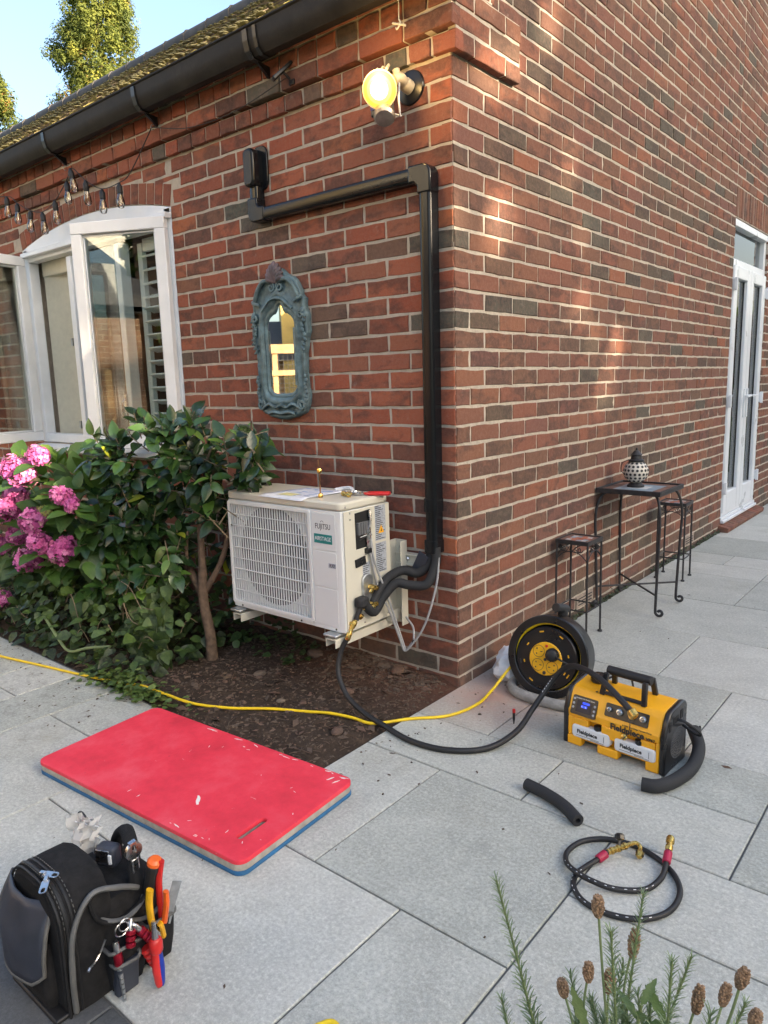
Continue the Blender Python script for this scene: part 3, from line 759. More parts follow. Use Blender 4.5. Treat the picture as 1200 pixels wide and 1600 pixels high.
# arch voussoirs
va = MB()
na = 23; a0 = math.asin(HW / ARC_R)
for i in range(na):
    th0 = -a0 + 2 * a0 * i / na + .0013; th1 = -a0 + 2 * a0 * (i + 1) / na - .0013
    pts = []
    for r_ in (ARC_R + .002, ARC_R + .107):
        for th in ((th0, th1) if r_ < ARC_R + .05 else (th1, th0)):
            pts.append((ARC_CU + r_ * math.sin(th) + rnd.uniform(-.001, .001), ARC_CZ + r_ * math.cos(th) + rnd.uniform(-.002, .002)))
    mb = MB(); cxu = sum(p[0] for p in pts) / 4; czu = sum(p[1] for p in pts) / 4
    f_ = [Vector((-(p[0] - cxu), -.0015, p[1] - czu)) for p in pts]; r__ = [Vector((v.x, .003, v.z)) for v in f_]; bk = [Vector((v.x, .06, v.z)) for v in f_]
    f_ = [v * 1 for v in f_]
    for v in f_: v.x *= .93; v.z *= .97
    mb.add(f_ + r__ + bk, [(3, 2, 1, 0)] + [(k, (k + 1) % 4, 4 + (k + 1) % 4, 4 + k) for k in range(4)] + [(4 + k, 4 + (k + 1) % 4, 8 + (k + 1) % 4, 8 + k) for k in range(4)])
    o = mb.build('arch_brick', M['brick_front'], front, loc=(-cxu, 0, czu), smooth=0, fix=True); o['tone'] = rnd.uniform(.1, .9)
tag(rest['front'].build('brickwork', M['brick_front'], front, tone=True, smooth=0), kind='stuff')
tag(rest['side'].build('brickwork', M['brick_side'], side, tone=True, smooth=0), kind='stuff')
# moss and grime at the foot of the side wall
ms = MB(); rm = random.Random(4)
for k in range(480):
    y = rm.uniform(.45, 3.8); a = abs(rm.gauss(0, .016)); 
    if noise.noise(Vector((y * 2.2, 0, 0))) < -.15: continue
    s = rm.uniform(.004, .012)
    ms.ball((.004 + rm.uniform(0, .012), y, a), s, 4, 0, (.7, 1.4, .7))
tag(ms.build('moss', M['leaf_weed'], side), kind='stuff')
# air bricks
for v in (1.12, 2.9):
    vb = MB(); vb.box((-.02, v + .1075, J(0) + .037), (.05, .213, .066))
    vo = vb.build('air_vent', M['vent'], house, bevel=.002)
    for r_ in range(3):
        sb_ = MB(); sb_.box((.0045, v + .1075, J(0) + .02 + r_ * .017), (.003, .17, .006), 0); sb_.build('slot', M['dark'], vo)  # dark strips laid on the vent face for the shade in its slots
# eaves gutter
gp = [(-.052, 2.738), (-.056, 2.69), (-.07, 2.658), (-.1, 2.640), (-.135, 2.642), (-.157, 2.664), (-.167, 2.70), (-.170, 2.742), (-.178, 2.747), (-.178, 2.752), (-.165, 2.750), (-.162, 2.70), (-.15, 2.67), (-.13, 2.65), (-.1, 2.648), (-.074, 2.664), (-.06, 2.69), (-.056, 2.738)]
gm = MB(); n = len(gp)
xs = [.09 - 14 * i / 40 for i in range(41)]
gm.add([(x, y, z) for x in xs for y, z in gp], [(i * n + k, i * n + (k + 1) % n, (i + 1) * n + (k + 1) % n, (i + 1) * n + k) for i in range(40) for k in range(n)] + [tuple(range(n)), tuple(40 * n + k for k in range(n - 1, -1, -1))])
gut = gm.build('gutter', M['gutter'], house, fix=True)
def bracket(x, w, arm=True):
    b = MB(); pr = [(y * 1.0 + (-.003 if y < -.1 else 0), z - .004) for y, z in gp[:8]]
    for i in range(len(pr) - 1):
        y0, z0 = pr[i]; y1, z1 = pr[i + 1]
        c = ((y0 + y1) / 2, (z0 + z1) / 2); l = math.hypot(y1 - y0, z1 - z0) + .003; a = math.atan2(z1 - z0, y1 - y0)
        b.box((0, 0, 0), (w, l, .006), 0, Matrix.Translation((x, c[0], c[1])) @ Matrix.Rotation(a, 4, 'X'))
    if arm:
        b.prism([(-.16, 2.668), (-.05, 2.585), (-.044, 2.585), (-.044, 2.63), (-.10, 2.637), (-.150, 2.655)], -.006, .006, 0, Matrix(((0, 0, 1, x), (1, 0, 0, 0), (0, 1, 0, 0), (0, 0, 0, 1))))
    b.build('bracket', M['black_plastic'], gut, fix=True)
for x in (-1.775, -2.715, -3.66, -4.6): bracket(x, .03)
bracket(-.925, .03); bracket(-.865, .02, False)
# roof: tiles in overlapping rows
SLP = .718; an = math.atan(SLP)
rf = MB(); rr_ = random.Random(9)
for j in range(44):
    yy = -.125 + j * .1 * math.cos(an); zz = 2.772 + (yy + .125) * SLP
    x = -.06 + (.0825 if j % 2 else 0)
    while x > -14:
        if j < 14 or rr_.random() < 1:
            m_ = Matrix.Translation((x - .08, yy, zz + rr_.uniform(-.003, .004))) @ Matrix.Rotation(an - .07 + rr_.uniform(-.02, .02), 4, 'X') @ Matrix.Rotation(rr_.uniform(-.01, .01), 4, 'Y')
            rf.box((0, .08, 0), (.161, .19, .013), 0, m_, rr_.random())
        x -= .165
roof = MB(); roof.add([(0, -.1, 2.765), (-14, -.1, 2.765), (-14, 4.0, 2.765 + 4.1 * SLP), (0, 4.0, 2.765 + 4.1 * SLP), (-14, 8.3, 2.6), (0, 8.3, 2.6)], [(0, 3, 2, 1), (3, 5, 4, 2)])
roof_o = roof.build('roof', M['roof'], house, smooth=0)
tag(rf.build('roof_tile', M['roof'], roof_o, tone=True, smooth=0), kind='stuff')
rgm = MB(); rgm.tube([(-.2235, 0, 0), (.2235, 0, 0)], .12, 10); rgm.tube([(.2, 0, 0), (.223, 0, 0)], .13, 10)
rme = rgm.mesh('ridge_tile', M['ridge'])
for i in range(32): put('ridge_tile', rme, roof_o, loc=(-.2 - i * .45, 4.0, 2.74 + 4.1 * SLP + rr_.uniform(-.004, .004)))
# moss lumps on the tiles
mo = MB()
for k in range(3200):
    y = -.11 + rr_.random() ** 1.3 * 3.6; x = -rr_.uniform(.1, 12)
    if noise.noise(Vector((x * .9, y * 1.2, 0))) < -.1: continue
    mo.ball((x, y, 2.787 + (y + .125) * SLP), rr_.uniform(.006, .02), 4, 0, (1.7, 1.2, .5))
mmo = mat('roof_moss', (.125, .112, .045), .95, var=.6, scale=14, bmp=.01, bscale=90)
tag(mo.build('roof_moss', mmo, roof_o), kind='stuff')

# ------------------------------------------------------------------ window with three lights
win = MB()
WX0, WX1, WZ0, WZ1 = -3.475, -1.785, .935, 2.145
FY = .035                                   # frame centre depth
for (c, d) in (((WX0 + .03, FY, (WZ0 + SPR) / 2), (.06, .07, SPR - WZ0)), ((WX1 - .03, FY, (WZ0 + SPR) / 2), (.06, .07, SPR - WZ0)),
               (((WX0 + WX1) / 2, FY, WZ0 + .03), (WX1 - WX0 - .121, .07, .06)), (((WX0 + WX1) / 2, FY, WZ1 + .012), (WX1 - WX0 - .121, .07, .06)),
               ((-2.895, FY, (WZ0 + WZ1) / 2), (.055, .066, WZ1 - WZ0 - .08)), ((-2.335, FY, (WZ0 + WZ1) / 2), (.055, .066, WZ1 - WZ0 - .08))):
    win.box(c, d)
wino = win.build('window', M['white_frame'], house, bevel=.006)
# arched head board, with a sloped lower trim
ap = [(-u_, z_ - .004) for u_, z_ in arcp]
hb = MB(); hb.prism(ap + [(WX0, 2.172), (WX1, 2.172)], 0, .05, 0, Matrix(((1, 0, 0, 0), (0, 0, -1, .05), (0, 1, 0, 0), (0, 0, 0, 1))))
hb.build('head_board', M['white_frame'], wino, fix=True)
tr = MB(); tr.box((WX0 + .86, -.012, 2.168), (1.66, .05, .03)); tr.build('head_trim', M['white_frame'], wino, bevel=.004)
sl = MB(); sl.prism([(-.085, -.012), (.07, .012), (.07, -.03), (-.085, -.04)], WX0 - .02, WX1 + .02, 0, Matrix(((0, 0, 1, 0), (1, 0, 0, 0), (0, 1, 0, .925), (0, 0, 0, 1))))
sl.build('window_sill', M['white_frame'], wino, bevel=.003, fix=True)
def sash(w, h, m_, name='sash'):
    s = MB()
    fr = .062
    s.box((w / 2, 0, fr / 2), (w, .045, fr)); s.box((w / 2, 0, h - fr / 2), (w, .045, fr))
    s.box((fr / 2, 0, h / 2), (fr, .045, h - 2 * fr)); s.box((w - fr / 2, 0, h / 2), (fr, .045, h - 2 * fr))
    bd = .014
    for y in (-.012,):
        s.box((w / 2, y, fr + bd / 2), (w - 2 * fr, .03, bd)); s.box((w / 2, y, h - fr - bd / 2), (w - 2 * fr, .03, bd))
        s.box((fr + bd / 2, y, h / 2), (bd, .03, h - 2 * fr - 2 * bd)); s.box((w - fr - bd / 2, y, h / 2), (bd, .03, h - 2 * fr - 2 * bd))
    for v in s.v: pass
    s.v = [tuple(m_ @ Vector(v)) for v in s.v]
    s.build(name, M['white_frame'], wino, bevel=.0045, fix=True)
    p = MB(); p.box((w / 2, 0, h / 2), (w - 2 * fr + .004, .005, h - 2 * fr + .004), 0, m_); p.build('pane', M['glass'], wino, smooth=0)
ha = R(180 + 27.5)
sash(.555, 1.215, Matrix.Translation((-1.80, -.022, .948)) @ Matrix.Rotation(ha, 4, 'Z'))
sash(.5, 1.215, Matrix.Translation((-3.445, -.022, .948)) @ Matrix.Rotation(R(-76), 4, 'Z'))
fp = MB(); fp.box((-2.615, FY, 1.54), (.51, .006, 1.13)); fp.build('pane', M['glass'], wino, smooth=0)
# interior: shutters and a room coloured dark for its shade
room = MB()
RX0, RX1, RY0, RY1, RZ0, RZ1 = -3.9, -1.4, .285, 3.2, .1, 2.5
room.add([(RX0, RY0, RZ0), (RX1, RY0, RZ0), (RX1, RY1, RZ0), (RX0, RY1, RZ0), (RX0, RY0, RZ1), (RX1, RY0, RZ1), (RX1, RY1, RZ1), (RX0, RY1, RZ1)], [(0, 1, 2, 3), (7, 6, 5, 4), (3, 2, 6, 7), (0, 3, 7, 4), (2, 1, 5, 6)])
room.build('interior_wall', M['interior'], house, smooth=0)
shp = MB()
for (x0, y0, x1, y1) in ((-3.40, .10, -3.13, .16), (-3.13, .165, -3.02, .24), (-3.02, .2, -2.96, .33)):
    v = Vector((x1 - x0, y1 - y0, 0)); L_ = v.length
    shp.box((L_ / 2, 0, .565), (L_, .026, 1.13), 0, Matrix.Translation((x0, y0, .98)) @ Matrix.Rotation(math.atan2(v.y, v.x), 4, 'Z'))
shp.build('folded_shutter', M['cream'], wino, bevel=.004)
bl = MB(); bl.box((-3.1, .11, 2.09), (.62, .05, .1)); bl.build('blind_rail', M['cream'], wino, bevel=.006)
hg = MB()
for z in (1.05, 1.6): hg.box((-3.16, .12, z), (.02, .012, .05))
hg.build('shutter_hinge', M['zinc'], wino)
sf = MB(); sf.box((-2.262, .12, 1.53), (.045, .03, 1.15)); sf.box((-1.93, .12, 1.53), (.035, .03, 1.15)); sf.box((-2.09, .12, .98), (.28, .03, .07)); sf.box((-2.09, .12, 2.09), (.28, .03, .07))
sfo = sf.build('shutter_frame', M['shutter'], wino, bevel=.003)
slm = MB(); slm.box((0, 0, 0), (.285, .072, .010)); slme = slm.mesh('shutter_slat', M['shutter'])
for i in range(14):
    o = put('shutter_slat', slme, wino, .002, loc=(-2.093, .12, 1.045 + i * .076)); o.rotation_euler = (R(-18 if i < 10 else 20), 0, 0)
wh = MB(); wh.box((-2.36, -.0, 1.2), (.016, .02, .1)); wh.tube([(-2.36, -.01, 1.22), (-2.36, -.03, 1.2), (-2.36, -.03, 1.12)], .005, 6); wh.build('window_latch', M['steel'], wino)

# ------------------------------------------------------------------ french door
dr = MB(); DY = -.045
zs0, zs1 = .07, 2.44
for (u0, u1, z0, z1) in ((DOOR0, DOOR0 + .06, .07, DOORT), (DOOR1 - .06, DOOR1, .07, DOORT), (DOOR0 + .06, DOOR1 - .06, DOORT - .06, DOORT), (DOOR0 + .06, DOOR1 - .06, 2.085, 2.15)):
    dr.box((DY - .01, (u0 + u1) / 2, (z0 + z1) / 2), (.07, u1 - u0 - .001, z1 - z0 - .001))
dro = dr.build('french_door', M['upvc'], house, bevel=.005)
hd = MB(); hd.box((DY + .022, (DOOR0 + DOOR1) / 2, DOORT - .03), (.03, DOOR1 - DOOR0 - .01, .05)); hd.build('door_head', M['upvc'], dro, bevel=.004)
sil = MB()
for i, (z, o_) in enumerate(((.075, .03), (.1, .012), (.125, -.0))): sil.box((DY + .01 + o_ / 2, (DOOR0 + DOOR1) / 2, z), (.06 + o_, DOOR1 - DOOR0 - .004, .023))
sil.build('door_sill', M['upvc'], dro, bevel=.004)
tp = MB(); tp.box((DY - .015, (DOOR0 + DOOR1) / 2, 2.265), (.006, DOOR1 - DOOR0 - .12, .23)); tp.build('pane', M['glass'], dro)
mid = (DOOR0 + DOOR1) / 2
for (a, b) in ((DOOR0 + .045, mid - .002), (mid + .002, DOOR1 - .045)):
    lf = MB(); st = .095; z0, z1 = .14, 2.095
    lf.box((DY + .018, a + st / 2, (z0 + z1) / 2), (.062, st, z1 - z0)); lf.box((DY + .018, b - st / 2, (z0 + z1) / 2), (.062, st, z1 - z0))
    lf.box((DY + .018, (a + b) / 2, z0 + .085), (.062, b - a - 2 * st, .17)); lf.box((DY + .018, (a + b) / 2, z1 - st / 2), (.062, b - a - 2 * st, st))
    lf.build('door_leaf', M['upvc'], dro, bevel=.008)
    gp_ = MB(); gp_.box((DY + .012, (a + b) / 2, (z0 + z1) / 2 + .04), (.006, b - a - 2 * st + .01, z1 - z0 - .26)); gp_.build('pane', M['glass'], dro)
    gk = MB()
    for yy in (a + st, b - st): gk.box((DY + .018, yy, (z0 + z1) / 2 + .037), (.008, .012, z1 - z0 - .27))
    gk.build('gasket', M['rubber'], dro)
for (y, zz) in ((DOOR0 + .03, (1.95, 1.05, .35)), (DOOR1 - .03, (1.95, 1.05, .35))):
    for z in zz:
        h = MB(); h.tube([(DY + .065, y, z - .05), (DY + .065, y, z + .05)], .013, 8); h.box((DY + .052, y, z), (.02, .03, .08)); h.build('hinge', M['upvc'], dro, bevel=.002)
for y, s_ in ((mid - .045, -1), (mid + .045, 1)):
    h = MB(); h.box((DY + .055, y, 1.02), (.012, .03, .24)); h.tube([(DY + .06, y, 1.08), (DY + .105, y, 1.08), (DY + .11, y + s_ * .02, 1.08), (DY + .11, y + s_ * .12, 1.075)], .009, 8); h.build('handle', M['upvc'], dro, bevel=.002)
cu_ = MB()
for (a, b) in ((DOOR0 + .062, mid), (mid, DOOR1 - .062)):
    n_ = 26
    cu_.add([(-.078 + .010 * math.sin(i * 1.9), a + (b - a) * i / n_, z) for z in (.3, 2.0) for i in range(n_ + 1)], [(i, i + 1, n_ + 2 + i, n_ + 1 + i) for i in range(n_)])
cu_.build('curtain', M['curtain'], dro, smooth=180)
dbk = MB(); dbk.box((-.6, mid, 1.3), (.02, 2.4, 2.6)); dbk.build('interior_wall', M['interior'], house)  # near-black board standing in for the unlit room behind the door
# brick on edge sill under the door
smm = MB(); smm.box((0, 0, 0), (.125, DOOR1 - DOOR0 + .08, .056)); smo = smm.build('sill_mortar', M['mortar'], side, loc=(.0105, (DOOR0 + DOOR1) / 2, .0205)); smo.rotation_euler = (0, R(14), 0)
bs = []
u = DOOR0 - .05
while u < DOOR1 + .05:
    mb = MB(); mb.box((0, 0, 0), (.13, .062, .06)); o = mb.build('sill_brick', M['brick_front'], side, bevel=.004, loc=(.012, u + .033, .022)); o.rotation_euler = (0, R(14), 0); o['tone'] = rnd.uniform(.2, .75); u += .075
# ------------------------------------------------------------------ pipe trunking
tk = empty('pipe_trunking', (-.0965, 0, .59), 0, 'glossy black square pipe trunking climbing the wall corner and turning left above the mirror', 'trunking')
def W2(o): return Matrix.Translation(-Vector(o))
TKM = W2((-.0965, 0, .59))
def duct(name, p0, p1, w, d, r=.008, parent=tk, off=0.0):
    """straight duct along p0->p1 on the front wall"""
    a, b = Vector(p0), Vector(p1); L_ = (b - a).length; z = (b - a).normalized()
    y = Vector((0, -1, 0)); x = y.cross(z)
    m_ = Matrix((x, y, z)).transposed().to_4x4(); m_.translation = a
    prof = [(-w / 2, 0), (w / 2, 0), (w / 2, d - .014)] + [(w / 2 - .014 + .014 * math.cos(R(t)), d - .014 + .014 * math.sin(R(t))) for t in (30, 60)] + [(w / 2 - .014, d), (-w / 2 + .014, d)] + [(-w / 2 + .014 - .014 * math.sin(R(t)), d - .014 + .014 * math.cos(R(t))) for t in (30, 60)] + [(-w / 2, d - .014)]
    mb = MB(); mb.prism(prof, 0, L_, 0, TKM @ m_)
    return mb.build(name, M['trunking'], parent, fix=True, bevel=.0015)
VX, HZ = -.0965, 2.044
duct('duct_length', (VX, 0, .77), (VX, 0, 1.98), .056, .056)
duct('duct_length', (VX, 0, .60), (VX, 0, .80), .054, .054)
duct('coupler', (VX, 0, .745), (VX, 0, .80), .062, .060)
duct('end_collar', (VX, 0, .575), (VX, 0, .628), .063, .061)
duct('duct_length', (-.16, 0, HZ), (-1.01, 0, HZ), .056, .056)
def elbow(c, ax, az, w, name='elbow'):
    """c corner centre; legs go ax (x dir sign) and az (z dir sign)"""
    mb = MB(); h = w / 2; L_ = .075
    poly = [(-h * ax + .04 * ax * (1 - math.cos(R(t))), -h * az + .04 * az * (1 - math.sin(R(t)))) for t in (0, 18, 36, 54, 72, 90)] + [(L_ * ax, -h * az), (L_ * ax, h * az), (h * ax + .014 * ax, h * az), (h * ax, h * az + .014 * az), (h * ax, L_ * az), (-h * ax, L_ * az)]
    m_ = Matrix(((1, 0, 0, c[0]), (0, 0, -1, 0), (0, 1, 0, c[2]), (0, 0, 0, 1)))
    mb.prism(poly, -.001, .059, 0, TKM @ m_); mb.build(name, M['trunking'], tk, fix=True, bevel=.007, seg=3)
elbow((VX, 0, HZ), -1, -1, .064); elbow((-1.072, 0, HZ), 1, 1, .064)
duct('duct_length', (-1.072, 0, HZ + .07), (-1.072, 0, 2.17), .054, .05)
mb = MB(); mb.prism(rrect(.07, .165, .026), .0, .072, 0, TKM @ Matrix(((1, 0, 0, -1.072), (0, 0, -1, 0), (0, 1, 0, 2.248), (0, 0, 0, 1))))
mb.build('wall_inlet_cover', M['trunking'], tk, fix=True, bevel=.012, seg=3)
mb = MB(); mb.prism(rrect(.096, .19, .035), .0, .012, 0, TKM @ Matrix(((1, 0, 0, -1.055), (0, 0, -1, 0), (0, 1, 0, 2.252), (0, 0, 0, 1))))
mb.build('wall_plate', M['trunking'], tk, fix=True, bevel=.003)

# ------------------------------------------------------------------ ornate mirror
mc = Vector((-.968, 0, 1.11))
mir = empty('wall_mirror', mc, 0, 'ornate verdigris framed mirror with shell crest hanging on the brick wall', 'mirror')
outer = [(0, .697), (.03, .69), (.055, .672), (.072, .655), (.1, .648), (.128, .625), (.15, .585), (.158, .555), (.178, .548), (.172, .53), (.176, .50), (.19, .475), (.186, .44), (.192, .40), (.178, .37), (.176, .34), (.165, .31), (.162, .2), (.17, .15), (.176, .11), (.168, .075), (.158, .05), (.14, .03), (.115, .024), (.09, .012), (.05, .008), (.02, .0), (0, .002)]
inner = [(0, .532), (.016, .522), (.024, .5), (.03, .492), (.05, .488), (.072, .475), (.09, .455), (.096, .43), (.096, .3), (.096, .155), (.075, .132), (.06, .125), (.03, .123), (0, .123)]
def sym(h): return [(x, z) for x, z in h] + [(-x, z) for x, z in h[::-1][1:-1]]
def ray_poly(poly, c, th):
    best = 0; d = (math.sin(th), math.cos(th)); n = len(poly)
    for i in range(n):
        x0, y0 = poly[i][0] - c[0], poly[i][1] - c[1]; x1, y1 = poly[(i + 1) % n][0] - c[0], poly[(i + 1) % n][1] - c[1]
        ex, ey = x1 - x0, y1 - y0; den = d[0] * ey - d[1] * ex
        if abs(den) < 1e-12: continue
        t = (x0 * ey - y0 * ex) / den; s_ = (x0 * d[1] - y0 * d[0]) / den
        if t > 0 and -1e-6 <= s_ <= 1 + 1e-6: best = max(best, t)
    return (c[0] + d[0] * best, c[1] + d[1] * best)
NO = 128; cc = (0, .33)
O_ = [ray_poly(sym(outer), cc, 2 * math.pi * i / NO) for i in range(NO)]; I_ = [ray_poly(sym(inner), cc, 2 * math.pi * i / NO) for i in range(NO)]
def lerp(i, f): return (O_[i][0] + (I_[i][0] - O_[i][0]) * f, O_[i][1] + (I_[i][1] - O_[i][1]) * f)
rings = [(0, .0), (0, .02), (.04, .028), (.12, .03), (.22, .024), (.36, .022), (.5, .026), (.6, .034), (.7, .036), (.78, .030), (.84, .020), (.9, .0225), (.95, .0215), (1, .0145), (1, .010)]
mb = MB()
mb.add([(lerp(i, f)[0] * (1 if f else 1), -d - (.0035 * noise.noise(Vector((lerp(i, f)[0] * 60, lerp(i, f)[1] * 60, 0))) if .02 < f < .8 else 0), lerp(i, f)[1]) for f, d in rings for i in range(NO)],
       [(r_ * NO + i, r_ * NO + (i + 1) % NO, (r_ + 1) * NO + (i + 1) % NO, (r_ + 1) * NO + i) for r_ in range(len(rings) - 1) for i in range(NO)])
mb.build('frame', M['verdigris'], mir, fix=True, smooth=60)
mb = MB(); mb.add([(x, -.012, z) for x, z in I_], [tuple(range(NO))]); mo_ = mb.build('mirror_glass', M['mirror'], mir, fix=False, smooth=0)
if mo_.data.polygons[0].normal.y > 0: mo_.data.flip_normals()
# carved ornaments
sh = MB()
for k in range(-4, 5):
    a = k * .3; L_ = .092 - abs(k) * .008
    sh.tube(spline([(0, -.032, .628), (math.sin(a) * L_ * .6, -.046, .628 + math.cos(a) * L_ * .6), (math.sin(a) * L_, -.034, .628 + math.cos(a) * L_)], 3), [.006, .008, .0095, .0105, .011, .0105, .006], 6)
sh.build('shell_crest', M['verdigris_rust'], mir, smooth=60)
def scroll(c, r, turns, s_, a0=0): return [(c[0] + s_ * math.cos(a0 + t) * r * (1 - .75 * t / (turns * 6.283)), -.034, c[1] + math.sin(a0 + t) * r * (1 - .75 * t / (turns * 6.283))) for t in [turns * 6.283 * k / 22 for k in range(23)]]
for s_ in (-1, 1):
    o_ = MB()
    o_.tube(scroll((.028 * s_, .608), .024, 1.4, s_, 1.0), .0065, 6)
    o_.tube(spline([(.02 * s_, -.034, .632), (.075 * s_, -.04, .638), (.12 * s_, -.038, .605), (.148 * s_, -.036, .555)], 5), .010, 7)
    o_.tube(spline([(.165 * s_, -.03, .555), (.15 * s_, -.042, .545), (.12 * s_, -.034, .535)], 4), .009, 6)
    o_.tube(spline([(.0 * s_, -.036, .56), (.04 * s_, -.04, .553), (.075 * s_, -.038, .528), (.105 * s_, -.036, .505)], 5), .007, 6)
    for q in range(9):
        z = .49 - q * .021; x = .167 + .008 * math.sin(q * 1.4)
        o_.ball((x * s_, -.03, z), .0125 - q * .0006, 6, 0, (1, .8, 1.3))
        o_.tube([(x * s_ - .012 * s_, -.03, z + .012), (x * s_ + .012 * s_, -.034, z - .008)], .005, 5)
    o_.tube(scroll((.158 * s_, .475), .02, 1.3, s_, .4), .006, 6)
    for q in range(7):
        z = .2 - q * .018; o_.ball(((.163 + .005 * math.sin(q * 2)) * s_, -.028, z), .010, 6, 0, (1, .8, 1.2))
    o_.tube(scroll((.14 * s_, .072), .026, 1.4, s_, 2.2), .008, 6)
    o_.tube(spline([(.12 * s_, -.034, .06), (.08 * s_, -.04, .075), (.04 * s_, -.038, .06), (0, -.038, .07)], 5), .008, 6)
    o_.tube(spline([(.09 * s_, -.034, .03), (.05 * s_, -.04, .038), (0, -.038, .03)], 5), .009, 6)
    o_.tube([(.112 * s_, -.038, .42), (.112 * s_, -.038, .16)], .004, 5)
    o_.build('carved_scroll', M['verdigris'], mir, smooth=60)

# ------------------------------------------------------------------ security light
sl_ = empty('security_light', (-.187, 0, 2.37), 0, 'lit round floodlight on a black wall disc below the eaves', 'light')
mb = MB(); mb.lathe([(.001, -.002), (.060, -.002), (.062, .004), (.059, .010), (.04, .016), (.001, .018)], 32, 0, aim((0, 0, 0), (0, -1, 0))); mb.lathe([(.006, .01), (.006, .013)], 8, 1, aim((.03, 0, -.01), (0, -1, 0)))
mb.build('wall_disc', [M['black_plastic'], M['dark']], sl_)
lensc = Vector((-.017, -.17, -.046)); ld = Vector((.42, -.86, -.36)).normalized(); bk = lensc - ld * .1
mb = MB(); mb.tube(spline([(.005, -.012, -.005), (-.002, -.045, .006), (.004, -.075, .012), (-.006, -.095, .004)], 5), [.026] * 5 + [.022] * 5 + [.02] * 6, 14); mb.tube([(-.004, -.075, .015), (-.010, -.08, .045)], .014, 10)
mb.build('arm', M['lamp_cream'], sl_)
mb = MB(); mb.lathe([(.012, -.02), (.03, -.012), (.036, .02), (.05, .05), (.0625, .085), (.065, .1), (.061, .1)], 28, 0, aim(bk, ld), caps=False)
mb.build('lamp_head', M['lamp_cream'], sl_)
mb = MB(); mb.lathe([(.0601, .099), (.048, .105), (.047, .1055)], 28, 0, aim(bk, ld), caps=False); mb.build('lens_rim', M['lamp_rim'], sl_)
mb = MB(); mb.lathe([(.0475, .105), (.042, .1067), (.034, .1085)], 28, 0, aim(bk, ld), caps=False); mb.build('lens_edge', M['lamp_mid'], sl_)
mb = MB(); mb.lathe([(.034, .1085), (.012, .111), (.001, .1115)], 28, 0, aim(bk, ld), caps=False); mb.build('lens', M['lamp_core'], sl_)
pl_d = bpy.data.lights.new('lamp_light', 'POINT'); pl_d.energy = 1.5; pl_d.color = (1, .62, .22); pl_d.shadow_soft_size = .05
pl_o = bpy.data.objects.new('lamp_light', pl_d); COL.objects.link(pl_o); pl_o.parent = sl_; pl_o.location = bk + ld * .17 + Vector((0, 0, .07))
for a in (0, .9, -.9):
    f_ = MB(); f_.tube([bk + ld * .07 + Vector((a * .03, 0, .062)), bk + ld * .03 + Vector((a * .03, 0, .075))], .006, 6); f_.build('cooling_fin', M['lamp_cream'], sl_)
mb = MB(); sd_ = Vector((-.5, -.45, -.8)).normalized()
mb.lathe([(.02, 0), (.036, .003), (.039, .055), (.041, .068), (.034, .078), (.001, .08)], 20, 0, aim((-.045, -.11, -.075), Vector((.35, -.45, -.8)))); mb.build('sensor_head', M['pewter'], sl_)
mb = MB(); mb.box((-.083, -.105, -.075), (.03, .05, .075)); mb.build('sensor_bracket', M['black_plastic'], sl_, bevel=.006)
mb = MB(); mb.box((-.083, -.131, -.068), (.024, .003, .045)); mb.build('sensor_label', M['purple'], sl_)
mb = MB(); mb.tube(spline([(.028, -.11, -.02), (.04, -.13, -.08), (.036, -.12, -.13), (.02, -.1, -.125), (-.02, -.11, -.11)], 5), .004, 6); mb.build('flex', M['grey_pvc'], sl_)

# ------------------------------------------------------------------ string lights
st = empty('string_light', (-2.71, -.05, 2.57), 0, 'string of clear filament bulbs on black cable slung over the window', 'string lights')
so = Vector((-2.71, -.05, 2.57))
BL = [(-4.3, 2.40), (-3.9, 2.50), (-3.361, 2.446), (-3.23, 2.386), (-3.073, 2.316), (-2.905, 2.279), (-2.745, 2.315), (-2.59, 2.398), (-2.52, 2.451), (-2.381, 2.358), (-2.224, 2.287), (-2.049, 2.286)]
cab = [Vector((x, -.12, z + .07)) for x, z in BL]
cab = [Vector((-5, -.12, 2.5))] + cab + [Vector((-1.95, -.11, 2.39)), Vector((-1.805, -.06, 2.585))]
mb = MB(); mb.tube([p - so for p in spline(cab, 4)], .0028, 5); mb.build('cable', M['rubber'], st)
bb = MB(); bb.lathe([(.004, -.062), (.016, -.056), (.021, -.04), (.020, -.02), (.013, .01), (.012, .02)], 14); bme = bb.mesh('bulb', M['bulb_glass'])
sk = MB(); sk.lathe([(.001, .014), (.014, .014), (.0155, .02), (.0155, .052), (.011, .058), (.006, .07)], 12); sme = sk.mesh('socket', M['rubber'])
fl_ = MB(); fl_.tube([(-.005, 0, .015), (-.008, 0, -.03), (-.002, 0, .0), (.003, 0, -.035), (.008, 0, .0), (.005, 0, .015)], .0013, 4); fme = fl_.mesh('filament', M['brass'])
for i, (x, z) in enumerate(BL):
    b = put('bulb', bme, st, loc=Vector((x, -.12, z)) - so); b.rotation_euler = (rnd.uniform(-.12, .12), rnd.uniform(-.16, .16), 0)
    put('socket', sme, b); put('filament', fme, b)
wl = MB(); wl.tube(spline([(-1.80, -.065, 2.585), (-1.5, -.06, 2.515), (-1.15, -.06, 2.505), (-.78, -.07, 2.55)], 8), .0022, 5)
tag(wl.build('lead_wire', M['rubber']), 'thin dark wire running along the eaves to the small solar panel', 'wire')
for i, (x, z) in enumerate(((-2.71, 2.585), (-1.80, 2.60))):
    h = MB(); h.tube(spline([(0, .035, .0), (0, 0, 0), (0, -.012, -.012), (0, -.006, -.026), (0, .006, -.022)], 4), .0022, 6); h.ball((0, .02, .0), .007, 6)
    tag(h.build('cup_hook', M['zinc'], loc=(x, -.055, z)), ('small cup hook under the gutter above the window bulbs', 'small cup hook under the gutter right of the window')[i], 'hook')
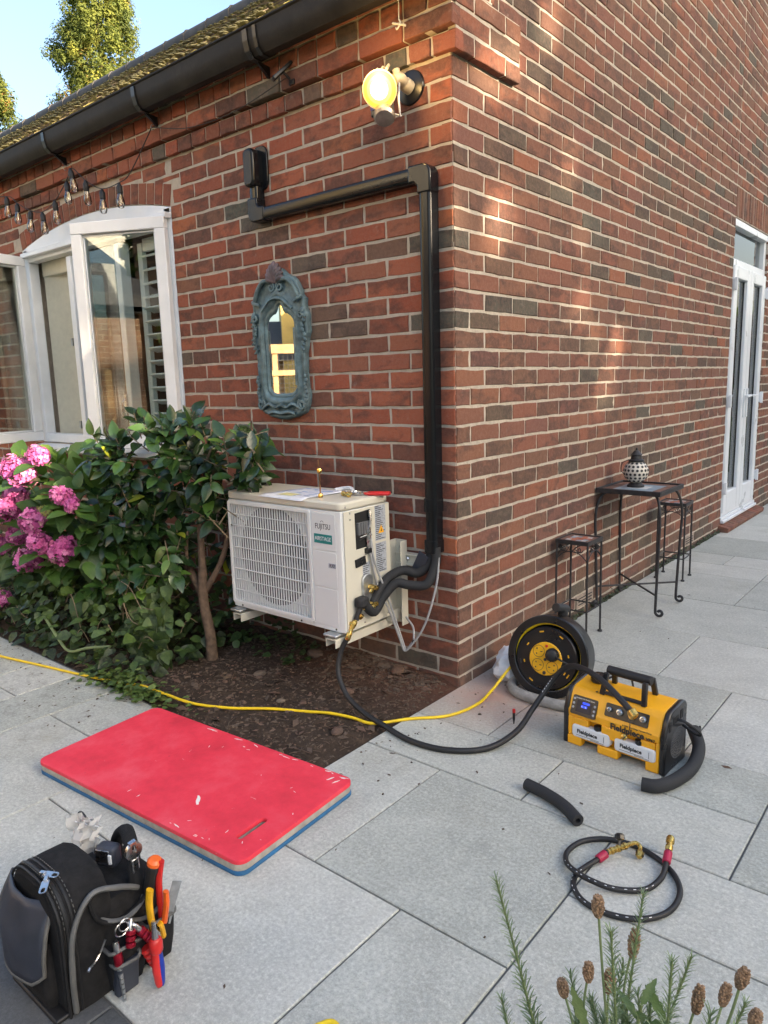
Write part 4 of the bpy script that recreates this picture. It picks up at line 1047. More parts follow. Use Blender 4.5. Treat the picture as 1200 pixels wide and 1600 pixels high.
sp_ = empty('solar_panel', (-.815, -.07, 2.58), 0, 'small black solar panel clipped under the gutter above the trunking', 'solar panel')
m_ = aim((0, 0, 0), (-.35, -.55, .75))
mb = MB(); mb.box((0, 0, 0), (.035, .11, .014), 0, m_); mb.build('panel_case', M['black_plastic'], sp_, bevel=.003)
mb = MB(); mb.box((0, 0, .0075), (.028, .1, .001), 0, m_); mb.build('solar_cell', M['vinyl'], sp_)
mb = MB(); mb.tube([(0, .0, 0), (.015, .03, -.03), (.03, .03, -.045)], .006, 6); mb.box((.03, .03, -.045), (.03, .02, .02)); mb.build('clip', M['black_plastic'], sp_)
hk = MB(); hk.tube([(0, 0, .09), (.0, 0, .02)], .0022, 6); hk.tube([(-.03, 0, .015), (.03, 0, -.01)], .004, 6); hk.tube(spline([(0, 0, .02), (.012, -.008, .0), (0, -.012, -.018), (-.01, -.006, -.008)], 4), .003, 6)
tag(hk.build('wall_hook', M['cream'], loc=(-.185, -.07, 2.565)), 'pale hook hanging from the eaves just above the floodlight', 'hook')

# ------------------------------------------------------------------ air conditioner
AX0, AX1, AY0, AY1, AZ0, AZ1 = -.968, -.273, -.392, -.102, .287, .815
AW, AD, AH = AX1 - AX0, AY1 - AY0, AZ1 - AZ0
ac = empty('air_conditioner', ((AX0 + AX1) / 2, (AY0 + AY1) / 2, AZ0), 0, 'white outdoor air conditioner unit mounted on the brick wall', 'air conditioner')
w2, d2 = AW / 2, AD / 2
gx0, gx1, gz0, gz1 = -w2 + .022, .168, .032, .478         # grille opening on the front
# casing: rounded shell with the front opening
mb = MB()
mb.prism([(-w2, d2), (-w2, -d2 + .018), (-w2 + .006, -d2 + .004), (gx0 - .004, -d2), (gx0 - .004, -d2 + .15), (gx1 + .004, -d2 + .15), (gx1 + .004, -d2), (w2 - .02, -d2), (w2 - .006, -d2 + .005), (w2 - .0005, -d2 + .018), (w2 - .0005, d2)], .002, AH - .034, 0)
mb.prism([(gx0 - .004, -d2 + .001), (gx1 + .004, -d2 + .001), (gx1 + .004, -d2 + .05), (gx0 - .004, -d2 + .05)], .002, gz0, 0)
mb.prism([(gx0 - .004, -d2 + .001), (gx1 + .004, -d2 + .001), (gx1 + .004, -d2 + .05), (gx0 - .004, -d2 + .05)], gz1, AH - .034, 0)
mb.build('casing', M['ac_white'], ac, fix=True, bevel=.003)
mb = MB(); mb.prism(rrect(AW + .006, AD + .006, .03, 6), AH - .032, AH + .002, 0); mb.build('top_cover', M['ac_cream'], ac, fix=True, bevel=.009, seg=3)
# shroud with fan opening
fc = (-.088, .258); fr_ = .219
FM = Matrix(((1, 0, 0, 0), (0, 0, -1, -d2 + .034), (0, 1, 0, 0), (0, 0, 0, 1)))
plate('shroud', [[(gx0, gz0), (gx1, gz0), (gx1, gz1), (gx0, gz1)], circle(fr_, 48, *fc)[::-1]], .004, M['ac_white'], ac, FM)
mb = MB(); mb.lathe([(fr_, 0), (fr_ - .01, .02), (fr_ - .01, .1)], 40, 0, FM @ Matrix.Translation((fc[0], fc[1], 0)) @ Matrix.Diagonal((1, 1, -1, 1)), caps=False)
mb.add([(fc[0] - .21, -d2 + .13, fc[1] - .21), (fc[0] + .21, -d2 + .13, fc[1] - .21), (fc[0] + .21, -d2 + .13, fc[1] + .21), (fc[0] - .21, -d2 + .13, fc[1] + .21)], [(0, 1, 2, 3)], 0)
mb.build('fan_barrel', M['fan_dark'], ac)
for k in range(3):
    a0 = k * 2.094 + .35; mb = MB(); vs_ = []
    for i in range(7):
        a = a0 + i * .2
        for r_ in (.03, .09, .14, .185): vs_.append((fc[0] + r_ * math.cos(a + r_ * 1.6), -d2 + .05 + .03 * i / 6, fc[1] + r_ * math.sin(a + r_ * 1.6)))
    mb.add(vs_, [(i * 4 + j, i * 4 + j + 1, i * 4 + j + 5, i * 4 + j + 4) for i in range(6) for j in range(3)]); mb.build('fan_blade', M['fan_grey'], ac, smooth=180)
mb = MB(); mb.lathe([(.001, 0), (.04, .004), (.045, .03)], 20, 0, Matrix.Translation((fc[0], -d2 + .045, fc[1])) @ Matrix.Rotation(R(-90), 4, 'X')); mb.build('fan_hub', M['fan_grey'], ac)
gr = MB(); nv = 31
for i in range(nv + 1):
    x = gx0 + .006 + (gx1 - gx0 - .012) * i / nv
    gr.tube([(x, -d2 + .006, gz0), (x, -d2 + .006, gz1)], .0033, 5, caps=False)
for i in range(10):
    z = gz0 + (gz1 - gz0) * i / 9; rr2 = .0030 if i in (3, 6) else .0021
    if 0 < i < 9: gr.tube([(gx0, -d2 + .003, z), (gx1, -d2 + .003, z)], rr2, 5, caps=False)
gr.build('grille', M['ac_white'], ac)
plate('grille_surround', [rrect(gx1 - gx0 + .026, gz1 - gz0 + .024, .012, 3, (gx0 + gx1) / 2, (gz0 + gz1) / 2), rrect(gx1 - gx0 - .004, gz1 - gz0 - .006, .008, 3, (gx0 + gx1) / 2, (gz0 + gz1) / 2)[::-1]], .008, M['ac_white'], ac, Matrix(((1, 0, 0, 0), (0, 0, -1, -d2 + .001), (0, 1, 0, 0), (0, 0, 0, 1))), .0015)
pm = Matrix(((1, 0, 0, 0), (0, 0, -1, -d2 - .0002), (0, 1, 0, 0), (0, 0, 0, 1)))
for (z0, z1, nm) in ((.333, .482, 'front_panel'), (.182, .327, 'front_panel'), (.022, .176, 'front_panel')):
    mb = MB(); mb.prism(rrect(.128, z1 - z0, .008, 4, .252, (z0 + z1) / 2), 0, .0022, 0, pm); mb.build(nm, M['ac_white'], ac, fix=True, bevel=.0015)
tm = lambda x, z, d=.0026: Matrix(((1, 0, 0, x), (0, 0, -1, -d2 - d), (0, 1, 0, z), (0, 0, 0, 1)))
text('lettering', 'FUJITSU', .031, tm(.248, .428), M['ink'], ac, xs=.8)
mb = MB(); mb.tube(spline([(.236, -d2 - .003, .446), (.245, -d2 - .003, .452), (.254, -d2 - .003, .446)], 4), .0009, 4); mb.build('lettering', M['ink'], ac)
mb = MB(); mb.box((.248, -d2 - .003, .379), (.098, .0014, .037)); mb.build('badge', M['teal'], ac)
text('lettering', 'AIRSTAGE', .023, tm(.248, .379, .0042), M['bottle_white'], ac, xs=.86)
mb = MB(); mb.box((.292, -d2 - .0026, .274), (.04, .0008, .02)); mb.build('badge', M['label_grey'], ac)
text('lettering', 'R32', .02, tm(.292, .274, .0035), M['ink'], ac, xs=.9)
# side plate with terminal opening. side face frame: local x -> world y, z up, normal +x
SM = Matrix(((0, 0, 1, w2 - .0005), (1, 0, 0, 0), (0, 1, 0, 0), (0, 0, 0, 1)))
yl = lambda y: y - (AY0 + AY1) / 2; zl = lambda z: z - AZ0
hole = [(yl(-.318), zl(.765)), (yl(-.222), zl(.770)), (yl(-.219), zl(.628)), (yl(-.232), zl(.618)), (yl(-.315), zl(.618))]
sp1 = plate('side_panel', [[(-d2 + .012, .008), (d2 - .002, .008), (d2 - .002, AH - .036), (-d2 + .012, AH - .036)], hole], .004, M['ac_cream'], ac, SM, .0008)
mb = MB(); mb.prism(hole, -.05, .001, 0, SM); mb.build('terminal_cavity', M['dark'], ac, fix=True)  # near-black block filling the opening in place of its inner shade
tb = MB()
for i in range(5): tb.box((yl(-.3) + i * .015, zl(.70), .004), (.012, .05, .02), 0, SM)
tb.build('terminal_block', M['fan_grey'], ac, bevel=.002)
for (y, z, w, h) in ((-.163, .705, .066, .145), (-.163, .56, .066, .125), (-.258, .53, .044, .052)):
    mb = MB(); mb.box((yl(y), zl(z), .0046), (w, h, .0008), 0, SM); lo = mb.build('rating_label', M['label_grey'], ac)
    lm = MB(); rw = random.Random(int(z * 100))
    for i in range(int(h / .008)):
        ww = w * rw.uniform(.3, .85); lm.box((yl(y) - w * .45 + ww / 2, zl(z) - h / 2 + .006 + i * .008, .0053), (ww, .0028, .0004), 0, SM)
    tag(lm.build('print', M['ink'], lo), kind='stuff')
mb = MB(); mb.prism([(yl(-.178), zl(.662)), (yl(-.142), zl(.662)), (yl(-.16), zl(.695))], .0054, .0062, 0, SM); mb.build('warning_label', M['yellow_plastic'], ac, fix=True)
mb = MB(); mb.prism([(yl(-.164), zl(.668)), (yl(-.156), zl(.668)), (yl(-.16), zl(.683))], .0063, .0066, 0, SM); mb.build('print', M['ink'], ac, fix=True)
mb = MB(); mb.box((yl(-.252), zl(.605), .012), (.028, .022, .02), 0, SM); mb.build('cable_clamp', M['black_plastic'], ac, bevel=.003)
mb = MB(); mb.box((yl(-.262), zl(.570), .008), (.06, .034, .008), 0, SM @ Matrix.Rotation(.12, 4, 'Z')); mb.build('clamp_strip', M['black_plastic'], ac, bevel=.002)
mb = MB(); mb.prism(rrect(.062, .17, .025, 4, yl(-.262), zl(.425)), .004, .016, 0, SM); mb.build('valve_plate', M['zinc'], ac, fix=True, bevel=.003)
for (y, z) in ((-.255, .455), (-.245, .385)):
    vb = MB(); a = Vector((w2 + .012, yl(y), zl(z)))
    vb.lathe([(.010, 0), (.012, .004), (.012, .022), (.009, .026), (.009, .036)], 6, 0, aim(a, (1, -.1, .05))); vb.lathe([(.008, 0), (.011, .006), (.011, .022), (.007, .03)], 6, 0, aim(a + Vector((.02, 0, 0)), (.1, .8, -.25)))
    vb.lathe([(.006, 0), (.008, .006), (.008, .024)], 8, 0, aim(a + Vector((.02, 0, 0)), (.1, -.6, -.7)))
    vb.build('service_valve', M['brass'], ac)
mb = MB(); mb.box((w2 + .026, yl(-.318), zl(.408)), (.04, .056, .046), 0); mb.build('foam_cap', M['foam'], ac, bevel=.012)
for (y, z) in ((-.345, .77), (-.345, .745), (-.13, .79), (-.13, .31), (-.28, .31), (-.37, .83 - .033)):
    mb = MB(); mb.lathe([(.004, 0), (.0035, .003), (.001, .0035)], 10, 0, aim((w2 + .004, yl(y), zl(z)), (1, 0, 0))); mb.build('screw', M['steel'], ac)
for x in (-.28, .1, .3):
    mb = MB(); mb.lathe([(.0045, 0), (.004, .002), (.001, .0025)], 10, 0, aim((x, -d2 - .001, .013), (0, -1, 0))); mb.build('screw', M['ink'], ac)
for x in (-w2 + .055, w2 - .055):
    mb = MB(); mb.box((x, -d2 - .012, -.006), (.07, .05, .012)); mb.build('foot', M['zinc'], ac, bevel=.004)

# ------------------------------------------------------------------ wall bracket
wb = empty('wall_bracket', (-.6, 0, .26), 0, 'cream steel bracket carrying the air conditioner, with slotted rail on the wall', 'bracket')
bo = Vector((-.6, 0, .26))
def bpart(name, c, d, bev=.003, mt='ac_cream'):
    mb = MB(); mb.box(Vector(c) - bo, d); return mb.build(name, M[mt], wb, bevel=bev)
bpart('rail', (-.55, -.014, .527), (.8, .026, .05)); 
mb = MB()
for z in (.505, .549): mb.box(Vector((-.55, -.032, z)) - bo, (.8, .012, .006))
mb.build('rail_lip', M['ac_cream'], wb)
for x in (-.27, -.905):
    up_ = MB(); 
    up_.box(Vector((x, -.03, .425)) - bo, (.062, .005, .37)); up_.box(Vector((x - .029, -.05, .425)) - bo, (.004, .04, .37)); up_.box(Vector((x + .029, -.05, .425)) - bo, (.004, .04, .37))
    up_.build('upright', M['ac_cream'], wb, bevel=.001)
    arm = MB(); x2 = x if x < -.5 else -.325
    arm.box(Vector((x2 + .0, -.225, .266)) - bo, (.052, .40, .005)); arm.box(Vector((x2 - .0255, -.225, .25)) - bo, (.004, .40, .034)); arm.box(Vector((x2 + .0255, -.225, .25)) - bo, (.004, .40, .034))
    arm.build('support_arm', M['ac_cream'], wb, bevel=.001)
    for z in (.58, .36, .29):
        b = MB(); b.lathe([(.009, 0), (.009, .006), (.004, .008), (.004, .012)], 6, 0, aim(Vector((x + .008, -.033, z)) - bo, (0, -1, 0))); b.build('bolt', M['steel'], wb)
for x in (-.175, -.16, -.235):
    b = MB(); b.lathe([(.010, 0), (.010, .006), (.005, .01)], 6, 0, aim(Vector((x, -.027, .53)) - bo, (0, -1, 0))); b.build('bolt', M['steel'], wb)
bpart('side_gusset', (-.285, -.06, .285), (.03, .09, .05))

# ------------------------------------------------------------------ insulated pipes, cables, hose
def tube_thing(name, pts, r, mt, label, cat, n=10, group=None, sm=8, parts=None):
    P = spline(pts, sm); o = P[0].copy()
    mb = MB(); mb.tube([p - o for p in P], r, n)
    return tag(mb.build(name, M[mt], loc=o, smooth=60), label, cat, group)
tube_thing('insulated_pipe', [(-.113, -.035, .60), (-.112, -.04, .535), (-.15, -.068, .487), (-.205, -.10, .497), (-.24, -.15, .475), (-.25, -.205, .43), (-.252, -.245, .385)], .0195, 'foam', 'upper black foam covered pipe curving from the trunking to the brass valves', 'pipe', 14)
tube_thing('insulated_pipe', [(-.080, -.04, .60), (-.077, -.045, .535), (-.095, -.085, .452), (-.155, -.125, .448), (-.2, -.155, .455), (-.232, -.2, .405), (-.243, -.25, .35), (-.248, -.30, .395)], .0195, 'foam', 'lower black foam covered pipe looping under the trunking end to the valves', 'pipe', 14)
mb = MB(); mb.box((0, 0, 0), (.05, .004, .09)); o = tag(mb.build('foam_offcut', M['vinyl'], loc=(-.145, -.062, .53), bevel=.001), 'bluish foam sheet tucked behind the pipes at the wall rail', 'foam'); o.rotation_euler = (0, R(28), 0)
cb_ = [[(-.268, -.235, .69), (-.262, -.245, .62), (-.255, -.235, .55), (-.258, -.205, .45), (-.235, -.16, .33), (-.215, -.12, .2), (-.198, -.11, .150), (-.16, -.10, .19), (-.12, -.09, .25), (-.085, -.08, .34), (-.062, -.06, .46), (-.062, -.045, .56)],
       [(-.268, -.228, .68), (-.25, -.235, .58), (-.245, -.21, .5), (-.235, -.18, .42), (-.225, -.14, .30), (-.21, -.11, .19), (-.194, -.105, .155), (-.165, -.095, .195)],
       [(-.27, -.035, .30), (-.235, -.045, .27), (-.19, -.06, .24), (-.165, -.09, .2)]]
for P, l in zip(cb_, ('long grey mains cable drooping from the terminal opening up to the trunking', 'second grey cable hanging close beside the first below the terminal opening', 'short thin grey cable dropping from the bracket upright to the cable tie')):
    tube_thing('mains_cable', P, .0048, 'grey_pvc', l, 'cable', 8)
tw = empty('terminal_wires', (-.27, -.25, .69), 0, 'twisted bare wires and braided sleeve in the open terminal hole', 'wires')
for q in range(5):
    mb = MB(); mb.tube(spline([(0, -.02 - q * .006, .01 - q * .012), (.012, -.0 + .004 * q, -.02), (.004, .015, -.045)], 5), .0016, 5); mb.build('wire', M[('grey_pvc', 'steel', 'copper', 'bottle_white', 'ink')[q]], tw)
mb = MB(); mb.tube(spline([(.004, .018, .075), (.012, .012, .03), (.01, .0, -.02), (.006, .005, -.07)], 5), [.006] * 8 + [.008] * 8, 8); mb.build('braid', M['steel'], tw)
mb = MB(); mb.lathe([(.005, 0), (.0065, .002), (.0065, .008), (.005, .01)], 10, 0, aim((-.165, -.098, .19), (.5, .1, .8))); tag(mb.build('cable_tie', M['ink']), 'black cable tie round the grey cables by the wall', 'cable tie')

vh = empty('vacuum_hose', (-.27, -.36, .31), 0, 'long black vacuum hose running from the brass valve over the soil to the yellow pump', 'hose')
vo_ = Vector((-.27, -.36, .31))
HP = [(-.272, -.378, .275), (-.292, -.40, .22), (-.285, -.43, .14), (-.22, -.455, .07), (-.12, -.47, .03), (-.01, -.482, .014), (.14, -.512, .012), (.28, -.488, .012), (.385, -.4, .014), (.425, -.27, .035), (.43, -.16, .08), (.45, -.09, .14), (.485, -.065, .2), (.54, -.08, .245), (.62, -.13, .265), (.70, -.18, .262), (.775, -.222, .238), (.828, -.243, .208)]
mb = MB(); mb.tube([p - vo_ for p in spline(HP, 7)], .0105, 12); mb.build('hose', M['rubber'], vh, smooth=60)
pr_ = MB(); HS = spline(HP, 14)
for i in range(150, 176, 2): pr_.tube([HS[i] - vo_ + Vector((.0, -.006, .0092)), HS[i + 1] - vo_ + Vector((0, -.006, .0092))], .0013, 4)
tag(pr_.build('print', M['bottle_white'], vh), kind='stuff')
bf = MB(); bf.lathe([(.009, 0), (.012, .004), (.012, .03), (.009, .034), (.008, .05), (.011, .052), (.011, .07)], 8, 0, aim(Vector((-.274, -.384, .262)) - vo_, (.22, .35, .9)))
bf.build('hose_fitting', M['brass'], vh)
bt = MB(); c0 = Vector((-.258, -.358, .325)) - vo_
bt.lathe([(.010, 0), (.010, .02), (.007, .022), (.007, .03)], 8, 0, aim(c0, (-.9, -.4, .1))); bt.lathe([(.008, -.015), (.011, -.01), (.011, .012), (.007, .016), (.007, .03)], 6, 0, aim(c0, (.2, .5, .8)))
bt.lathe([(.007, 0), (.010, .004), (.010, .02), (.006, .022)], 6, 0, aim(c0 + Vector((.012, .02, .02)), (.6, .3, .7))); bt.lathe([(.006, 0), (.009, .004), (.009, .022)], 6, 0, aim(c0 + Vector((.01, .05, .05)), (.1, .9, .6)))
bt.build('valve_core_tool', M['brass'], vh)
bs_ = MB(); bs_.tube([c0 + Vector((0.005, .01, .015)), c0 + Vector((.01, .03, .06))], .011, 10); bs_.build('grip_sleeve', M['rubber'], vh)
fp_ = MB(); fp_.lathe([(.011, -.012), (.015, -.008), (.015, .012), (.010, .016)], 12, 0, aim(Vector((.828, -.243, .208)) - vo_, (.75, -.35, -.55))); fp_.build('hose_fitting', M['brass'], vh)

# ------------------------------------------------------------------ things on top of the air conditioner
TZ = AZ1 + .0025
pp = empty('instruction_sheet', (-.62, -.29, TZ), 0, 'creased white printed sheet with a yellow box lying on the air conditioner top', 'paper')
mb = MB(); nx_, ny_ = 10, 8; cor = [Vector((-.74, -.405)), Vector((-.475, -.408)), Vector((-.44, -.16)), Vector((-.70, -.17))]
def pq(u, v):
    a = cor[0].lerp(cor[1], u); b = cor[3].lerp(cor[2], u); c = a.lerp(b, v)
    dz = .0025 + .003 * abs(math.sin(u * 5)) * v
    if c.y < -.392: dz -= (-.392 - c.y) * .6
    return Vector((c.x + .62, c.y + .29, dz))
mb.add([pq(i / nx_, j / ny_) for j in range(ny_ + 1) for i in range(nx_ + 1)], [(j * (nx_ + 1) + i, j * (nx_ + 1) + i + 1, (j + 1) * (nx_ + 1) + i + 1, (j + 1) * (nx_ + 1) + i) for j in range(ny_) for i in range(nx_)])
po_ = mb.build('sheet', M['paper'], pp, smooth=180); sm_ = po_.modifiers.new('thickness', 'SOLIDIFY'); sm_.thickness = .0006
pm_ = MB(); py = MB(); rp = random.Random(2)
for k in range(34):
    u = rp.uniform(.05, .8); v = rp.uniform(.12, .95); du = rp.uniform(.05, .16); dv = rp.uniform(.015, .05)
    if u < .42 and v < .3: continue
    q = [pq(a, b) + Vector((0, 0, .0009)) for a, b in ((u, v), (min(u + du, .97), v), (min(u + du, .97), min(v + dv, .98)), (u, min(v + dv, .98)))]
    pm_.add(q, [(0, 1, 2, 3)])
tag(pm_.build('print', M['paper_print'], pp), kind='stuff'); py.add([pq(a, b) + Vector((0, 0, .0012)) for a, b in ((.3, .14), (.62, .14), (.62, .36), (.3, .36))], [(0, 1, 2, 3)]); py.build('print', M['paper_yellow'], pp)
fp2 = empty('flare_pipe', (-.44, -.33, TZ), 0, 'thin upright copper pipe with two brass nuts standing on the air conditioner', 'pipe')
mb = MB(); mb.tube([(0, 0, .0), (0, -.002, .09), (-.002, -.003, .155)], .003, 8); mb.build('pipe', M['copper'], fp2)
for z, h in ((.0, .017), (.1, .02)):
    mb = MB(); mb.lathe([(.007, z), (.0105, z + .002), (.0105, z + h * .7), (.007, z + h)], 6); mb.build('flare_nut', M['brass'], fp2)
pl_ = empty('pliers', (-.33, -.2, TZ + .008), R(28), 'red handled pliers lying on the air conditioner by its back edge', 'pliers')
for s_ in (-1, 1):
    mb = MB(); mb.tube(spline([(-.01, -.003 * s_, 0), (.03, .007 * s_, 0), (.08, .012 * s_, 0), (.115, .009 * s_, 0)], 5), [.005] * 5 + [.0075] * 11, 8); mb.build('handle', M['red_plastic'], pl_)
    mb = MB(); mb.box((-.03, .004 * s_, 0), (.05, .008, .01)); mb.build('jaw', M['steel'], pl_, bevel=.002)
mb = MB(); mb.lathe([(.012, -.006), (.012, .006)], 14); mb.build('pivot', M['steel'], pl_)
for i, (x, y, l) in enumerate(((-.395, -.25, 'brass nut left of the pliers on the air conditioner'), (-.362, -.262, 'brass fitting with steel end lying before the pliers'), (-.352, -.215, 'polished steel connector touching the plier jaws'), (-.335, -.262, 'brass nut nearest the front below the plier jaws'))):
    mb = MB(); mb.lathe([(.006, 0), (.0105, .002), (.0105, .012), (.006, .018), (.006, .024)], 6, 0, aim((0, 0, .0105), (math.cos(i * 1.3), math.sin(i * 1.3), 0)))
    tag(mb.build('brass_nut' if i != 2 else 'connector', M['brass' if i != 2 else 'steel'], loc=(x, y, TZ)), l, 'fitting')
mb = MB(); mb.tube(spline([(-.05, -.01, .004), (-.02, .012, .01), (.02, .012, .014), (.05, -.005, .006)], 5), .008, 6, flat=1); tag(mb.build('tape_strip', M['bottle_white'], loc=(-.47, -.15, TZ)), 'curled strip of white tape at the back of the air conditioner top', 'tape')
# ------------------------------------------------------------------ kneeling mat
ma = R(4.05)
km = empty('kneeling_mat', (-.285, -1.143, 0), ma, 'scuffed red kneeling mat with grey and blue foam layers beside the soil bed', 'mat')
ML, MWd = .985, .487
slot_c = (.405, -.115)
def slot(m_=0):
    out = []; L_, w_ = .108, .021
    P = rrect(w_ + m_, L_ + m_, .010, 4, *slot_c)
    return P[::-1]
hand = rrect(ML, MWd, .032, 6)
plate('foam_layer', [hand, slot()], .013, M['kneel_blue'], km, Matrix.Translation((0, 0, .0005)), .002)
plate('foam_layer', [[(x * .997, y * .995) for x, y in hand], slot()], .019, M['kneel_grey'], km, Matrix.Translation((0, 0, .0136)), .0015)
plate('foam_layer', [hand, slot(.001)], .0135, M['kneel_red'], km, Matrix.Translation((0, 0, .0328)), .0025)
sc_ = MB(); rs = random.Random(21)
def scuff(x, y, L_, w_, a): 
    m_ = Matrix.Translation((x, y, .0466)) @ Matrix.Rotation(a, 4, 'Z'); n_ = 5
    up_ = [(L_ * (i / n_ - .5), w_ * rs.uniform(.3, 1) * (.3 + math.sin(math.pi * (i + .5) / (n_ + 1)))) for i in range(n_ + 1)]
    dn_ = [(L_ * (i / n_ - .5), -w_ * rs.uniform(.3, 1) * (.3 + math.sin(math.pi * (i + .5) / (n_ + 1)))) for i in range(n_, -1, -1)]
    sc_.add([(p[0], p[1], 0) for p in up_ + dn_], [tuple(range(2 * n_ + 2))], 0, m_)
scuff(.165, -.105, .05, .0075, -.75)
for k in range(15):
    scuff(rs.uniform(-.1, .46), rs.uniform(-.22, .22), rs.uniform(.004, .016), rs.uniform(.0006, .0022), rs.uniform(0, 3.1))
for k in range(16):
    scuff(rs.uniform(-.3, .46), .232 + rs.uniform(-.006, .004), rs.uniform(.01, .04), rs.uniform(.001, .003), rs.uniform(-.3, .3))
for k in range(5): scuff(rs.uniform(.0, .45), -.225 + rs.uniform(-.004, .006), rs.uniform(.006, .03), rs.uniform(.001, .002), rs.uniform(-.2, .2))
for (x, y) in ((.425, .205), (.452, .2)): scuff(x, y, .028, .0028, 1.2)
tag(sc_.build('scuff_mark', M['scuff'], km, smooth=0), kind='stuff')

# ------------------------------------------------------------------ vacuum pump
pa = R(-4.76)
pu = empty('vacuum_pump', (.7440, -.105, 0), pa, 'yellow portable vacuum pump with black carry handle and two white oil bottles', 'pump')
PL = .33
YZ = Matrix(((0, 0, 1, 0), (1, 0, 0, 0), (0, 1, 0, 0), (0, 0, 0, 1)))     # (y,z) profile extruded along x
prof = [(-.055, .012), (-.055, .098), (-.079, .104), (-.080, .128), (-.074, .136), (-.060, .176), (-.046, .197), (-.03, .203), (.05, .2115), (.07, .205), (.078, .19), (.08, .012)]
mb = MB(); mb.prism(prof, -PL / 2, PL / 2, 0, YZ); body = mb.build('body', M['yellow_plastic'], pu, fix=True, bevel=.004)
bl_ = MB()
for (x, w, z0, z1, y0) in ((-.138, .054, 0, .034, -.082), (-.012, .075, 0, .03, -.084), (.142, .046, 0, .04, -.082), (-.155, .02, .034, .105, -.08), (.158, .014, .03, .105, -.08)):
    bl_.box((x, (y0 - .05) / 2, (z0 + z1) / 2), (w, -.05 - y0, z1 - z0))
bl_.box((-.117, -.066, .088), (.06, .026, .03)); bl_.box((.0, -.067, .083), (.075, .03, .045)); bl_.box((.125, -.067, .085), (.05, .026, .03)); bl_.box((.0, .06, .008), (PL - .01, .03, .016))
bl_.build('front_moulding', M['yellow_plastic'], pu, bevel=.005)
for s_ in (-1, 1):
    mb = MB(); mb.prism([(-.083, .0), (-.083, .13), (-.064, .178), (-.048, .2), (-.03, .2065), (.052, .215), (.074, .208), (.082, .192), (.084, .0)], 0, .02, 0, Matrix.Translation((s_ * PL / 2 - (.02 if s_ < 0 else 0) + (-.0 if s_ > 0 else .004), 0, 0)) @ YZ)
    ep = mb.build('end_panel', M['black_plastic'], pu, fix=True, bevel=.006)
    if s_ > 0:
        vt = MB(); x = PL / 2 + .0205
        for rr2 in range(1, 7):
            for k in range(6 * rr2):
                a = 2 * math.pi * k / (6 * rr2); vt.lathe([(.0028, 0), (.0026, .0012), (.001, .0013)], 6, 0, aim((x - .0006, .012 + rr2 * .0085 * math.cos(a), .085 + rr2 * .0085 * math.sin(a)), (1, 0, 0)))
        vt.build('vent_grille', M['fan_grey'], pu)
        for (y, z, w, h) in ((-.052, .158, .016, .032), (.035, .176, .022, .03), (-.008, .17, .04, .022)):
            mb = MB(); mb.box((x, y, z), (.002, w, h)); mb.build('socket', M['dark'], pu, bevel=.0008)
        mb = MB(); mb.tube(spline([(x - .01, -.005, .165), (x + .022, .0, .168), (x + .06, .02, .14), (x + .064, .03, .122), (x + .04, .035, .122), (x + .0, .05, .13)], 6), .0048, 8); mb.build('power_lead', M['rubber'], pu)
# handle
HX = .018
for y in (-.033, .040):
    mb = MB()
    for s_ in (-1, 1):
        mb.box((0, 0, 0), (.018, .014, .078), 0, Matrix.Translation((HX + s_ * .071, y, .235)) @ Matrix.Rotation(R(-s_ * 5), 4, 'Y') @ Matrix.Rotation(R(14 if y > 0 else -14) , 4, 'X'))
    mb.box((HX, y + (.006 if y > 0 else -.004), .205), (.16, .018, .008))
    mb.build('handle_bracket', M['black_plastic'], pu, bevel=.003)
mb = MB(); mb.tube([(HX - .078, .004, .272), (HX + .078, .004, .272)], .0155, 14); mb.build('handle_grip', M['rubber'], pu, bevel=.002)
mb = MB(); mb.lathe([(.027, 0), (.031, .004), (.030, .022), (.024, .028), (.001, .029)], 10, 0, Matrix.Translation((-.105, .03, .207))); mb.build('filler_cap', M['black_plastic'], pu, bevel=.002)
for (x, y) in ((-.075, -.043), (.09, -.036)):
    mb = MB(); mb.lathe([(.004, 0), (.004, .0012), (.001, .0013)], 8, 0, aim((x, y, .2015), (0, -.2, 1))); mb.build('screw', M['ink'], pu)
# sloping control face
fa = Vector((0, -.0775, .130)); fb = Vector((0, -.0485, .194)); fu = (fb - fa).normalized(); fn = Vector((0, -fu.z, fu.y))
def FMx(x, t, d=.001): return frame(fa + fu * t + fn * d + Vector((x, 0, 0)), (1, 0, 0), fu)
mb = MB(); mb.prism(rrect(.094, .066, .006), -.004, .0035, 0, FMx(-.106, .018)); mb.build('display_panel', M['black_plastic'], pu, fix=True, bevel=.0015)
mb = MB(); mb.prism(rrect(.056, .04, .002), .0036, .0045, 0, FMx(-.106, .016)); mb.build('display_screen', M['screen_off'], pu, fix=True)
for (x, t, w, h) in ((-.1, .029, .026, .007), (-.105, .017, .022, .008)):
    mb = MB(); mb.prism(rrect(w, h, .001), .0046, .005, 0, FMx(x, t)); mb.build('display_digits', M['screen'], pu, fix=True)
for (x) in (-.113, -.099):
    mb = MB(); mb.prism(rrect(.004, .004, .001), .0051, .0054, 0, FMx(x, .016)); mb.build('display_digits', M['bottle_white'], pu, fix=True)
for x in (-.145, -.067):
    for t in (.000, .014, .03):
        mb = MB(); mb.prism(circle(.0042, 10), .003, .0046, 0, FMx(x, t + (.008 if x < -.1 else -.002))); mb.build('button', M['label_grey'], pu, fix=True)
text('lettering', 'RunQuick Oil Change System', .0058, FMx(-.106, .0425, .0046), M['bottle_white'], pu)
mb = MB(); mb.prism(rrect(.152, .044, .005), -.004, .003, 0, FMx(.045, .034)); mb.build('port_panel', M['black_plastic'], pu, fix=True, bevel=.0015)
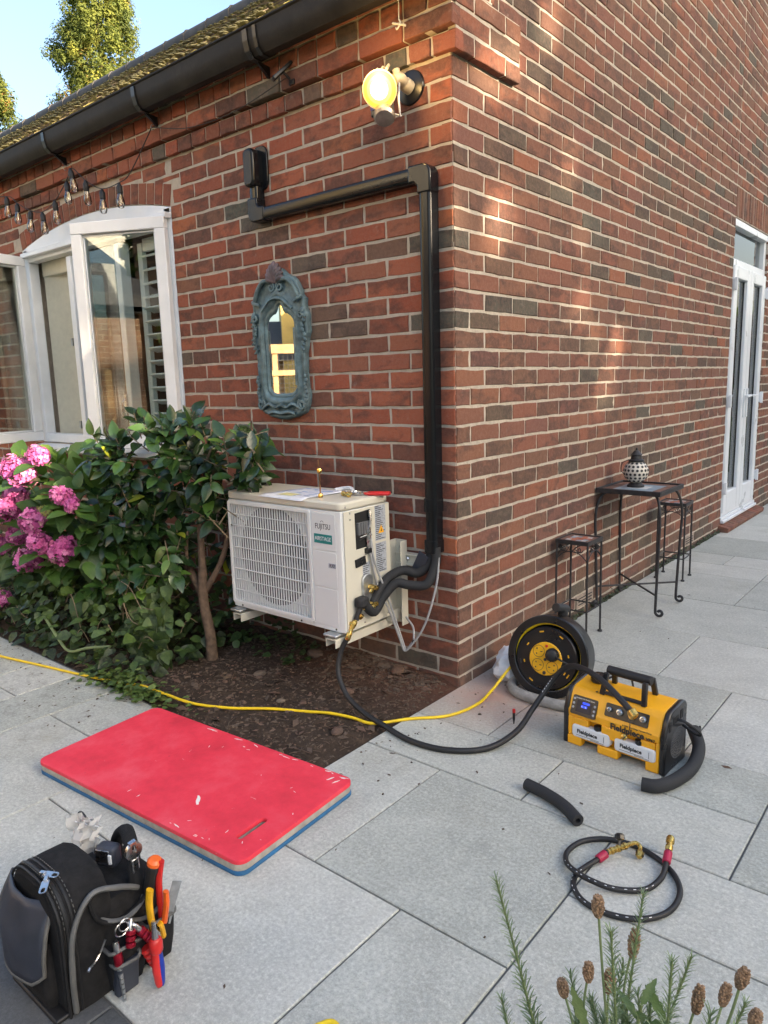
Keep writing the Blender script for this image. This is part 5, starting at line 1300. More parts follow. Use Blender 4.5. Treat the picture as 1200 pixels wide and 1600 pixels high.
for i, x in enumerate((-.014, .022, .066, .103)):
    mb = MB(); r_ = (.0075, .0105, .0115, .0105)[i]
    mb.lathe([(r_, 0), (r_, .008), (r_ * .7, .009), (r_ * .7, .016), (r_ * .35, .0165), (r_ * .3, .01)], 14, 0, FMx(x, .036, .003)); mb.build('port', M['brass' if i == 2 else 'steel'], pu)
mb = MB(); mb.tube(spline([FMx(.066, .02, .018).translation, FMx(.069, -.005, .014).translation, FMx(.06, -.03, .006).translation, FMx(.05, -.044, .006).translation], 5), .0014, 5); mb.build('cap_tether', M['ink'], pu)
mb = MB(); mb.lathe([(.008, -.006), (.0105, -.003), (.0105, .004), (.006, .006)], 10, 0, aim((.049, -.088, .094), (.2, -1, .3))); mb.build('port_cap', M['brass'], pu)
fm = lambda x, z, y=-.0812: Matrix(((1, 0, 0, x), (0, 0, -1, y), (0, 1, 0, z), (0, 0, 0, 1)))
text('lettering', 'Fieldpiece', .030, fm(.054, .113), M['ink'], pu, bold=.0009, xs=.98)
text('lettering', 'VP67', .013, fm(.135, .108), M['ink'], pu, bold=.0004, xs=1.1)
text('lettering', '6 CFM Two Stage Vacuum Pump', .0075, fm(.088, .13), M['ink'], pu, bold=.0001)
for (x, w) in ((-.075, .142), (.083, .142)):
    mb = MB(); mb.prism(rrect(w, .046, .012, 4), 0, .03, 0, fm(x, .056, -.055)); bo_ = mb.build('oil_bottle', M['bottle_white'], pu, fix=True, bevel=.006, seg=3)
    text('lettering', 'Fieldpiece', .019, fm(x - .012, .058, -.0856), M['ink'], bo_, bold=.0006)
    ln = MB(); ln.box((x - .01, -.0855, .044), (.085, .0006, .0012)); ln.box((x + .05, -.0855, .056), (.0012, .0006, .022)); ln.box((x + .026, -.0855, .040), (.05, .0006, .0012)); tag(ln.build('print', M['ink'], bo_), kind='stuff')
    mb = MB(); mb.lathe([(.015, 0), (.016, .003), (.016, .014), (.012, .017), (.001, .017)], 14, 0, Matrix.Translation((x + (.022 if x < 0 else .012), -.068, .077))); mb.build('bottle_cap', M['black_plastic'], bo_)

# ------------------------------------------------------------------ foam tubes
def foam_tube(pts, r, label):
    P = spline(pts, 7); o_ = P[0].copy(); mb = MB()
    Q = [p - o_ for p in P]; n_ = 14
    mb.tube(Q, r, n_, caps=False); 
    for (i, j) in ((0, 1), (-1, -2)):
        d = (Q[i] - Q[j]).normalized()
        mb.lathe([(r, 0), (r * .96, .001), (r * .45, .001), (r * .4, -.02)], n_, 0, aim(Q[i] - d * .0002, d), caps=False)
        mb.lathe([(r * .41, 0), (.0001, 0)], n_, 1, aim(Q[i] - d * .012, d), caps=False)
    return tag(mb.build('foam_tube', [M['foam'], M['dark']], loc=o_, smooth=50), label, 'foam tube')
foam_tube([(.607, -.528, .019), (.68, -.542, .02), (.755, -.57, .02), (.817, -.612, .019)], .0185, 'short curved offcut of black foam pipe lying on the open paving')
foam_tube([(.892, -.318, .021), (.935, -.302, .021), (.968, -.235, .022), (.985, -.13, .025), (.972, -.02, .04), (.935, .035, .075)], .021, 'black foam pipe bent round the right end of the yellow pump')

# ------------------------------------------------------------------ coiled hose
ch = empty('charging_hose', (1.0, -.75, 0), 0, 'coiled black hose with red grips and brass ends lying on the paving', 'hose')
co = Vector((1.0, -.75, 0))
CP = [(.942, -.700, .022), (.931, -.727, .014), (.914, -.77, .008), (.907, -.815, .0075), (.922, -.862, .0075), (.968, -.897, .0075), (1.035, -.898, .0075), (1.1, -.865, .0075), (1.139, -.80, .0075), (1.135, -.715, .0075), (1.085, -.648, .0075), (1.0, -.612, .0075), (.915, -.625, .0075), (.862, -.675, .0075), (.848, -.74, .0075), (.868, -.79, .012), (.908, -.823, .022), (.955, -.830, .021), (1.01, -.812, .012), (1.065, -.765, .0075), (1.083, -.70, .009), (1.078, -.648, .02), (1.070, -.606, .032)]
CS = spline(CP, 7)
mb = MB(); mb.tube([p - co for p in CS], .0072, 12); mb.build('hose', M['rubber'], ch, smooth=60)
pr_ = MB()
for i in [k for k in list(range(16, 52)) + list(range(104, 136)) if (k * 7919) % 5 in (0, 2)]:
    a, b = CS[i] - co, CS[i + 1] - co; d = (b - a).normalized(); s_ = Vector((d.y, -d.x, 0)); s_ = s_ if s_.y < 0 else -s_
    pr_.tube([a + s_ * .004 + Vector((0, 0, .0058)), a.lerp(b, .6) + s_ * .004 + Vector((0, 0, .0058))], .001, 4)
tag(pr_.build('print', M['bottle_white'], ch), kind='stuff')
mb = MB(); mb.tube([CS[2] - co, CS[8] - co], .0115, 10); mb.build('grip_sleeve', mat('sleeve_crimson', (.36, .012, .05), .45), ch, bevel=.002)
mb = MB(); mb.tube([CS[-8] - co, CS[-3] - co], .0110, 10); mb.build('grip_sleeve', bpy.data.materials['sleeve_crimson'], ch, bevel=.002)
def knurl(mb, pts, radii, n=8): mb.tube(pts, radii, n)
mb = MB(); a = Vector((.942, -.700, .022)) - co; b = Vector((.975, -.650, .028)) - co
for k in range(6):
    mb.tube([a.lerp(b, k / 6), a.lerp(b, (k + .7) / 6)], .0095 if k % 2 else .008, 8)
mb.tube([a, b], .007, 8)
mb.tube(spline([b, Vector((.99, -.628, .03)) - co, Vector((1.003, -.632, .026)) - co, Vector((1.008, -.645, .018)) - co], 4), .0055, 8)
mb.lathe([(.008, 0), (.0105, .003), (.0105, .016), (.008, .02)], 6, 0, aim(Vector((1.006, -.640, .020)) - co, (.25, -.75, -.3)))
mb.build('hose_fitting', M['brass'], ch)
mb = MB(); mb.tube([Vector((.962, -.672, .028)) - co, Vector((.957, -.655, .05)) - co], .004, 8); mb.lathe([(.008, 0), (.013, .004), (.013, .014), (.008, .018)], 8, 0, aim(Vector((.959, -.66, .042)) - co, (-.3, .5, .8))); mb.build('valve_knob', M['black_plastic'], ch)
mb = MB(); e = CS[-1] - co; d = (CS[-1] - CS[-4]).normalized()
mb.lathe([(.008, -.004), (.010, 0), (.010, .01), (.0075, .013), (.0075, .02), (.011, .023), (.011, .036), (.009, .041), (.006, .041), (.005, .03)], 12, 0, aim(e, d)); mb.build('hose_fitting', M['brass'], ch)

# ------------------------------------------------------------------ cable reel
cr = empty('cable_reel', (.345, .125, 0), 0, 'black cable reel with yellow socket plate standing by the wall corner', 'cable reel')
RN = Vector((.13, -.97, .2)).normalized(); RC = Vector((0, 0, .172))
RM = aim(RC, RN)
def roff(x, y, z): return RM @ Vector((x, y, z))
# outer carrying ring, with the reel turning inside it
plate('carry_frame', [circle(.166, 56), circle(.134, 56)[::-1]], .014, M['black_plastic'], cr, RM @ Matrix.Translation((0, 0, -.002)), .004)
mb = MB(); mb.lathe([(.163, -.085), (.165, -.08), (.165, -.002), (.15, -.002), (.15, -.08)], 56, 0, RM, caps=False); mb.build('drum_shell', M['black_plastic'], cr)
mb = MB(); mb.lathe([(.160, -.088), (.160, -.078), (.001, -.078)], 40, 0, RM); mb.build('back_flange', M['black_plastic'], cr)
fl = RM @ Matrix.Translation((-.006, -.009, 0))
mb = MB(); mb.lathe([(.127, -.012), (.1275, -.001), (.122, .004), (.1, .002), (.075, .006), (.001, .006)], 56, 0, fl); mb.build('front_flange', M['black_plastic'], cr)
yc = MB()
for q, (r_, z) in enumerate(((.1335, -.006), (.130, -.014), (.1365, -.014), (.133, -.022))):
    yc.tube([(r_ * math.cos(2 * math.pi * k / 60), r_ * math.sin(2 * math.pi * k / 60), z) for k in range(60)], .0042, 7, closed=True, M=RM)
yc.build('wound_cable', M['cable_yellow'], cr, smooth=60)
for k in range(8):
    for r_, l in ((.108, .017), (.092, .012)):
        if (k + (r_ < .1)) % 3 == 0: continue
        a = k * math.pi / 4 + .25; mb = MB(); mb.box((r_ * math.cos(a), r_ * math.sin(a), .0036 if r_ > .1 else .0044), (.0055, l, .003), 0, fl @ Matrix.Identity(4))
        mb.v = []; mb.f = []; mb.m = []; mb.t = []
        mb.box((0, 0, 0), (.005, l, .0025), 0, fl @ Matrix.Translation((r_ * math.cos(a), r_ * math.sin(a), .0035)) @ Matrix.Rotation(a, 4, 'Z'))
        mb.build('slot', M['reel_yellow'] if (k * 3 + (r_ < .1)) % 4 else M['ink'], cr)
mb = MB(); mb.lathe([(.0665, .004), (.0665, .011), (.064, .0135), (.001, .0135)], 40, 0, fl); spl = mb.build('socket_plate', M['reel_yellow'], cr)
for k, (x, y) in enumerate(((-.029, .027), (-.029, -.027), (.030, -.03), (.03, .022))):
    mb = MB(); mb.tube([(x + .0235 * math.cos(2 * math.pi * i / 24), y + .0235 * math.sin(2 * math.pi * i / 24), .0136) for i in range(24)], .0009, 4, closed=True, M=fl)
    s_ = 1 if x < 0 else -1
    for (dx, dy, w, h) in ((.011 * s_, 0, .009, .0035), (-.008 * s_, .010, .0045, .0055), (-.008 * s_, -.010, .0045, .0055)): mb.box((x + dx, y + dy, .0138), (w, h, .001), 0, fl)
    if k < 3: mb.build('socket', M['ink'], cr)
for (x, y, m_, w) in ((.002, .052, 'red_plastic', .011), (0, -.055, 'ink', .014), (0, -.002, 'ink', .012)):
    mb = MB(); mb.lathe([(w / 2, .0134), (w / 2, .0165), (.001, .017)], 12, 0, fl @ Matrix.Translation((x, y, 0))); mb.build('switch', M[m_], cr)
mb = MB(); mb.tube([roff(.03, .165, -.055), roff(.03, .19, -.05)], .02, 12); mb.tube([roff(.035, .19, -.078), roff(.02, .2, .012)], .0185, 14); mb.build('carry_handle', M['rubber'], cr, bevel=.003)
sf_ = MB()
pts = spline([(-.165, .07, .03), (-.15, -.02, .022), (-.09, -.075, .02), (.06, -.085, .02), (.15, -.05, .02), (.17, .05, .02), (.15, .13, .02), (-.1, .15, .02)], 6, closed=True)
sf_.tube(pts, .021, 10, closed=True); sf_.build('floor_stand', M['cement'], cr, smooth=60)
lg = MB()
for s_ in (-1, 1): lg.tube([(s_ * .12, .06, .03), (s_ * .12, .03, .12)], .012, 8)
lg.build('stand_post', M['black_plastic'], cr)
pg = empty('mains_plug', RM @ Vector((.024, .013, .014)) + Vector((.345, .125, 0)), 0, 'black mains plug pushed into the yellow reel socket, its lead running to the pump', 'plug')
pz = pg.location.copy()
mb = MB(); mb.lathe([(.027, 0), (.0275, .012), (.024, .028), (.016, .034), (.001, .035)], 12, 0, aim((0, 0, 0), RN)); mb.build('plug_body', M['rubber'], pg, bevel=.003)
mb = MB(); mb.tube(spline([RN * .02 + Vector((.02, 0, -.004)), RN * .022 + Vector((.06, .004, -.02)), Vector((.13, .02, -.05)), Vector((.19, .06, -.075)), Vector((.26, .12, -.05)), Vector((.3, .11, -.13)), Vector((.42, .12, -.178)), Vector((.54, .05, -.178)), Vector((.575, -.04, -.12))], 6), .0042, 8); mb.build('lead', M['rubber'], pg, smooth=60)
yl_ = [(-2.25, -1.06, .008), (-1.967, -1.012, .007), (-1.736, -.962, .007), (-1.414, -.895, .007), (-1.244, -.86, .012), (-1.05, -.835, .03), (-.9, -.82, .026), (-.754, -.79, .014), (-.603, -.725, .012), (-.474, -.638, .012), (-.34, -.57, .012), (-.24, -.528, .016), (-.15, -.50, .012), (-.061, -.482, .008), (.023, -.37, .007), (.125, -.262, .007), (.162, -.116, .008), (.16, .0, .025), (.175, .07, .07), (.2, .12, .12)]
tube_thing('extension_cable', yl_, .0058, 'cable_yellow', 'yellow extension cable trailing over the soil and paving to the reel', 'cable', 10)
# crumpled sack beside the reel
sk_ = MB(); n1, n2 = 22, 14; vs_ = []
for j in range(n2 + 1):
    for i in range(n1):
        a = 2 * math.pi * i / n1; b = math.pi * j / n2
        p = Vector((math.sin(b) * math.cos(a), math.sin(b) * math.sin(a), -math.cos(b)))
        r_ = 1 + .28 * noise.noise(p * 2.2 + Vector((3, 1, 0))) + .14 * noise.noise(p * 5)
        vs_.append((p.x * .085 * r_, p.y * .12 * r_, max(.001, (p.z * .075 * r_ + .06))))
sk_.add(vs_, [(j * n1 + i, j * n1 + (i + 1) % n1, (j + 1) * n1 + (i + 1) % n1, (j + 1) * n1 + i) for j in range(n2) for i in range(n1)])
tag(sk_.build('rubble_sack', M['bottle_white'], loc=(.135, .235, 0), smooth=24), 'crumpled white sack squashed between the cable reel and the wall', 'sack')
sc = empty('screwdriver', (.353, -.16, 0), 0, 'tiny black and red capped tester standing on the paving by the hose', 'tester')
mb = MB(); mb.lathe([(.002, 0), (.0035, .012), (.005, .02), (.0055, .045)], 10); mb.build('shaft', M['black_plastic'], sc)
mb = MB(); mb.lathe([(.0058, .045), (.0062, .05), (.0055, .058), (.001, .06)], 10); mb.build('cap', M['red_plastic'], sc)

# ------------------------------------------------------------------ bistro table and stools
tb_ = empty('bistro_table', (.18, 1.515, 0), 0, 'small wrought iron table with a mosaic top standing against the side wall', 'table')
TW, TD, TH = .35, .37, .675
mb = MB()
for (c, d) in (((0, -TD / 2 + .006, TH - .012), (TW, .012, .026)), ((0, TD / 2 - .006, TH - .012), (TW, .012, .026)), ((-TW / 2 + .006, 0, TH - .012), (.012, TD - .024, .026)), ((TW / 2 - .006, 0, TH - .012), (.012, TD - .024, .026)), ((0, 0, TH - .018), (TW - .026, TD - .026, .01))): mb.box(c, d)
mb.build('table_frame', M['iron'], tb_, bevel=.002)
def mosaic(par, w, d, z, n=6, star=False):
    tw, td = w / n, d / n
    for i in range(n):
        for j in range(n):
            e = min(i, j, n - 1 - i, n - 1 - j)
            mt = 'tile_brown' if e == 0 else ('tile_blue' if e == 1 else 'tile_white')
            if star:
                mt = 'tile_brown' if e == 0 else ('tile_terra' if (e >= 2 or (i + j) % 2) else 'tile_blue')
                if e == 1 and (i in (1, n - 2)) and (j in (1, n - 2)): mt = 'tile_white'
            mb = MB(); mb.box((0, 0, 0), (tw - .0022, td - .0022, .006)); mb.build('mosaic_tile', M[mt], par, loc=(-w / 2 + tw * (i + .5), -d / 2 + td * (j + .5), z + rnd.uniform(-.0006, .0006)), smooth=0)
mosaic(tb_, TW - .026, TD - .026, TH - .0105, 6)
for sx in (-1, 1):
    for sy in (-1, 1):
        k = [(.12, .655), (.150, .635), (.168, .58), (.175, .5), (.172, .4), (.168, .25), (.164, .1), (.163, .035)]
        P = [(sx * r_, sy * r_ * 1.0, z) for r_, z in k]
        if not (sx < 0):
            cur = [(sx * (.163 + .018 * (1 - math.cos(t)) * .9 + .002 * t), sy * .163, .035 - .027 * math.sin(t) * (1 if t < 1.6 else 1)) for t in (.5, 1.0, 1.57, 2.2, 2.9, 3.6, 4.3, 5.0)]
            cur = [(sx * (.185 + math.cos(math.pi + t) * .022 * (1 - t / 9)), sy * .163, .03 - math.sin(t) * .022 * (1 - t / 9)) for t in (.3, .8, 1.3, 1.9, 2.5, 3.1, 3.8, 4.5, 5.3, 6.0)]
        else:
            cur = [(sx * .163, sy * (.185 + math.cos(math.pi + t) * .022 * (1 - t / 9)), .03 - math.sin(t) * .022 * (1 - t / 9)) for t in (.3, .8, 1.3, 1.9, 2.5, 3.1, 3.8, 4.5, 5.3, 6.0)]
        mb = MB(); mb.tube(spline(P + cur, 4), .0075, 8); mb.build('leg', M['iron'], tb_, smooth=60)
for s_ in (-1, 1):
    mb = MB(); mb.tube([(-.164, -.164 * s_, .12), (.164, .164 * s_, .12)], .0055, 8); mb.build('cross_bar', M['iron'], tb_)
def stool():
    t = empty('stool', (0, 0, 0))
    w = .172; h = .49
    mb = MB()
    for (c, d) in (((0, -w / 2 + .004, h - .01), (w, .008, .02)), ((0, w / 2 - .004, h - .01), (w, .008, .02)), ((-w / 2 + .004, 0, h - .01), (.008, w - .016, .02)), ((w / 2 - .004, 0, h - .01), (.008, w - .016, .02)), ((0, 0, h - .014), (w - .017, w - .017, .008))): mb.box(c, d)
    mb.build('seat_frame', M['iron'], t, bevel=.0015)
    mosaic(t, w - .018, w - .018, h - .0075, 6, True)
    for sx in (-1, 1):
        for sy in (-1, 1):
            mb = MB(); mb.tube([(sx * (w / 2 - .006), sy * (w / 2 - .006), h - .02), (sx * (w / 2 - .004), sy * (w / 2 - .004), .01)], .0055, 8); mb.lathe([(.012, 0), (.012, .008), (.006, .012)], 10, 0, Matrix.Translation((sx * (w / 2 - .004), sy * (w / 2 - .004), 0))); mb.build('leg', M['iron'], t)
    a = w / 2 - .005
    for (p, q) in (((-a, -a), (a, -a)), ((a, -a), (a, a)), ((a, a), (-a, a)), ((-a, a), (-a, -a))):
        mb = MB(); mb.tube([(p[0], p[1], .14), (q[0], q[1], .14)], .004, 6); mb.build('stretcher', M['iron'], t)
        mb = MB(); d = Vector((q[0] - p[0], q[1] - p[1], 0)).normalized(); L_ = w - .012
        for k in range(2):
            for s_ in (1, -1):
                c = Vector((p[0], p[1], 0)) + d * (L_ * (.25 + .5 * k)); r_ = .018
                mb.tube([c + d * s_ * (r_ * .15 + r_ * (1 - .1 * i) * math.cos(i * .7)) * .9 + Vector((0, 0, h - .042 - (r_ * (1 - .09 * i)) * math.sin(i * .7))) for i in range(10)], .0022, 5)
        c = Vector((p[0], p[1], 0))
        mb.tube(spline([c + Vector((0, 0, h - .1)), c + d * .035 + Vector((0, 0, h - .066)), c + d * (L_ / 2) + Vector((0, 0, h - .055)), c + d * (L_ - .035) + Vector((0, 0, h - .066)), c + d * L_ + Vector((0, 0, h - .1))], 5), .0026, 5)
        mb.build('scroll_apron', M['iron'], t)
    return t
def copy_tree(o, parent=None):
    c = o.copy(); COL.objects.link(c)
    if parent is not None: c.parent = parent
    for ch_ in list(o.children): copy_tree(ch_, c)
    return c
s1 = stool(); s1.location = (.113, .903, 0)
s2 = copy_tree(s1); s2.location = (.150, 2.215, 0); s2.rotation_euler = (0, 0, R(3))
tag(s1, 'iron stool with a mosaic seat nearer the camera, beside the cable reel', 'stool', 'iron stools either side of the table')
tag(s2, 'iron stool with a mosaic seat behind the table, toward the white doors', 'stool', 'iron stools either side of the table')
ln = empty('lantern', (.150, 1.53, TH - .006), 0, 'round white mosaic lantern with a dark metal cap standing on the table', 'lantern')
mb = MB(); mb.ball((0, 0, .082), .066, 16, 0, (1, 1, .95)); mb.build('globe', M['ceramic'], ln, smooth=180)
dm = MB()
for ring in range(1, 9):
    th = math.pi * ring / 9; nn = max(5, int(18 * math.sin(th)))
    for k in range(nn):
        a = 2 * math.pi * (k + .5 * (ring % 2)) / nn; d = Vector((math.sin(th) * math.cos(a), math.sin(th) * math.sin(a), math.cos(th)))
        p = Vector((0, 0, .082)) + Vector((d.x * .066, d.y * .066, d.z * .0627))
        dm.lathe([(.0078, -.001), (.0072, .0012), (.001, .0013)], 8, 0, aim(p, d))
dm.build('hole_dot', M['ink'], ln)  # near-black dots laid on the globe for the shade in its holes
mb = MB(); mb.lathe([(.046, -.002), (.046, .008), (.038, .012), (.03, .022)], 20); mb.build('base_ring', M['iron'], ln)
mb = MB(); mb.lathe([(.04, .138), (.042, .146), (.03, .152), (.027, .172), (.031, .176), (.02, .186), (.012, .196), (.005, .2), (.006, .21), (.001, .214)], 18); mb.build('cap', M['iron'], ln)
mb = MB(); mb.tube(spline([(-.03, -.03, .15), (-.06, -.045, .13), (-.072, -.03, .085), (-.06, -.01, .07)], 5), .002, 5); mb.build('carry_wire', M['iron'], ln)

# ------------------------------------------------------------------ tool bag
bg = empty('tool_bag', (.158, -1.73, 0), 0, 'black and navy canvas tool pouch stuffed with hand tools on the paving', 'tool bag')
b0 = Vector((.158, -1.73, 0))
def bl_part(name, secs, mt, mats=None, wob=.004, n=40, par=None):
    """loft of rounded rectangles (z, cx, cy, w, d, r)"""
    mb = MB(); L_ = len(secs); k_ = None; vs_ = []
    for (z, cx, cy, w, d, r_) in secs:
        P = rrect(w, d, min(r_, w / 2 - .001, d / 2 - .001), 6)
        k_ = len(P)
        for i, (x, y) in enumerate(P):
            nz = noise.noise(Vector((x * 11 + cx * 3, y * 11, z * 13))) * wob
            vs_.append((cx + x * (1 + nz * 4), cy + y * (1 + nz * 4), z + nz * .5))
    fs = [(a * k_ + i, a * k_ + (i + 1) % k_, (a + 1) * k_ + (i + 1) % k_, (a + 1) * k_ + i) for a in range(L_ - 1) for i in range(k_)]
    fs += [tuple(range(k_ - 1, -1, -1)), tuple((L_ - 1) * k_ + i for i in range(k_))]
    mb.add(vs_, fs); return mb.build(name, M[mt], par or bg, smooth=45)
# rear body with the pockets (loft in z)
bl_part('main_body', [(0, .015, .035, .2, .165, .03), (.02, .018, .035, .215, .178, .04), (.1, .02, .037, .222, .182, .045), (.18, .018, .037, .21, .17, .045), (.205, .018, .037, .2, .16, .045)], 'canvas')
# zipped front compartment: arched slab lying along x
def arch_slab(name, x0, x1, h, y0, y1, r_, mt, inset=.008):
    w = (x1 - x0) / 2; P = [(-w, .004), (w, .004)] 
    P += [(w - r_ + r_ * math.cos(R(t)), h - r_ + r_ * math.sin(R(t))) for t in range(0, 91, 15)] + [(-w + r_ + r_ * math.cos(R(t)), h - r_ + r_ * math.sin(R(t))) for t in range(90, 181, 15)]
    secs = [(y0, .90), (y0 + .006, .965), (y0 + .018, 1.0), ((y0 + y1) / 2, 1.01), (y1 - .01, 1.0), (y1, .96)]
    mb = MB(); n_ = len(P); vs_ = []
    for y, s_ in secs:
        for x, z in P: vs_.append(((x0 + x1) / 2 + x * s_, y, h / 2 + (z - h / 2) * s_ + noise.noise(Vector((x * 14, y * 14, z * 14))) * .003))
    mb.add(vs_, [(a * n_ + i, a * n_ + (i + 1) % n_, (a + 1) * n_ + (i + 1) % n_, (a + 1) * n_ + i) for a in range(len(secs) - 1) for i in range(n_)] + [tuple(range(n_)), tuple((len(secs) - 1) * n_ + i for i in range(n_ - 1, -1, -1))])
    o = mb.build(name, M[mt], bg, fix=True, smooth=40); return o, [((x0 + x1) / 2 + x, z) for x, z in P]
o_, AP = arch_slab('zip_compartment', -.095, .124, .283, -.115, .0, .085, 'canvas')
zt = MB(); zt.tube([(x * 1.0, -.098, z + .001) for x, z in AP[1:] + AP[:1]], .0045, 6, flat=1.0)
zt.tube([(x * 1.0, -.085, z + .001) for x, z in AP[1:] + AP[:1]], .003, 6); zt.tube([(x * 1.0, -.111, z - .001) for x, z in AP[1:] + AP[:1]], .003, 6)
zt.build('zip', M['rubber'], bg)
def zip_pull(p, d, up_, name='zip_pull'):
    m_ = frame(p, d, up_)
    plate(name, [rrect(.036, .016, .006, 3, .018, 0), rrect(.012, .008, .0035, 3, .028, 0)[::-1]], .002, M['steel'], bg, m_, .0005)
    mb = MB(); mb.box((.0, 0, .003), (.012, .008, .006), 0, m_); mb.build(name, M['steel'], bg, bevel=.001)
zip_pull((.045, -.1, .290), (.9, .45, .02), (-.45, .9, .1)); zip_pull((.068, -.104, .289), (.75, -.62, -.14), (.6, .75, .1))
# front pocket under the flap
bl_part('front_pocket', [(.004, -.005, -.118, .165, .03, .014), (.04, -.004, -.118, .18, .044, .018), (.11, -.004, -.117, .17, .036, .016), (.15, -.004, -.112, .15, .022, .01)], 'canvas')
fl_ = MB(); nu, nv_ = 14, 9; vs_ = []
for j in range(nv_ + 1):
    for i in range(nu + 1):
        u = i / nu * 2 - 1; v = j / nv_
        x = -.012 + u * (.090 + .010 * math.sin(v * 3.1)) ; cut_ = .0 if abs(u) < .75 else (abs(u) - .75) * .09
        z = .238 - v * (.168 - cut_); y = -.120 - .034 * math.sin(min(1, v * 1.5) * math.pi / 2) - .006 * (1 - u * u) + .02 * u * u + noise.noise(Vector((u * 2, v * 3, 4))) * .007
        vs_.append((x, y, z))
fl_.add(vs_, [(j * (nu + 1) + i, j * (nu + 1) + i + 1, (j + 1) * (nu + 1) + i + 1, (j + 1) * (nu + 1) + i) for j in range(nv_) for i in range(nu)])
flo = fl_.build('flap', M['vinyl'], bg, smooth=180); so_ = flo.modifiers.new('thick', 'SOLIDIFY'); so_.thickness = .004
edge = [vs_[j * (nu + 1)] for j in range(nv_ + 1)] + [vs_[nv_ * (nu + 1) + i] for i in range(1, nu + 1)] + [vs_[j * (nu + 1) + nu] for j in range(nv_ - 1, -1, -1)]
pe = MB(); pe.tube([Vector(p) + Vector((0, -.001, 0)) for p in edge], .0048, 7); pe.build('flap_piping', M['piping'], bg, smooth=60)
# side pockets facing +x
bl_part('side_pocket', [(.006, .128, .012, .03, .07, .01), (.05, .134, .012, .042, .08, .012), (.112, .14, .012, .05, .086, .014)], 'canvas')
bl_part('side_pocket', [(.004, .148, .0, .02, .05, .006), (.06, .152, .0, .03, .052, .008), (.082, .156, .0, .036, .054, .01)], 'vinyl')
bl_part('side_pocket', [(.01, .126, .09, .034, .06, .01), (.06, .134, .09, .044, .066, .012), (.12, .138, .09, .05, .07, .014)], 'canvas')
pp_ = MB()
for (cx, cy, z, w, d) in ((.14, .012, .113, .052, .088), (.156, .0, .083, .038, .056), (.138, .09, .121, .052, .072)):
    pp_.tube([(cx + x, cy + y, z + .004 * math.sin(i * .4)) for i, (x, y) in enumerate(rrect(w, d, .012, 4))], .0042, 6, closed=True)
pp_.tube(spline([(.126, -.1, .01), (.132, -.102, .1), (.13, -.09, .19), (.126, -.045, .245), (.13, .01, .232), (.125, .06, .2)], 6), .006, 6)
pp_.build('pocket_piping', M['piping'], bg, smooth=60)
bw = MB(); bw.tube(spline([(-.03, .095, .19), (-.015, .1, .245), (.02, .1, .275), (.065, .085, .272), (.1, .07, .24), (.118, .06, .19)], 6), .016, 10, flat=.7); bw.build('carry_strap', M['canvas'], bg, smooth=60)
bs2 = MB(); bs2.tube(spline([(.124, -.05, .24), (.135, -.04, .19), (.136, .0, .16), (.138, .05, .17), (.13, .1, .2)], 6), .005, 6); bs2.build('webbing', M['canvas'], bg)
for (z_, y_) in ((.17, .02), (.14, .07)):
    lp = MB(); lp.tube(spline([(.126, y_ - .05, z_ + .01), (.14, y_ - .03, z_), (.146, y_, z_ - .006), (.142, y_ + .03, z_), (.13, y_ + .05, z_ + .008)], 4), .006, 6, flat=.4); lp.build('tool_loop', M['piping'], bg, smooth=60)
lb_ = MB(); lb_.box((.165, .062, .098), (.003, .014, .016)); lb_.build('fabric_label', M['red_plastic'], bg, bevel=.001)
stc = MB()
for q_ in (-.104, -.078):
    for (x_, z_), (x2_, z2_) in zip(AP[2:], AP[3:]):
        a_, c_ = Vector((x_ * 1.0, q_, z_ + .0035)), Vector((x2_ * 1.0, q_, z2_ + .0035)); n_st = max(1, int((c_ - a_).length / .008))
        for i_ in range(n_st): stc.tube([a_.lerp(c_, i_ / n_st), a_.lerp(c_, (i_ + .55) / n_st)], .0009, 4)
tag(stc.build('stitching', M['piping'], bg), kind='stuff')
bas = MB(); bas.box((.018, -.02, .004), (.2, .24, .012)); bas.build('base', M['rubber'], bg, bevel=.004)
def tool(name, loc, d, label, cat, roll=0):
    t = empty(name, Vector(loc) + b0, 0, label, cat); t.rotation_euler = aim((0, 0, 0), d).to_euler(); return t
# clear zip bag
zb = empty('plastic_bag', b0 + Vector((-.045, .03, .225)), R(20), 'crumpled clear zip plastic bag sticking out of the tool pouch', 'plastic bag')
n_ = 10
mb = MB(); mb.add([((i / n_ - .5) * .075 * (.6 + .6 * j / n_), .012 * noise.noise(Vector((i * .5, j * .5, 1))) * 2 + .012 * math.sin(i * .9) * (1 - j / n_), j / n_ * .085) for j in range(n_ + 1) for i in range(n_ + 1)], [(j * (n_ + 1) + i, j * (n_ + 1) + i + 1, (j + 1) * (n_ + 1) + i + 1, (j + 1) * (n_ + 1) + i) for j in range(n_) for i in range(n_)])
f1 = mb.build('film', M['film'], zb, smooth=40)
mb2 = MB(); mb2.v = [(x, y + .014, z) for x, y, z in mb.v]; mb2.f = mb.f; mb2.m = mb.m; mb2.t = mb.t; mb2.build('film', M['film'], zb, smooth=40)
zs_ = MB(); zs_.tube([(-.045, .007, .072), (.045, .007, .072)], .0014, 5); zs_.build('zip_strip', M['bottle_white'], zb)
mb = MB(); mb.tube([(.022 * math.cos(t), 0, .022 * math.sin(t)) for t in [i * .33 for i in range(20)]], .0022, 6, closed=False); tag(mb.build('key_ring', M['ink'], loc=b0 + Vector((-.075, .05, .285))), 'thin black ring standing behind the clear bag', 'ring')
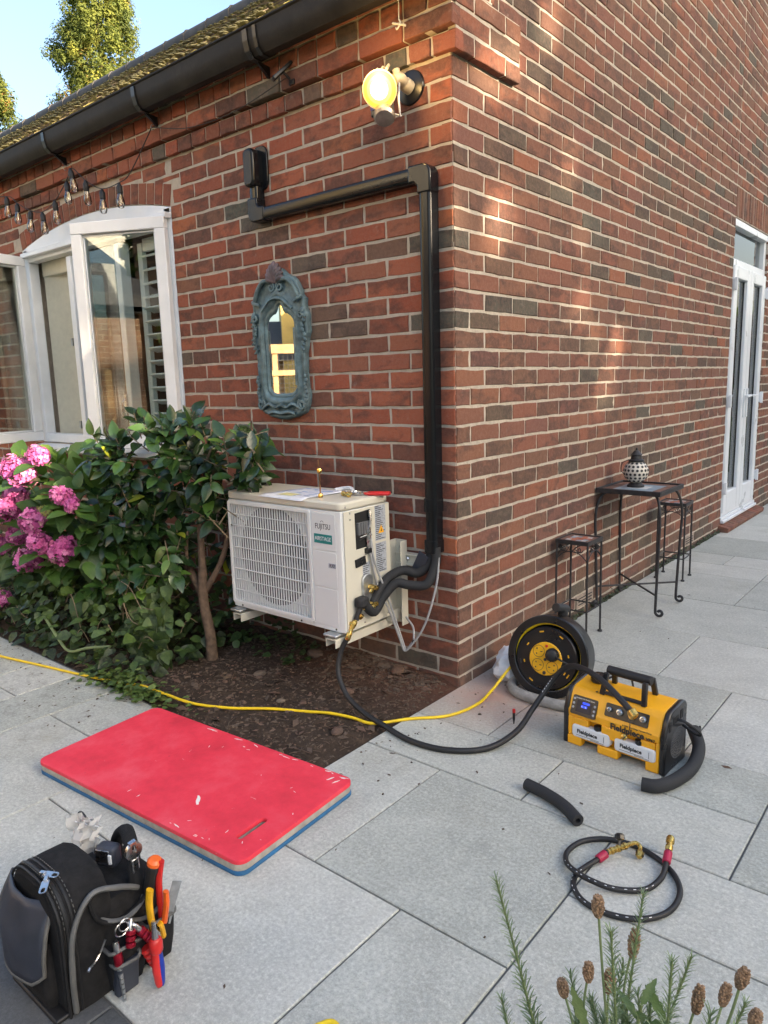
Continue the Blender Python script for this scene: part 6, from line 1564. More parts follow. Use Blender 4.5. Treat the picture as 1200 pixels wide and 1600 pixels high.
# laser level / tape block
tp_ = empty('tape_measure', b0 + Vector((.03, .05, .245)), R(25), 'navy and chrome tape measure tucked in the top of the pouch', 'tape measure')
mb = MB(); mb.box((0, 0, 0), (.05, .032, .048)); mb.build('case', M['vinyl'], tp_, bevel=.008)
mb = MB(); mb.box((-.004, -.0165, .004), (.034, .002, .03)); mb.build('face', M['steel'], tp_, bevel=.001)
mb = MB(); mb.box((.016, -.018, .0), (.008, .004, .022)); mb.build('clip', M['bottle_white'], tp_, bevel=.001)
t = tool('spanner', (.108, .07, .2), (.12, -.1, 1), 'chrome adjustable spanner head poking up beside the strap', 'spanner')
mb = MB(); mb.box((0, 0, .02), (.018, .008, .09)); mb.build('shaft', M['steel'], t, bevel=.003)
plate('head', [circle(.02, 18, 0, .085), [(-.007, .11), (.009, .11), (.007, .084), (-.006, .08)]], .010, M['steel'], t, Matrix(((1, 0, 0, 0), (0, 0, -1, .005), (0, 1, 0, 0), (0, 0, 0, 1))), .001)
t = tool('screwdriver', (.135, .075, .16), (.22, .12, 1), 'fat black screwdriver with an orange end cap leaning out', 'screwdriver')
mb = MB(); mb.lathe([(.007, .0), (.011, .02), (.016, .04), (.0155, .07), (.018, .09), (.0165, .098)], 8); mb.build('handle', M['rubber'], t, bevel=.002)
mb = MB(); mb.lathe([(.0165, .098), (.0165, .106), (.011, .112), (.001, .113)], 14); mb.build('end_cap', M['orange_plastic'], t)
t = tool('pliers', (.155, .09, .12), (.1, .06, 1), 'long red handled pliers standing upright at the pouch edge', 'pliers')
mb = MB(); mb.tube(spline([(0, 0, .0), (.004, 0, .05), (.008, 0, .1), (.004, 0, .145)], 5), [.007] * 4 + [.0095] * 12, 10, flat=.7); mb.build('handle', M['red_plastic'], t)
mb = MB(); mb.tube(spline([(.0, .014, .0), (.002, .022, .05), (.003, .02, .08)], 5), .008, 8, flat=.7); mb.build('handle', M['orange_plastic'], t)
t = tool('pliers', (.165, .065, .095), (.06, -.05, 1), 'yellow handled pliers hooked over the pouch rim, chrome head down', 'pliers')
mb = MB(); mb.tube(spline([(0, 0, .015), (.003, 0, .05), (.003, 0, .09), (-.002, 0, .12)], 5), [.0085] * 4 + [.0095] * 12, 10, flat=.75); mb.build('handle', M['reel_yellow'], t)
mb = MB(); mb.tube(spline([(-.012, .004, .03), (-.016, .006, .02), (-.02, .004, -.01)], 4), .0075, 8, flat=.75); mb.build('handle', M['reel_yellow'], t)
mb = MB(); mb.lathe([(.006, -.04), (.010, -.02), (.015, -.005), (.014, .012), (.008, .02)], 12); mb.build('head', M['steel'], t)
t = tool('pliers', (.198, .048, .104), (.04, -.0, -1), 'red and blue handled pliers hanging outside the pouch', 'pliers')
mb = MB(); mb.lathe([(.004, -.055), (.006, -.03), (.008, -.012)], 8); mb.build('jaw', M['steel'], t)
mb = MB(); mb.lathe([(.010, -.016), (.0145, -.01), (.0145, .012), (.011, .018)], 14); mb.build('collar', M['red_plastic'], t)
for (x, mt) in ((-.0045, 'red_plastic'), (.0045, 'blue_plastic')):
    mb = MB(); mb.tube(spline([(x * .6, 0, .016), (x * 1.1, 0, .05), (x * .7, 0, .08), (x * .2, 0, .098)], 5), [.009] * 8 + [.0088] * 4 + [.0085, .008, .007, .004], 10, flat=1.0); mb.build('handle', M[mt], t)
text('lettering', 'KNIPEX', .010, frame((.0045, -.0095, .06), (0, 0, 1), (1, 0, 0)), M['bottle_white'], t)
t = tool('step_drill', (.165, -.02, .095), (.06, .02, -1), 'grey step drill bit on a red clip hanging from a steel ring', 'drill bit')
mb = MB(); mb.lathe([(.0065, .0), (.0065, .02), (.004, .02)], 10)
for k in range(7): mb.lathe([(.0052 - k * .0003, .03 + k * .012), (.0048 - k * .0003, .04 + k * .012)], 8)
mb.build('bit', M['zinc'], t)
mb = MB(); mb.lathe([(.008, -.02), (.0095, -.016), (.0095, .008), (.007, .012)], 10); mb.build('collar', mat('crimson_metal', (.3, .008, .025), .3, .6), t)
mb = MB(); mb.lathe([(.005, -.045), (.007, -.04), (.007, -.022)], 10); mb.build('shank', M['steel'], t)
for i, (x, y, z, l) in enumerate(((.168, .01, .135, 'crimson quick release bit holder hanging left of the step drill'), (.175, .035, .13, 'crimson bit holder with a steel nose next to the yellow pliers'))):
    t = tool('bit_holder', (x, y, z), (.2, .5 if i else -.2, -.8), l, 'bit holder')
    mb = MB(); mb.lathe([(.004, -.035), (.0065, -.03), (.0065, -.012)], 10); mb.build('nose', M['steel'], t)
    mb = MB()
    for k in range(3): mb.lathe([(.0085, -.012 + k * .012), (.0105, -.010 + k * .012), (.0105, -.004 + k * .012), (.0085, -.002 + k * .012)], 12)
    mb.build('collar', bpy.data.materials['crimson_metal'], t)
t = tool('tape_roll', (.172, .04, .09), (.3, .3, -.9), 'bright red ribbed plastic clip pushed into the side pocket', 'clip')
mb = MB()
for k in range(4): mb.lathe([(.012, k * .012), (.0145, .002 + k * .012), (.0135, .009 + k * .012), (.011, .011 + k * .012)], 10)
mb.build('ribbed_grip', M['red_plastic'], t)
mb = MB(); mb.tube([(.0, .015 * math.cos(i * .42), .015 * math.sin(i * .42)) for i in range(15)], .0014, 5, closed=True); mb.tube([(.003, .013 * math.cos(i * .42) + .006, .013 * math.sin(i * .42) + .008) for i in range(15)], .0014, 5, closed=True)
tag(mb.build('split_ring', M['steel'], loc=b0 + Vector((.162, -.005, .158))), 'pair of steel split rings hanging the bits on the pouch front', 'ring')
mb = MB(); mb.tube(spline([(0, -.012, -.01), (.006, -.004, .0), (.003, .012, .012), (.004, .024, .034)], 4), .0022, 6); mb.tube([(0, -.012, -.01), (.004, -.018, -.012)], .003, 6)
tag(mb.build('wire_hook', M['steel'], loc=b0 + Vector((.150, -.062, .118))), 'bent steel wire hook on the pouch side near the zip', 'hook')
t = tool('scraper', (.16, .105, .12), (.15, .3, 1), 'grey metal saw blade standing behind the coloured pliers', 'saw blade')
mb = MB(); mb.box((0, 0, .03), (.002, .02, .10)); mb.build('blade', M['zinc'], t)
mb = MB(); mb.tube([(0, -.02 + .04 * i / 10, .003 + .0 * i) for i in range(11)], .004, 6)
yl2 = MB(); yl2.tube(spline([(.69, -1.56, .006), (.712, -1.522, .007), (.742, -1.525, .006)], 6), .0058, 8)
tag(yl2.build('cable_end', M['cable_yellow']), 'loop of yellow cable just showing at the bottom edge of the paving', 'cable')
# ------------------------------------------------------------------ plants
def leaf_geo(L_, w, nu=2, nv_=5, shape=.45, droop=.25, fold=.25, serr=0.0, tip=1.0):
    """leaf along +y, normal +z"""
    vs_ = []
    for j in range(nv_ + 1):
        v = j / nv_
        ww = w * .5 * (math.sin(math.pi * v ** (shape * 1.6)) ** .8 if 0 < v < 1 else 0) + (.0008 if v in (0, 1) else 0)
        if serr: ww *= 1 + serr * (1 if j % 2 else -1)
        for i in range(nu + 1):
            u = i / nu * 2 - 1
            vs_.append((u * ww, v * L_, fold * abs(u) * ww - droop * L_ * v * v))
    fs = [(j * (nu + 1) + i, j * (nu + 1) + i + 1, (j + 1) * (nu + 1) + i + 1, (j + 1) * (nu + 1) + i) for j in range(nv_) for i in range(nu)]
    return vs_, fs
def leaf_M(p, n, d):
    """origin p, normal ~n, growing along d"""
    d = Vector(d).normalized(); n = Vector(n); n = (n - d * n.dot(d))
    n = n.normalized() if n.length > 1e-5 else d.orthogonal().normalized()
    x = d.cross(n); m_ = Matrix((x, d, n)).transposed().to_4x4(); m_.translation = p; return m_
def add_leaves(plant, mtl, items, geos, single=120, name='leaf'):
    """items: (matrix, tone, scale). The nearest ones are objects of their own"""
    order = sorted(range(len(items)), key=lambda i: (items[i][0].translation - CAM).length - .35 * items[i][2])
    one = set(order[:single]); meshes = []
    for gv, gf in geos:
        mb = MB(); mb.add(gv, gf); meshes.append(mb.mesh(name, mtl, smooth=180))
    st_ = MB(); base = plant.location.copy()
    for i, (m_, t, s_) in enumerate(items):
        m2 = Matrix.Translation(-base) @ m_ @ Matrix.Diagonal((s_, s_, s_, 1))
        if i in one:
            o = put(name, meshes[i % len(meshes)], plant); o.matrix_local = m2; o['tone'] = t
        else:
            gv, gf = geos[i % len(geos)]; st_.add(gv, gf, 0, m2, t)
    if st_.f: tag(st_.build('foliage', mtl, plant, tone=True, smooth=180), kind='stuff')
pr = random.Random(17)
def rv(s_=1.0): return Vector((pr.gauss(0, s_), pr.gauss(0, s_), pr.gauss(0, s_)))
TOCAM = Vector((.75, -.62, .2)).normalized()
# --- camellia
cam_s = empty('camellia_shrub', (-1.13, -.43, 0), 0, 'glossy dark leaved camellia shrub with a bare trunk between the hydrangea and the air conditioner', 'shrub')
cb0 = Vector((-1.13, -.43, 0))
tr_ = MB(); tr_.tube([p - cb0 for p in spline([(-1.11, -.43, -.03), (-1.108, -.43, .12), (-1.15, -.425, .29), (-1.16, -.41, .43)], 5)], [.032, .030, .028, .027, .026, .025, .024, .024, .024, .023, .023, .023, .022, .022, .021, .021], 12); tr_.build('trunk', M['bark'], cam_s, smooth=60)
BRN = [[(-1.155, -.42, .30), (-1.25, -.42, .42), (-1.38, -.42, .52), (-1.5, -.42, .64), (-1.62, -.42, .78)], [(-1.16, -.41, .43), (-1.17, -.40, .58), (-1.19, -.38, .74), (-1.24, -.36, .92)], [(-1.15, -.41, .33), (-1.07, -.37, .47), (-1.04, -.33, .62), (-.98, -.3, .78), (-.93, -.3, .95)],
       [(-1.25, -.42, .42), (-1.22, -.45, .52), (-1.18, -.46, .62)], [(-1.24, -.36, .92), (-1.33, -.36, 1.03), (-1.42, -.37, 1.1)], [(-.98, -.3, .78), (-.85, -.34, .92), (-.76, -.4, 1.03), (-.735, -.42, 1.13)], [(-1.38, -.42, .52), (-1.42, -.5, .66), (-1.44, -.56, .82)], [(-1.62, -.42, .78), (-1.75, -.48, .86), (-1.83, -.52, .92)], [(-1.19, -.38, .74), (-1.1, -.42, .88), (-1.02, -.42, 1.0)]]
for k, P in enumerate(BRN):
    b = MB(); S_ = spline(P, 4); n_ = len(S_); r0 = (.02, .019, .016, .012, .011, .009, .01, .01, .01)[k]
    b.tube([p - cb0 for p in S_], [r0 * (1 - .6 * i / n_) for i in range(n_)], 8); b.build('branch', M['bark'], cam_s, smooth=60)
ELL = [((-1.5, -.40, .93), (.5, .28, .24), 58), ((-1.02, -.34, .92), (.26, .22, .22), 24), ((-1.62, -.52, .62), (.36, .22, .24), 26), ((-.74, -.42, 1.08), (.075, .05, .10), 4), ((-1.3, -.40, 1.08), (.3, .2, .12), 12), ((-1.15, -.2, .5), (.34, .1, .32), 18), ((-1.36, -.5, .52), (.22, .15, .2), 12), ((-1.55, -.56, .38), (.3, .16, .2), 16), ((-1.02, -.4, .72), (.16, .12, .1), 6)]
items = []; tw_ = MB()
for c, r_, n_ in ELL:
    for k in range(n_):
        d = rv().normalized(); f_ = pr.uniform(.45, 1.0) ** .6
        if d.dot(TOCAM) < -.35: d = -d
        tip_ = Vector(c) + Vector((d.x * r_[0], d.y * r_[1], d.z * r_[2])) * f_
        g_ = (d * .7 + Vector((0, 0, .45)) + rv(.35)).normalized()
        root = tip_ - g_ * .13
        tw_.tube([root - cb0, tip_ - cb0], [.0035, .002], 5)
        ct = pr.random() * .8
        for q in range(7):
            if tip_.x > -1.02 and tip_.z < .86 and tip_.y < -.3: continue
            a = q * 2.4 + pr.uniform(-.4, .4); x = g_.orthogonal().normalized(); y = g_.cross(x)
            out = (x * math.cos(a) + y * math.sin(a))
            ld_ = (out * .85 + g_ * (.15 + .14 * q) + Vector((0, 0, -.22)) + rv(.12)).normalized()
            nrm = (Vector((0, 0, .75)) + TOCAM * .55 + rv(.33)).normalized()
            t = min(.9, max(0, ct * (.35 + .65 * f_ ** 2) + pr.gauss(0, .14)))  # inner leaves toned darker to stand for shade inside the crown
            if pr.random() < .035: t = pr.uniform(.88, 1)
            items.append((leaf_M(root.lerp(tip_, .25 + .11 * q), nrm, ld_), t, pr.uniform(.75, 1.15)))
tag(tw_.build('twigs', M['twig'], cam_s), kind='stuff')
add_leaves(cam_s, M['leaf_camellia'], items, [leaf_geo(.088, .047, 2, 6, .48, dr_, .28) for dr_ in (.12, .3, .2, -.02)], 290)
# --- hydrangea
hyd = empty('hydrangea', (-2.2, -.5, 0), 0, 'pink mophead hydrangea with broad light green leaves under the white window', 'hydrangea')
hb0 = hyd.location.copy()
items = []
for k in range(560):
    d = rv().normalized()
    if d.dot(TOCAM) < -.3: d = -d
    c, r_ = ((-2.5, -.47, .56), (.78, .36, .36)) if pr.random() < .62 else ((-1.86, -.5, .55), (.3, .33, .33))
    p = Vector(c) + Vector((d.x * r_[0], d.y * r_[1], d.z * r_[2])) * pr.uniform(.65, 1.02)
    if p.z < .1 or p.y > -.06: continue
    ld_ = (d * .8 + rv(.45) + Vector((0, 0, -.15))).normalized(); nrm = (Vector((0, 0, .9)) + TOCAM * .45 + rv(.35)).normalized()
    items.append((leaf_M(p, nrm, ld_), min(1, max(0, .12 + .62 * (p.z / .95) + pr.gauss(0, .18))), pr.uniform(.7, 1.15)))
HEADS = [(-2.081, -.8, .889, .078), (-2.276, -.74, .747, .058), (-2.277, -.8, .675, .068), (-1.974, -.74, .965, .05), (-1.974, -.8, .653, .068), (-2.293, -.74, .533, .058), (-1.934, -.8, .538, .06), (-1.822, -.74, .505, .07), (-2.076, -.8, .435, .068), (-1.77, -.74, .776, .052), (-1.69, -.74, .74, .036), (-2.526, -.74, .449, .048), (-2.453, -.8, .168, .046), (-1.924, -.76, .69, .036)]
def head_geo(seed, n_=130):
    r5 = random.Random(seed); mb = MB()
    for k in range(n_):
        z = 1 - 1.75 * (k + .5) / n_; a = k * 2.39996; s_ = math.sqrt(max(0, 1 - z * z)); d = Vector((s_ * math.cos(a), s_ * math.sin(a), z * .85))
        d += Vector((r5.gauss(0, .07), r5.gauss(0, .07), r5.gauss(0, .07))); bump_ = r5.uniform(.8, 1.08)
        t = min(.95, max(0, r5.gauss(.35 + 1.6 * (bump_ - .92), .2))); nd = (d.normalized() + Vector((r5.gauss(0, .3), r5.gauss(0, .3), r5.gauss(0, .3)))).normalized()  # sunken florets toned darker, raised ones lighter, as shade and highlight
        m_ = leaf_M(d * bump_, nd, nd.orthogonal()) @ Matrix.Rotation(r5.uniform(0, 6.28), 4, 'Z')
        for q in range(4):
            a2 = q * math.pi / 2; ca, sa = math.cos(a2), math.sin(a2)
            pts = [(0, 0, 0), (.12, -.10, .03), (.235, -.085, .055), (.26, .02, .03), (.225, .10, .06), (.11, .10, .03)]
            mb.add([(x * ca - y * sa, x * sa + y * ca, z_) for x, y, z_ in pts], [(0, 1, 2, 3), (0, 3, 4, 5)], 0, m_, t)
    return mb
HM = [head_geo(s_).mesh('flower_head', M['petal'], smooth=0, tone=True) for s_ in (1, 2, 3)]
HG = head_geo(4, 60).mesh('flower_head', M['petal_green'], smooth=0, tone=True)
def hides(p):
    for x, y, z, r_ in HEADS:
        h = Vector((x, y, z)); d = h - CAM; t = (p - CAM).dot(d) / d.length_squared
        if t < 1.0 and (CAM + d * t - p).length < r_ * 1.05 + .03: return True
    return False
items = [q for q in items if not hides(q[0] @ Vector((0, .06, 0)))]
sm2 = MB()
for i, (x, y, z, r_) in enumerate(HEADS):
    o = put('flower_head', HG if i == 13 else HM[i % 3], hyd, loc=Vector((x, y, z)) - hb0); o.scale = (r_, r_, r_ * .95)
    o.rotation_euler = (pr.uniform(.3, .8), pr.uniform(-.3, .5), pr.uniform(0, 6))
    sm2.tube([Vector((x, y, z)) - hb0, Vector((x - .08, y + .15, z - .2)) - hb0, Vector((x * .6 - .9, -.4, .05)) - hb0], .004, 6)
    for q in range(5):
        a = q * 1.26 + pr.random(); d = Vector((math.cos(a), math.sin(a), .05))
        if d.dot(TOCAM) > .75: continue
        items.append((leaf_M(Vector((x, y, z - r_ * .9)) + d * .02, Vector((0, 0, 1)) + TOCAM * .3, d + rv(.2)), min(1, .35 + pr.random() * .45), pr.uniform(.75, 1.05)))
sm2.build('stem', M['stem_green'], hyd)
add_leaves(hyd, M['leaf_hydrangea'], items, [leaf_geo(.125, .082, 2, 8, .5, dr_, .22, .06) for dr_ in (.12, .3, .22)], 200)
hyd.children[0]['label'] = 'largest pink flower head'
# --- low weeds and ground cover
wd = MB(); wr = random.Random(23)
wl_ = leaf_geo(.06, .045, 2, 4, .42, .25, .2); wl2 = leaf_geo(.04, .03, 2, 4, .45, .2, .2, .1)
for k in range(2300):
    x = wr.uniform(-3.3, -1.12); top_ = .44 if x < -1.3 else .2 + .24 * (-1.12 - x) / .18
    y = wr.uniform(-.87, -.12); z = wr.random() ** 1.2 * max(.06, top_ * (1 - .55 * max(0, (-y - .62) / .25)))
    if x > -1.55 and y < -.78 and wr.random() < .6: continue
    n_ = (Vector((0, 0, .8)) + TOCAM * .6 + Vector((wr.gauss(0, .35), wr.gauss(0, .35), wr.gauss(0, .35))))
    d = Vector((wr.gauss(0, 1), wr.gauss(0, 1) - .25, wr.gauss(0, .4) - .25))
    g_ = wl_ if wr.random() < .55 else wl2; s_ = wr.uniform(.6, 1.35)
    wd.add(g_[0], g_[1], 0, leaf_M(Vector((x, y, z + .01)), n_, d) @ Matrix.Diagonal((s_, s_, s_, 1)), min(1, max(0, .0 + .68 * z / .5 + wr.gauss(.1, .2))))  # lower leaves toned darker for the shade inside the tangle
for k in range(420):     # creeping plant that spills over the patio edge
    a = wr.gauss(0, .17); x = -1.14 + a; y = -.86 + wr.gauss(0, .035); z = abs(wr.gauss(0, .03)) + .004
    g_ = wl2; s_ = wr.uniform(.45, .95)
    wd.add(g_[0], g_[1], 0, leaf_M(Vector((x, y, z)), Vector((wr.gauss(0, .3), wr.gauss(0, .3), 1)), Vector((wr.gauss(0, 1), wr.gauss(0, 1), .1))) @ Matrix.Diagonal((s_, s_, s_, 1)), wr.uniform(.45, .95))
for k in range(170):     # small weeds by the wall left of the air conditioner
    x = wr.uniform(-1.25, -.7); y = wr.uniform(-.28, -.06); z = wr.random() * .22 * max(.1, (-.6 - x) / .5)
    s_ = wr.uniform(.5, 1.1); wd.add(wl2[0], wl2[1], 0, leaf_M(Vector((x, y, z)), Vector((wr.gauss(0, .3), wr.gauss(-.3, .3), .9)), Vector((wr.gauss(0, 1), wr.gauss(0, 1) - .4, .1))) @ Matrix.Diagonal((s_, s_, s_, 1)), wr.uniform(0, .5))
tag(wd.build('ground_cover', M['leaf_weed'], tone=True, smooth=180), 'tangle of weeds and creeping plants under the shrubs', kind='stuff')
stt = MB()
for k in range(70):
    x = wr.uniform(-2.8, -1.2); y = wr.uniform(-.85, -.4); z = wr.uniform(.04, .4); a = wr.uniform(0, 6.3); L_ = wr.uniform(.1, .28)
    stt.tube(spline([(x, y, z), (x + L_ * .5 * math.cos(a), y + L_ * .2 * math.sin(a), z + wr.uniform(-.03, .08)), (x + L_ * math.cos(a), y + L_ * .4 * math.sin(a), z + wr.uniform(-.1, .1))], 3), .0018, 5)
tag(stt.build('dry_stems', M['twig']), 'dry bent stems lying through the weeds', kind='stuff')
gst = MB(); gst.tube(spline([(-1.88, -.84, .18), (-1.72, -.86, .11), (-1.6, -.87, .075), (-1.5, -.83, .10), (-1.35, -.8, .13)], 4), .0065, 7)
tag(gst.build('broken_stem', M['stem_green']), 'snapped green stem lying across the weeds above the yellow cable', 'stem')
nw = empty('climbing_weed', (-1.3, -.56, 0), 0, 'trailing heart leaved weed hanging left of the camellia trunk', 'weed')
items = []
for s_ in range(5):
    x0 = -1.24 - .06 * s_
    P = spline([(x0 - .03, -.5, .46 - .05 * (s_ % 2)), (x0, -.57, .34), (x0 + .02, -.6, .2), (x0 + .03, -.62, .06)], 6)
    b = MB(); b.tube([p - nw.location for p in P], .0022, 5); b.build('stem', M['stem_green'], nw)
    for p in P[1:]:
        for q in range(2):
            items.append((leaf_M(p + rv(.012), TOCAM + Vector((0, 0, .3)) + rv(.3), Vector((pr.gauss(0, .6), -.3, -.9))), pr.uniform(.3, .85), pr.uniform(.7, 1.15)))
add_leaves(nw, M['leaf_weed'], items, [leaf_geo(.07, .052, 2, 6, .36, .15, .2), leaf_geo(.062, .05, 2, 6, .36, .3, .15)], 60)

# bits of soil and leaf trodden on to the paving
dbs = MB(); dr_ = random.Random(77)
for k in range(260):
    q = dr_.random()
    if q < .5: x, y = dr_.uniform(-2.3, -.5), -.9 - abs(dr_.gauss(0, .22))
    elif q < .72: x, y = .03 + abs(dr_.gauss(0, .12)), dr_.uniform(-.85, .2)
    else: x, y = dr_.uniform(-.4, 1.5), dr_.uniform(-1.6, 2.5)
    if x < 0 and y > -.89: continue
    s_ = dr_.uniform(.002, .007) * (1.8 if dr_.random() < .07 else 1)
    m_ = Matrix.Translation((x, y, .0015)) @ Matrix.Rotation(dr_.uniform(0, 6.3), 4, 'Z') @ Matrix.Rotation(dr_.uniform(-.2, .2), 4, 'X')
    if dr_.random() < .6: dbs.add([(-s_ * 1.6, 0, 0), (-s_ * .3, -s_ * .6, .001), (s_ * 1.4, 0, .001), (s_ * .2, s_ * .7, .0015)], [(0, 1, 2, 3)], 0, m_, dr_.uniform(0, .6))
    else: dbs.box((0, 0, .001), (s_ * 1.2, s_ * .8, s_ * .5), 0, m_, dr_.uniform(0, .5), .6)
tag(dbs.build('soil_crumbs', M['litter'], tone=True, smooth=0), 'dark crumbs of soil and leaf scattered over the paving', kind='stuff')

# --- lavender close to the camera
lv = empty('lavender', (1.36, -1.76, 0), 0, 'lavender plant with dry brown flower heads in the bottom right corner', 'lavender')
lb = lv.location.copy(); lr = random.Random(31)
needle = leaf_geo(.024, .0034, 2, 3, .5, .25, .3)
nl = MB(); stn = MB()
def needle_shoot(P, r0, l0, l1, dens, t0=.35):
    S_ = spline(P, 8); n_ = len(S_)
    stn.tube([p - lb for p in S_], [r0 * (1 - .6 * i / n_) for i in range(n_)], 6)
    tot = sum((S_[i + 1] - S_[i]).length for i in range(n_ - 1)); cnt = int(tot * dens); 
    for k in range(cnt):
        f_ = (k + lr.random()) / cnt; i = min(n_ - 2, int(f_ * (n_ - 1))); p = S_[i].lerp(S_[i + 1], f_ * (n_ - 1) - i); g_ = (S_[i + 1] - S_[i]).normalized()
        if f_ < .25: continue
        x = g_.orthogonal().normalized(); y = g_.cross(x); a = (k // 4) * .9 + (k % 4) * 1.57 + lr.gauss(0, .25)
        out = x * math.cos(a) + y * math.sin(a); s_ = (l0 + (l1 - l0) * f_) / .024 * lr.uniform(.8, 1.2)
        nl.add(needle[0], needle[1], 0, Matrix.Translation(-lb) @ leaf_M(p, g_ + out * .2, out * .75 + g_ * (.55 + .7 * f_)) @ Matrix.Diagonal((s_ * .9, s_, s_, 1)), min(1, max(0, t0 + .3 * f_ + lr.gauss(0, .15))))
SHT = [(1.207, -1.708, .662), (1.331, -1.548, .604), (1.344, -1.688, .648), (1.399, -1.568, .561), (1.204, -1.691, .48), (1.462, -1.568, .534), (1.281, -1.587, .447), (1.344, -1.539, .467), (1.399, -1.645, .61)]
for i, p in enumerate(SHT):
    p = Vector(p); b_ = Vector((1.36 + lr.uniform(-.05, .06), -1.72 + lr.uniform(-.04, .04), .05)); 
    if i == 0: mid_ = Vector((1.245, -1.695, .5)); m2 = Vector((1.285, -1.70, .36))
    else: mid_ = b_.lerp(p, .7) + Vector((lr.uniform(-.012, .012), lr.uniform(-.01, .01), .02)); m2 = b_.lerp(p, .4) + Vector((lr.uniform(-.01, .01), 0, .02))
    needle_shoot([b_, m2, mid_, p], .0028, .028, .011, 760 if i else 700)
for k in range(58):
    t_ = Vector((1.345 + lr.gauss(0, .055), -1.62 + lr.gauss(0, .045), lr.uniform(.40, .5))); b_ = Vector((1.36 + lr.gauss(0, .03), -1.72 + lr.gauss(0, .03), .05))
    needle_shoot([b_, b_.lerp(t_, .55) + Vector((lr.gauss(0, .012), 0, .03)), t_], .002, .03, .016, 420, .25)
HDS = [(1.323, -1.675, .66, 1), (1.323, -1.554, .529, 1.5), (1.285, -1.609, .504, .95), (1.334, -1.663, .558, 1.1), (1.278, -1.668, .52, .85), (1.402, -1.541, .481, 1.5), (1.423, -1.497, .467, 1.15), (1.46, -1.587, .578, 1.05), (1.477, -1.594, .540, .85)]
for i, (x, y, z, s_) in enumerate(HDS):
    p = Vector((x, y, z)); b_ = Vector((1.36 + lr.uniform(-.05, .05), -1.72 + lr.uniform(-.04, .04), .05)); ax = (p - b_.lerp(p, .7)).normalized()
    stn.tube([q - lb for q in spline([b_, b_.lerp(p, .55) + Vector((lr.uniform(-.02, .02), lr.uniform(-.01, .01), .02)), b_.lerp(p, .85) + Vector((lr.uniform(-.007, .007), 0, .006)), p], 6)], .0016, 6)
    hd_ = MB(); L_ = .0205 * s_; R_ = .0062 * (.75 + .25 * s_)
    for ring in range(7):
        f_ = ring / 6; rr3 = R_ * math.sin(math.pi * (.16 + .7 * f_)) 
        for q in range(9):
            a = q * .698 + ring * .35 + lr.gauss(0, .1); d = Vector((math.cos(a), math.sin(a), 0)); c = d * rr3 * .75 + Vector((0, 0, (f_ - .5) * L_))
            hd_.lathe([(.0009, -.003), (.0022, -.001), (.0021, .002), (.0009, .0042)], 5, 0, aim(c, d * .8 + Vector((0, 0, .9)) + Vector((lr.gauss(0, .2), lr.gauss(0, .2), 0))))
    hd_.ball((0, 0, 0), R_ * .7, 6, 0, (1, 1, L_ / R_ * .7))
    o = hd_.build('flower_head', M['seed_head'], lv, smooth=60); o.matrix_local = aim(p - lb, ax); 
stn.build('stem', M['stem_green'], lv)
tag(nl.build('foliage', M['leaf_lavender'], lv, tone=True, smooth=180), kind='stuff')
bw_ = empty('broadleaf_weed', (1.33, -1.70, 0), 0, 'toothed broad leaved weed growing up through the lavender', 'weed')
items = []
for (P, n_) in (([(1.34, -1.7, .05), (1.35, -1.66, .35), (1.362, -1.632, .52)], 12), ([(1.34, -1.7, .05), (1.355, -1.65, .3), (1.385, -1.615, .50)], 10)):
    S_ = spline(P, 10); b = MB(); b.tube([p - bw_.location for p in S_], .0022, 6); b.build('stem', M['stem_green'], bw_)
    for k in range(n_):
        p = S_[9 + int((len(S_) - 10) * k / (n_ - 1))] if len(S_) > 10 else S_[-1]; a = k * 2.4
        items.append((leaf_M(p, Vector((0, 0, .9)) + TOCAM * .2 + rv(.15), Vector((math.cos(a), math.sin(a), .75))), .45 + .3 * pr.random(), pr.uniform(.6, 1.0)))
items.append((leaf_M(Vector((1.30, -1.645, .455)), Vector((.3, -.5, .8)), Vector((-.4, .3, .35))), .9, 1.1))
add_leaves(bw_, M['leaf_weed'], items, [leaf_geo(.045, .013, 2, 8, .5, .1, .2, .22), leaf_geo(.05, .015, 2, 8, .5, .2, .2, .2)], 40)
tag(sb2.build('lavender_bed', M['soil'], smooth=0), 'planted soil beside the patio under the lavender', kind='structure')

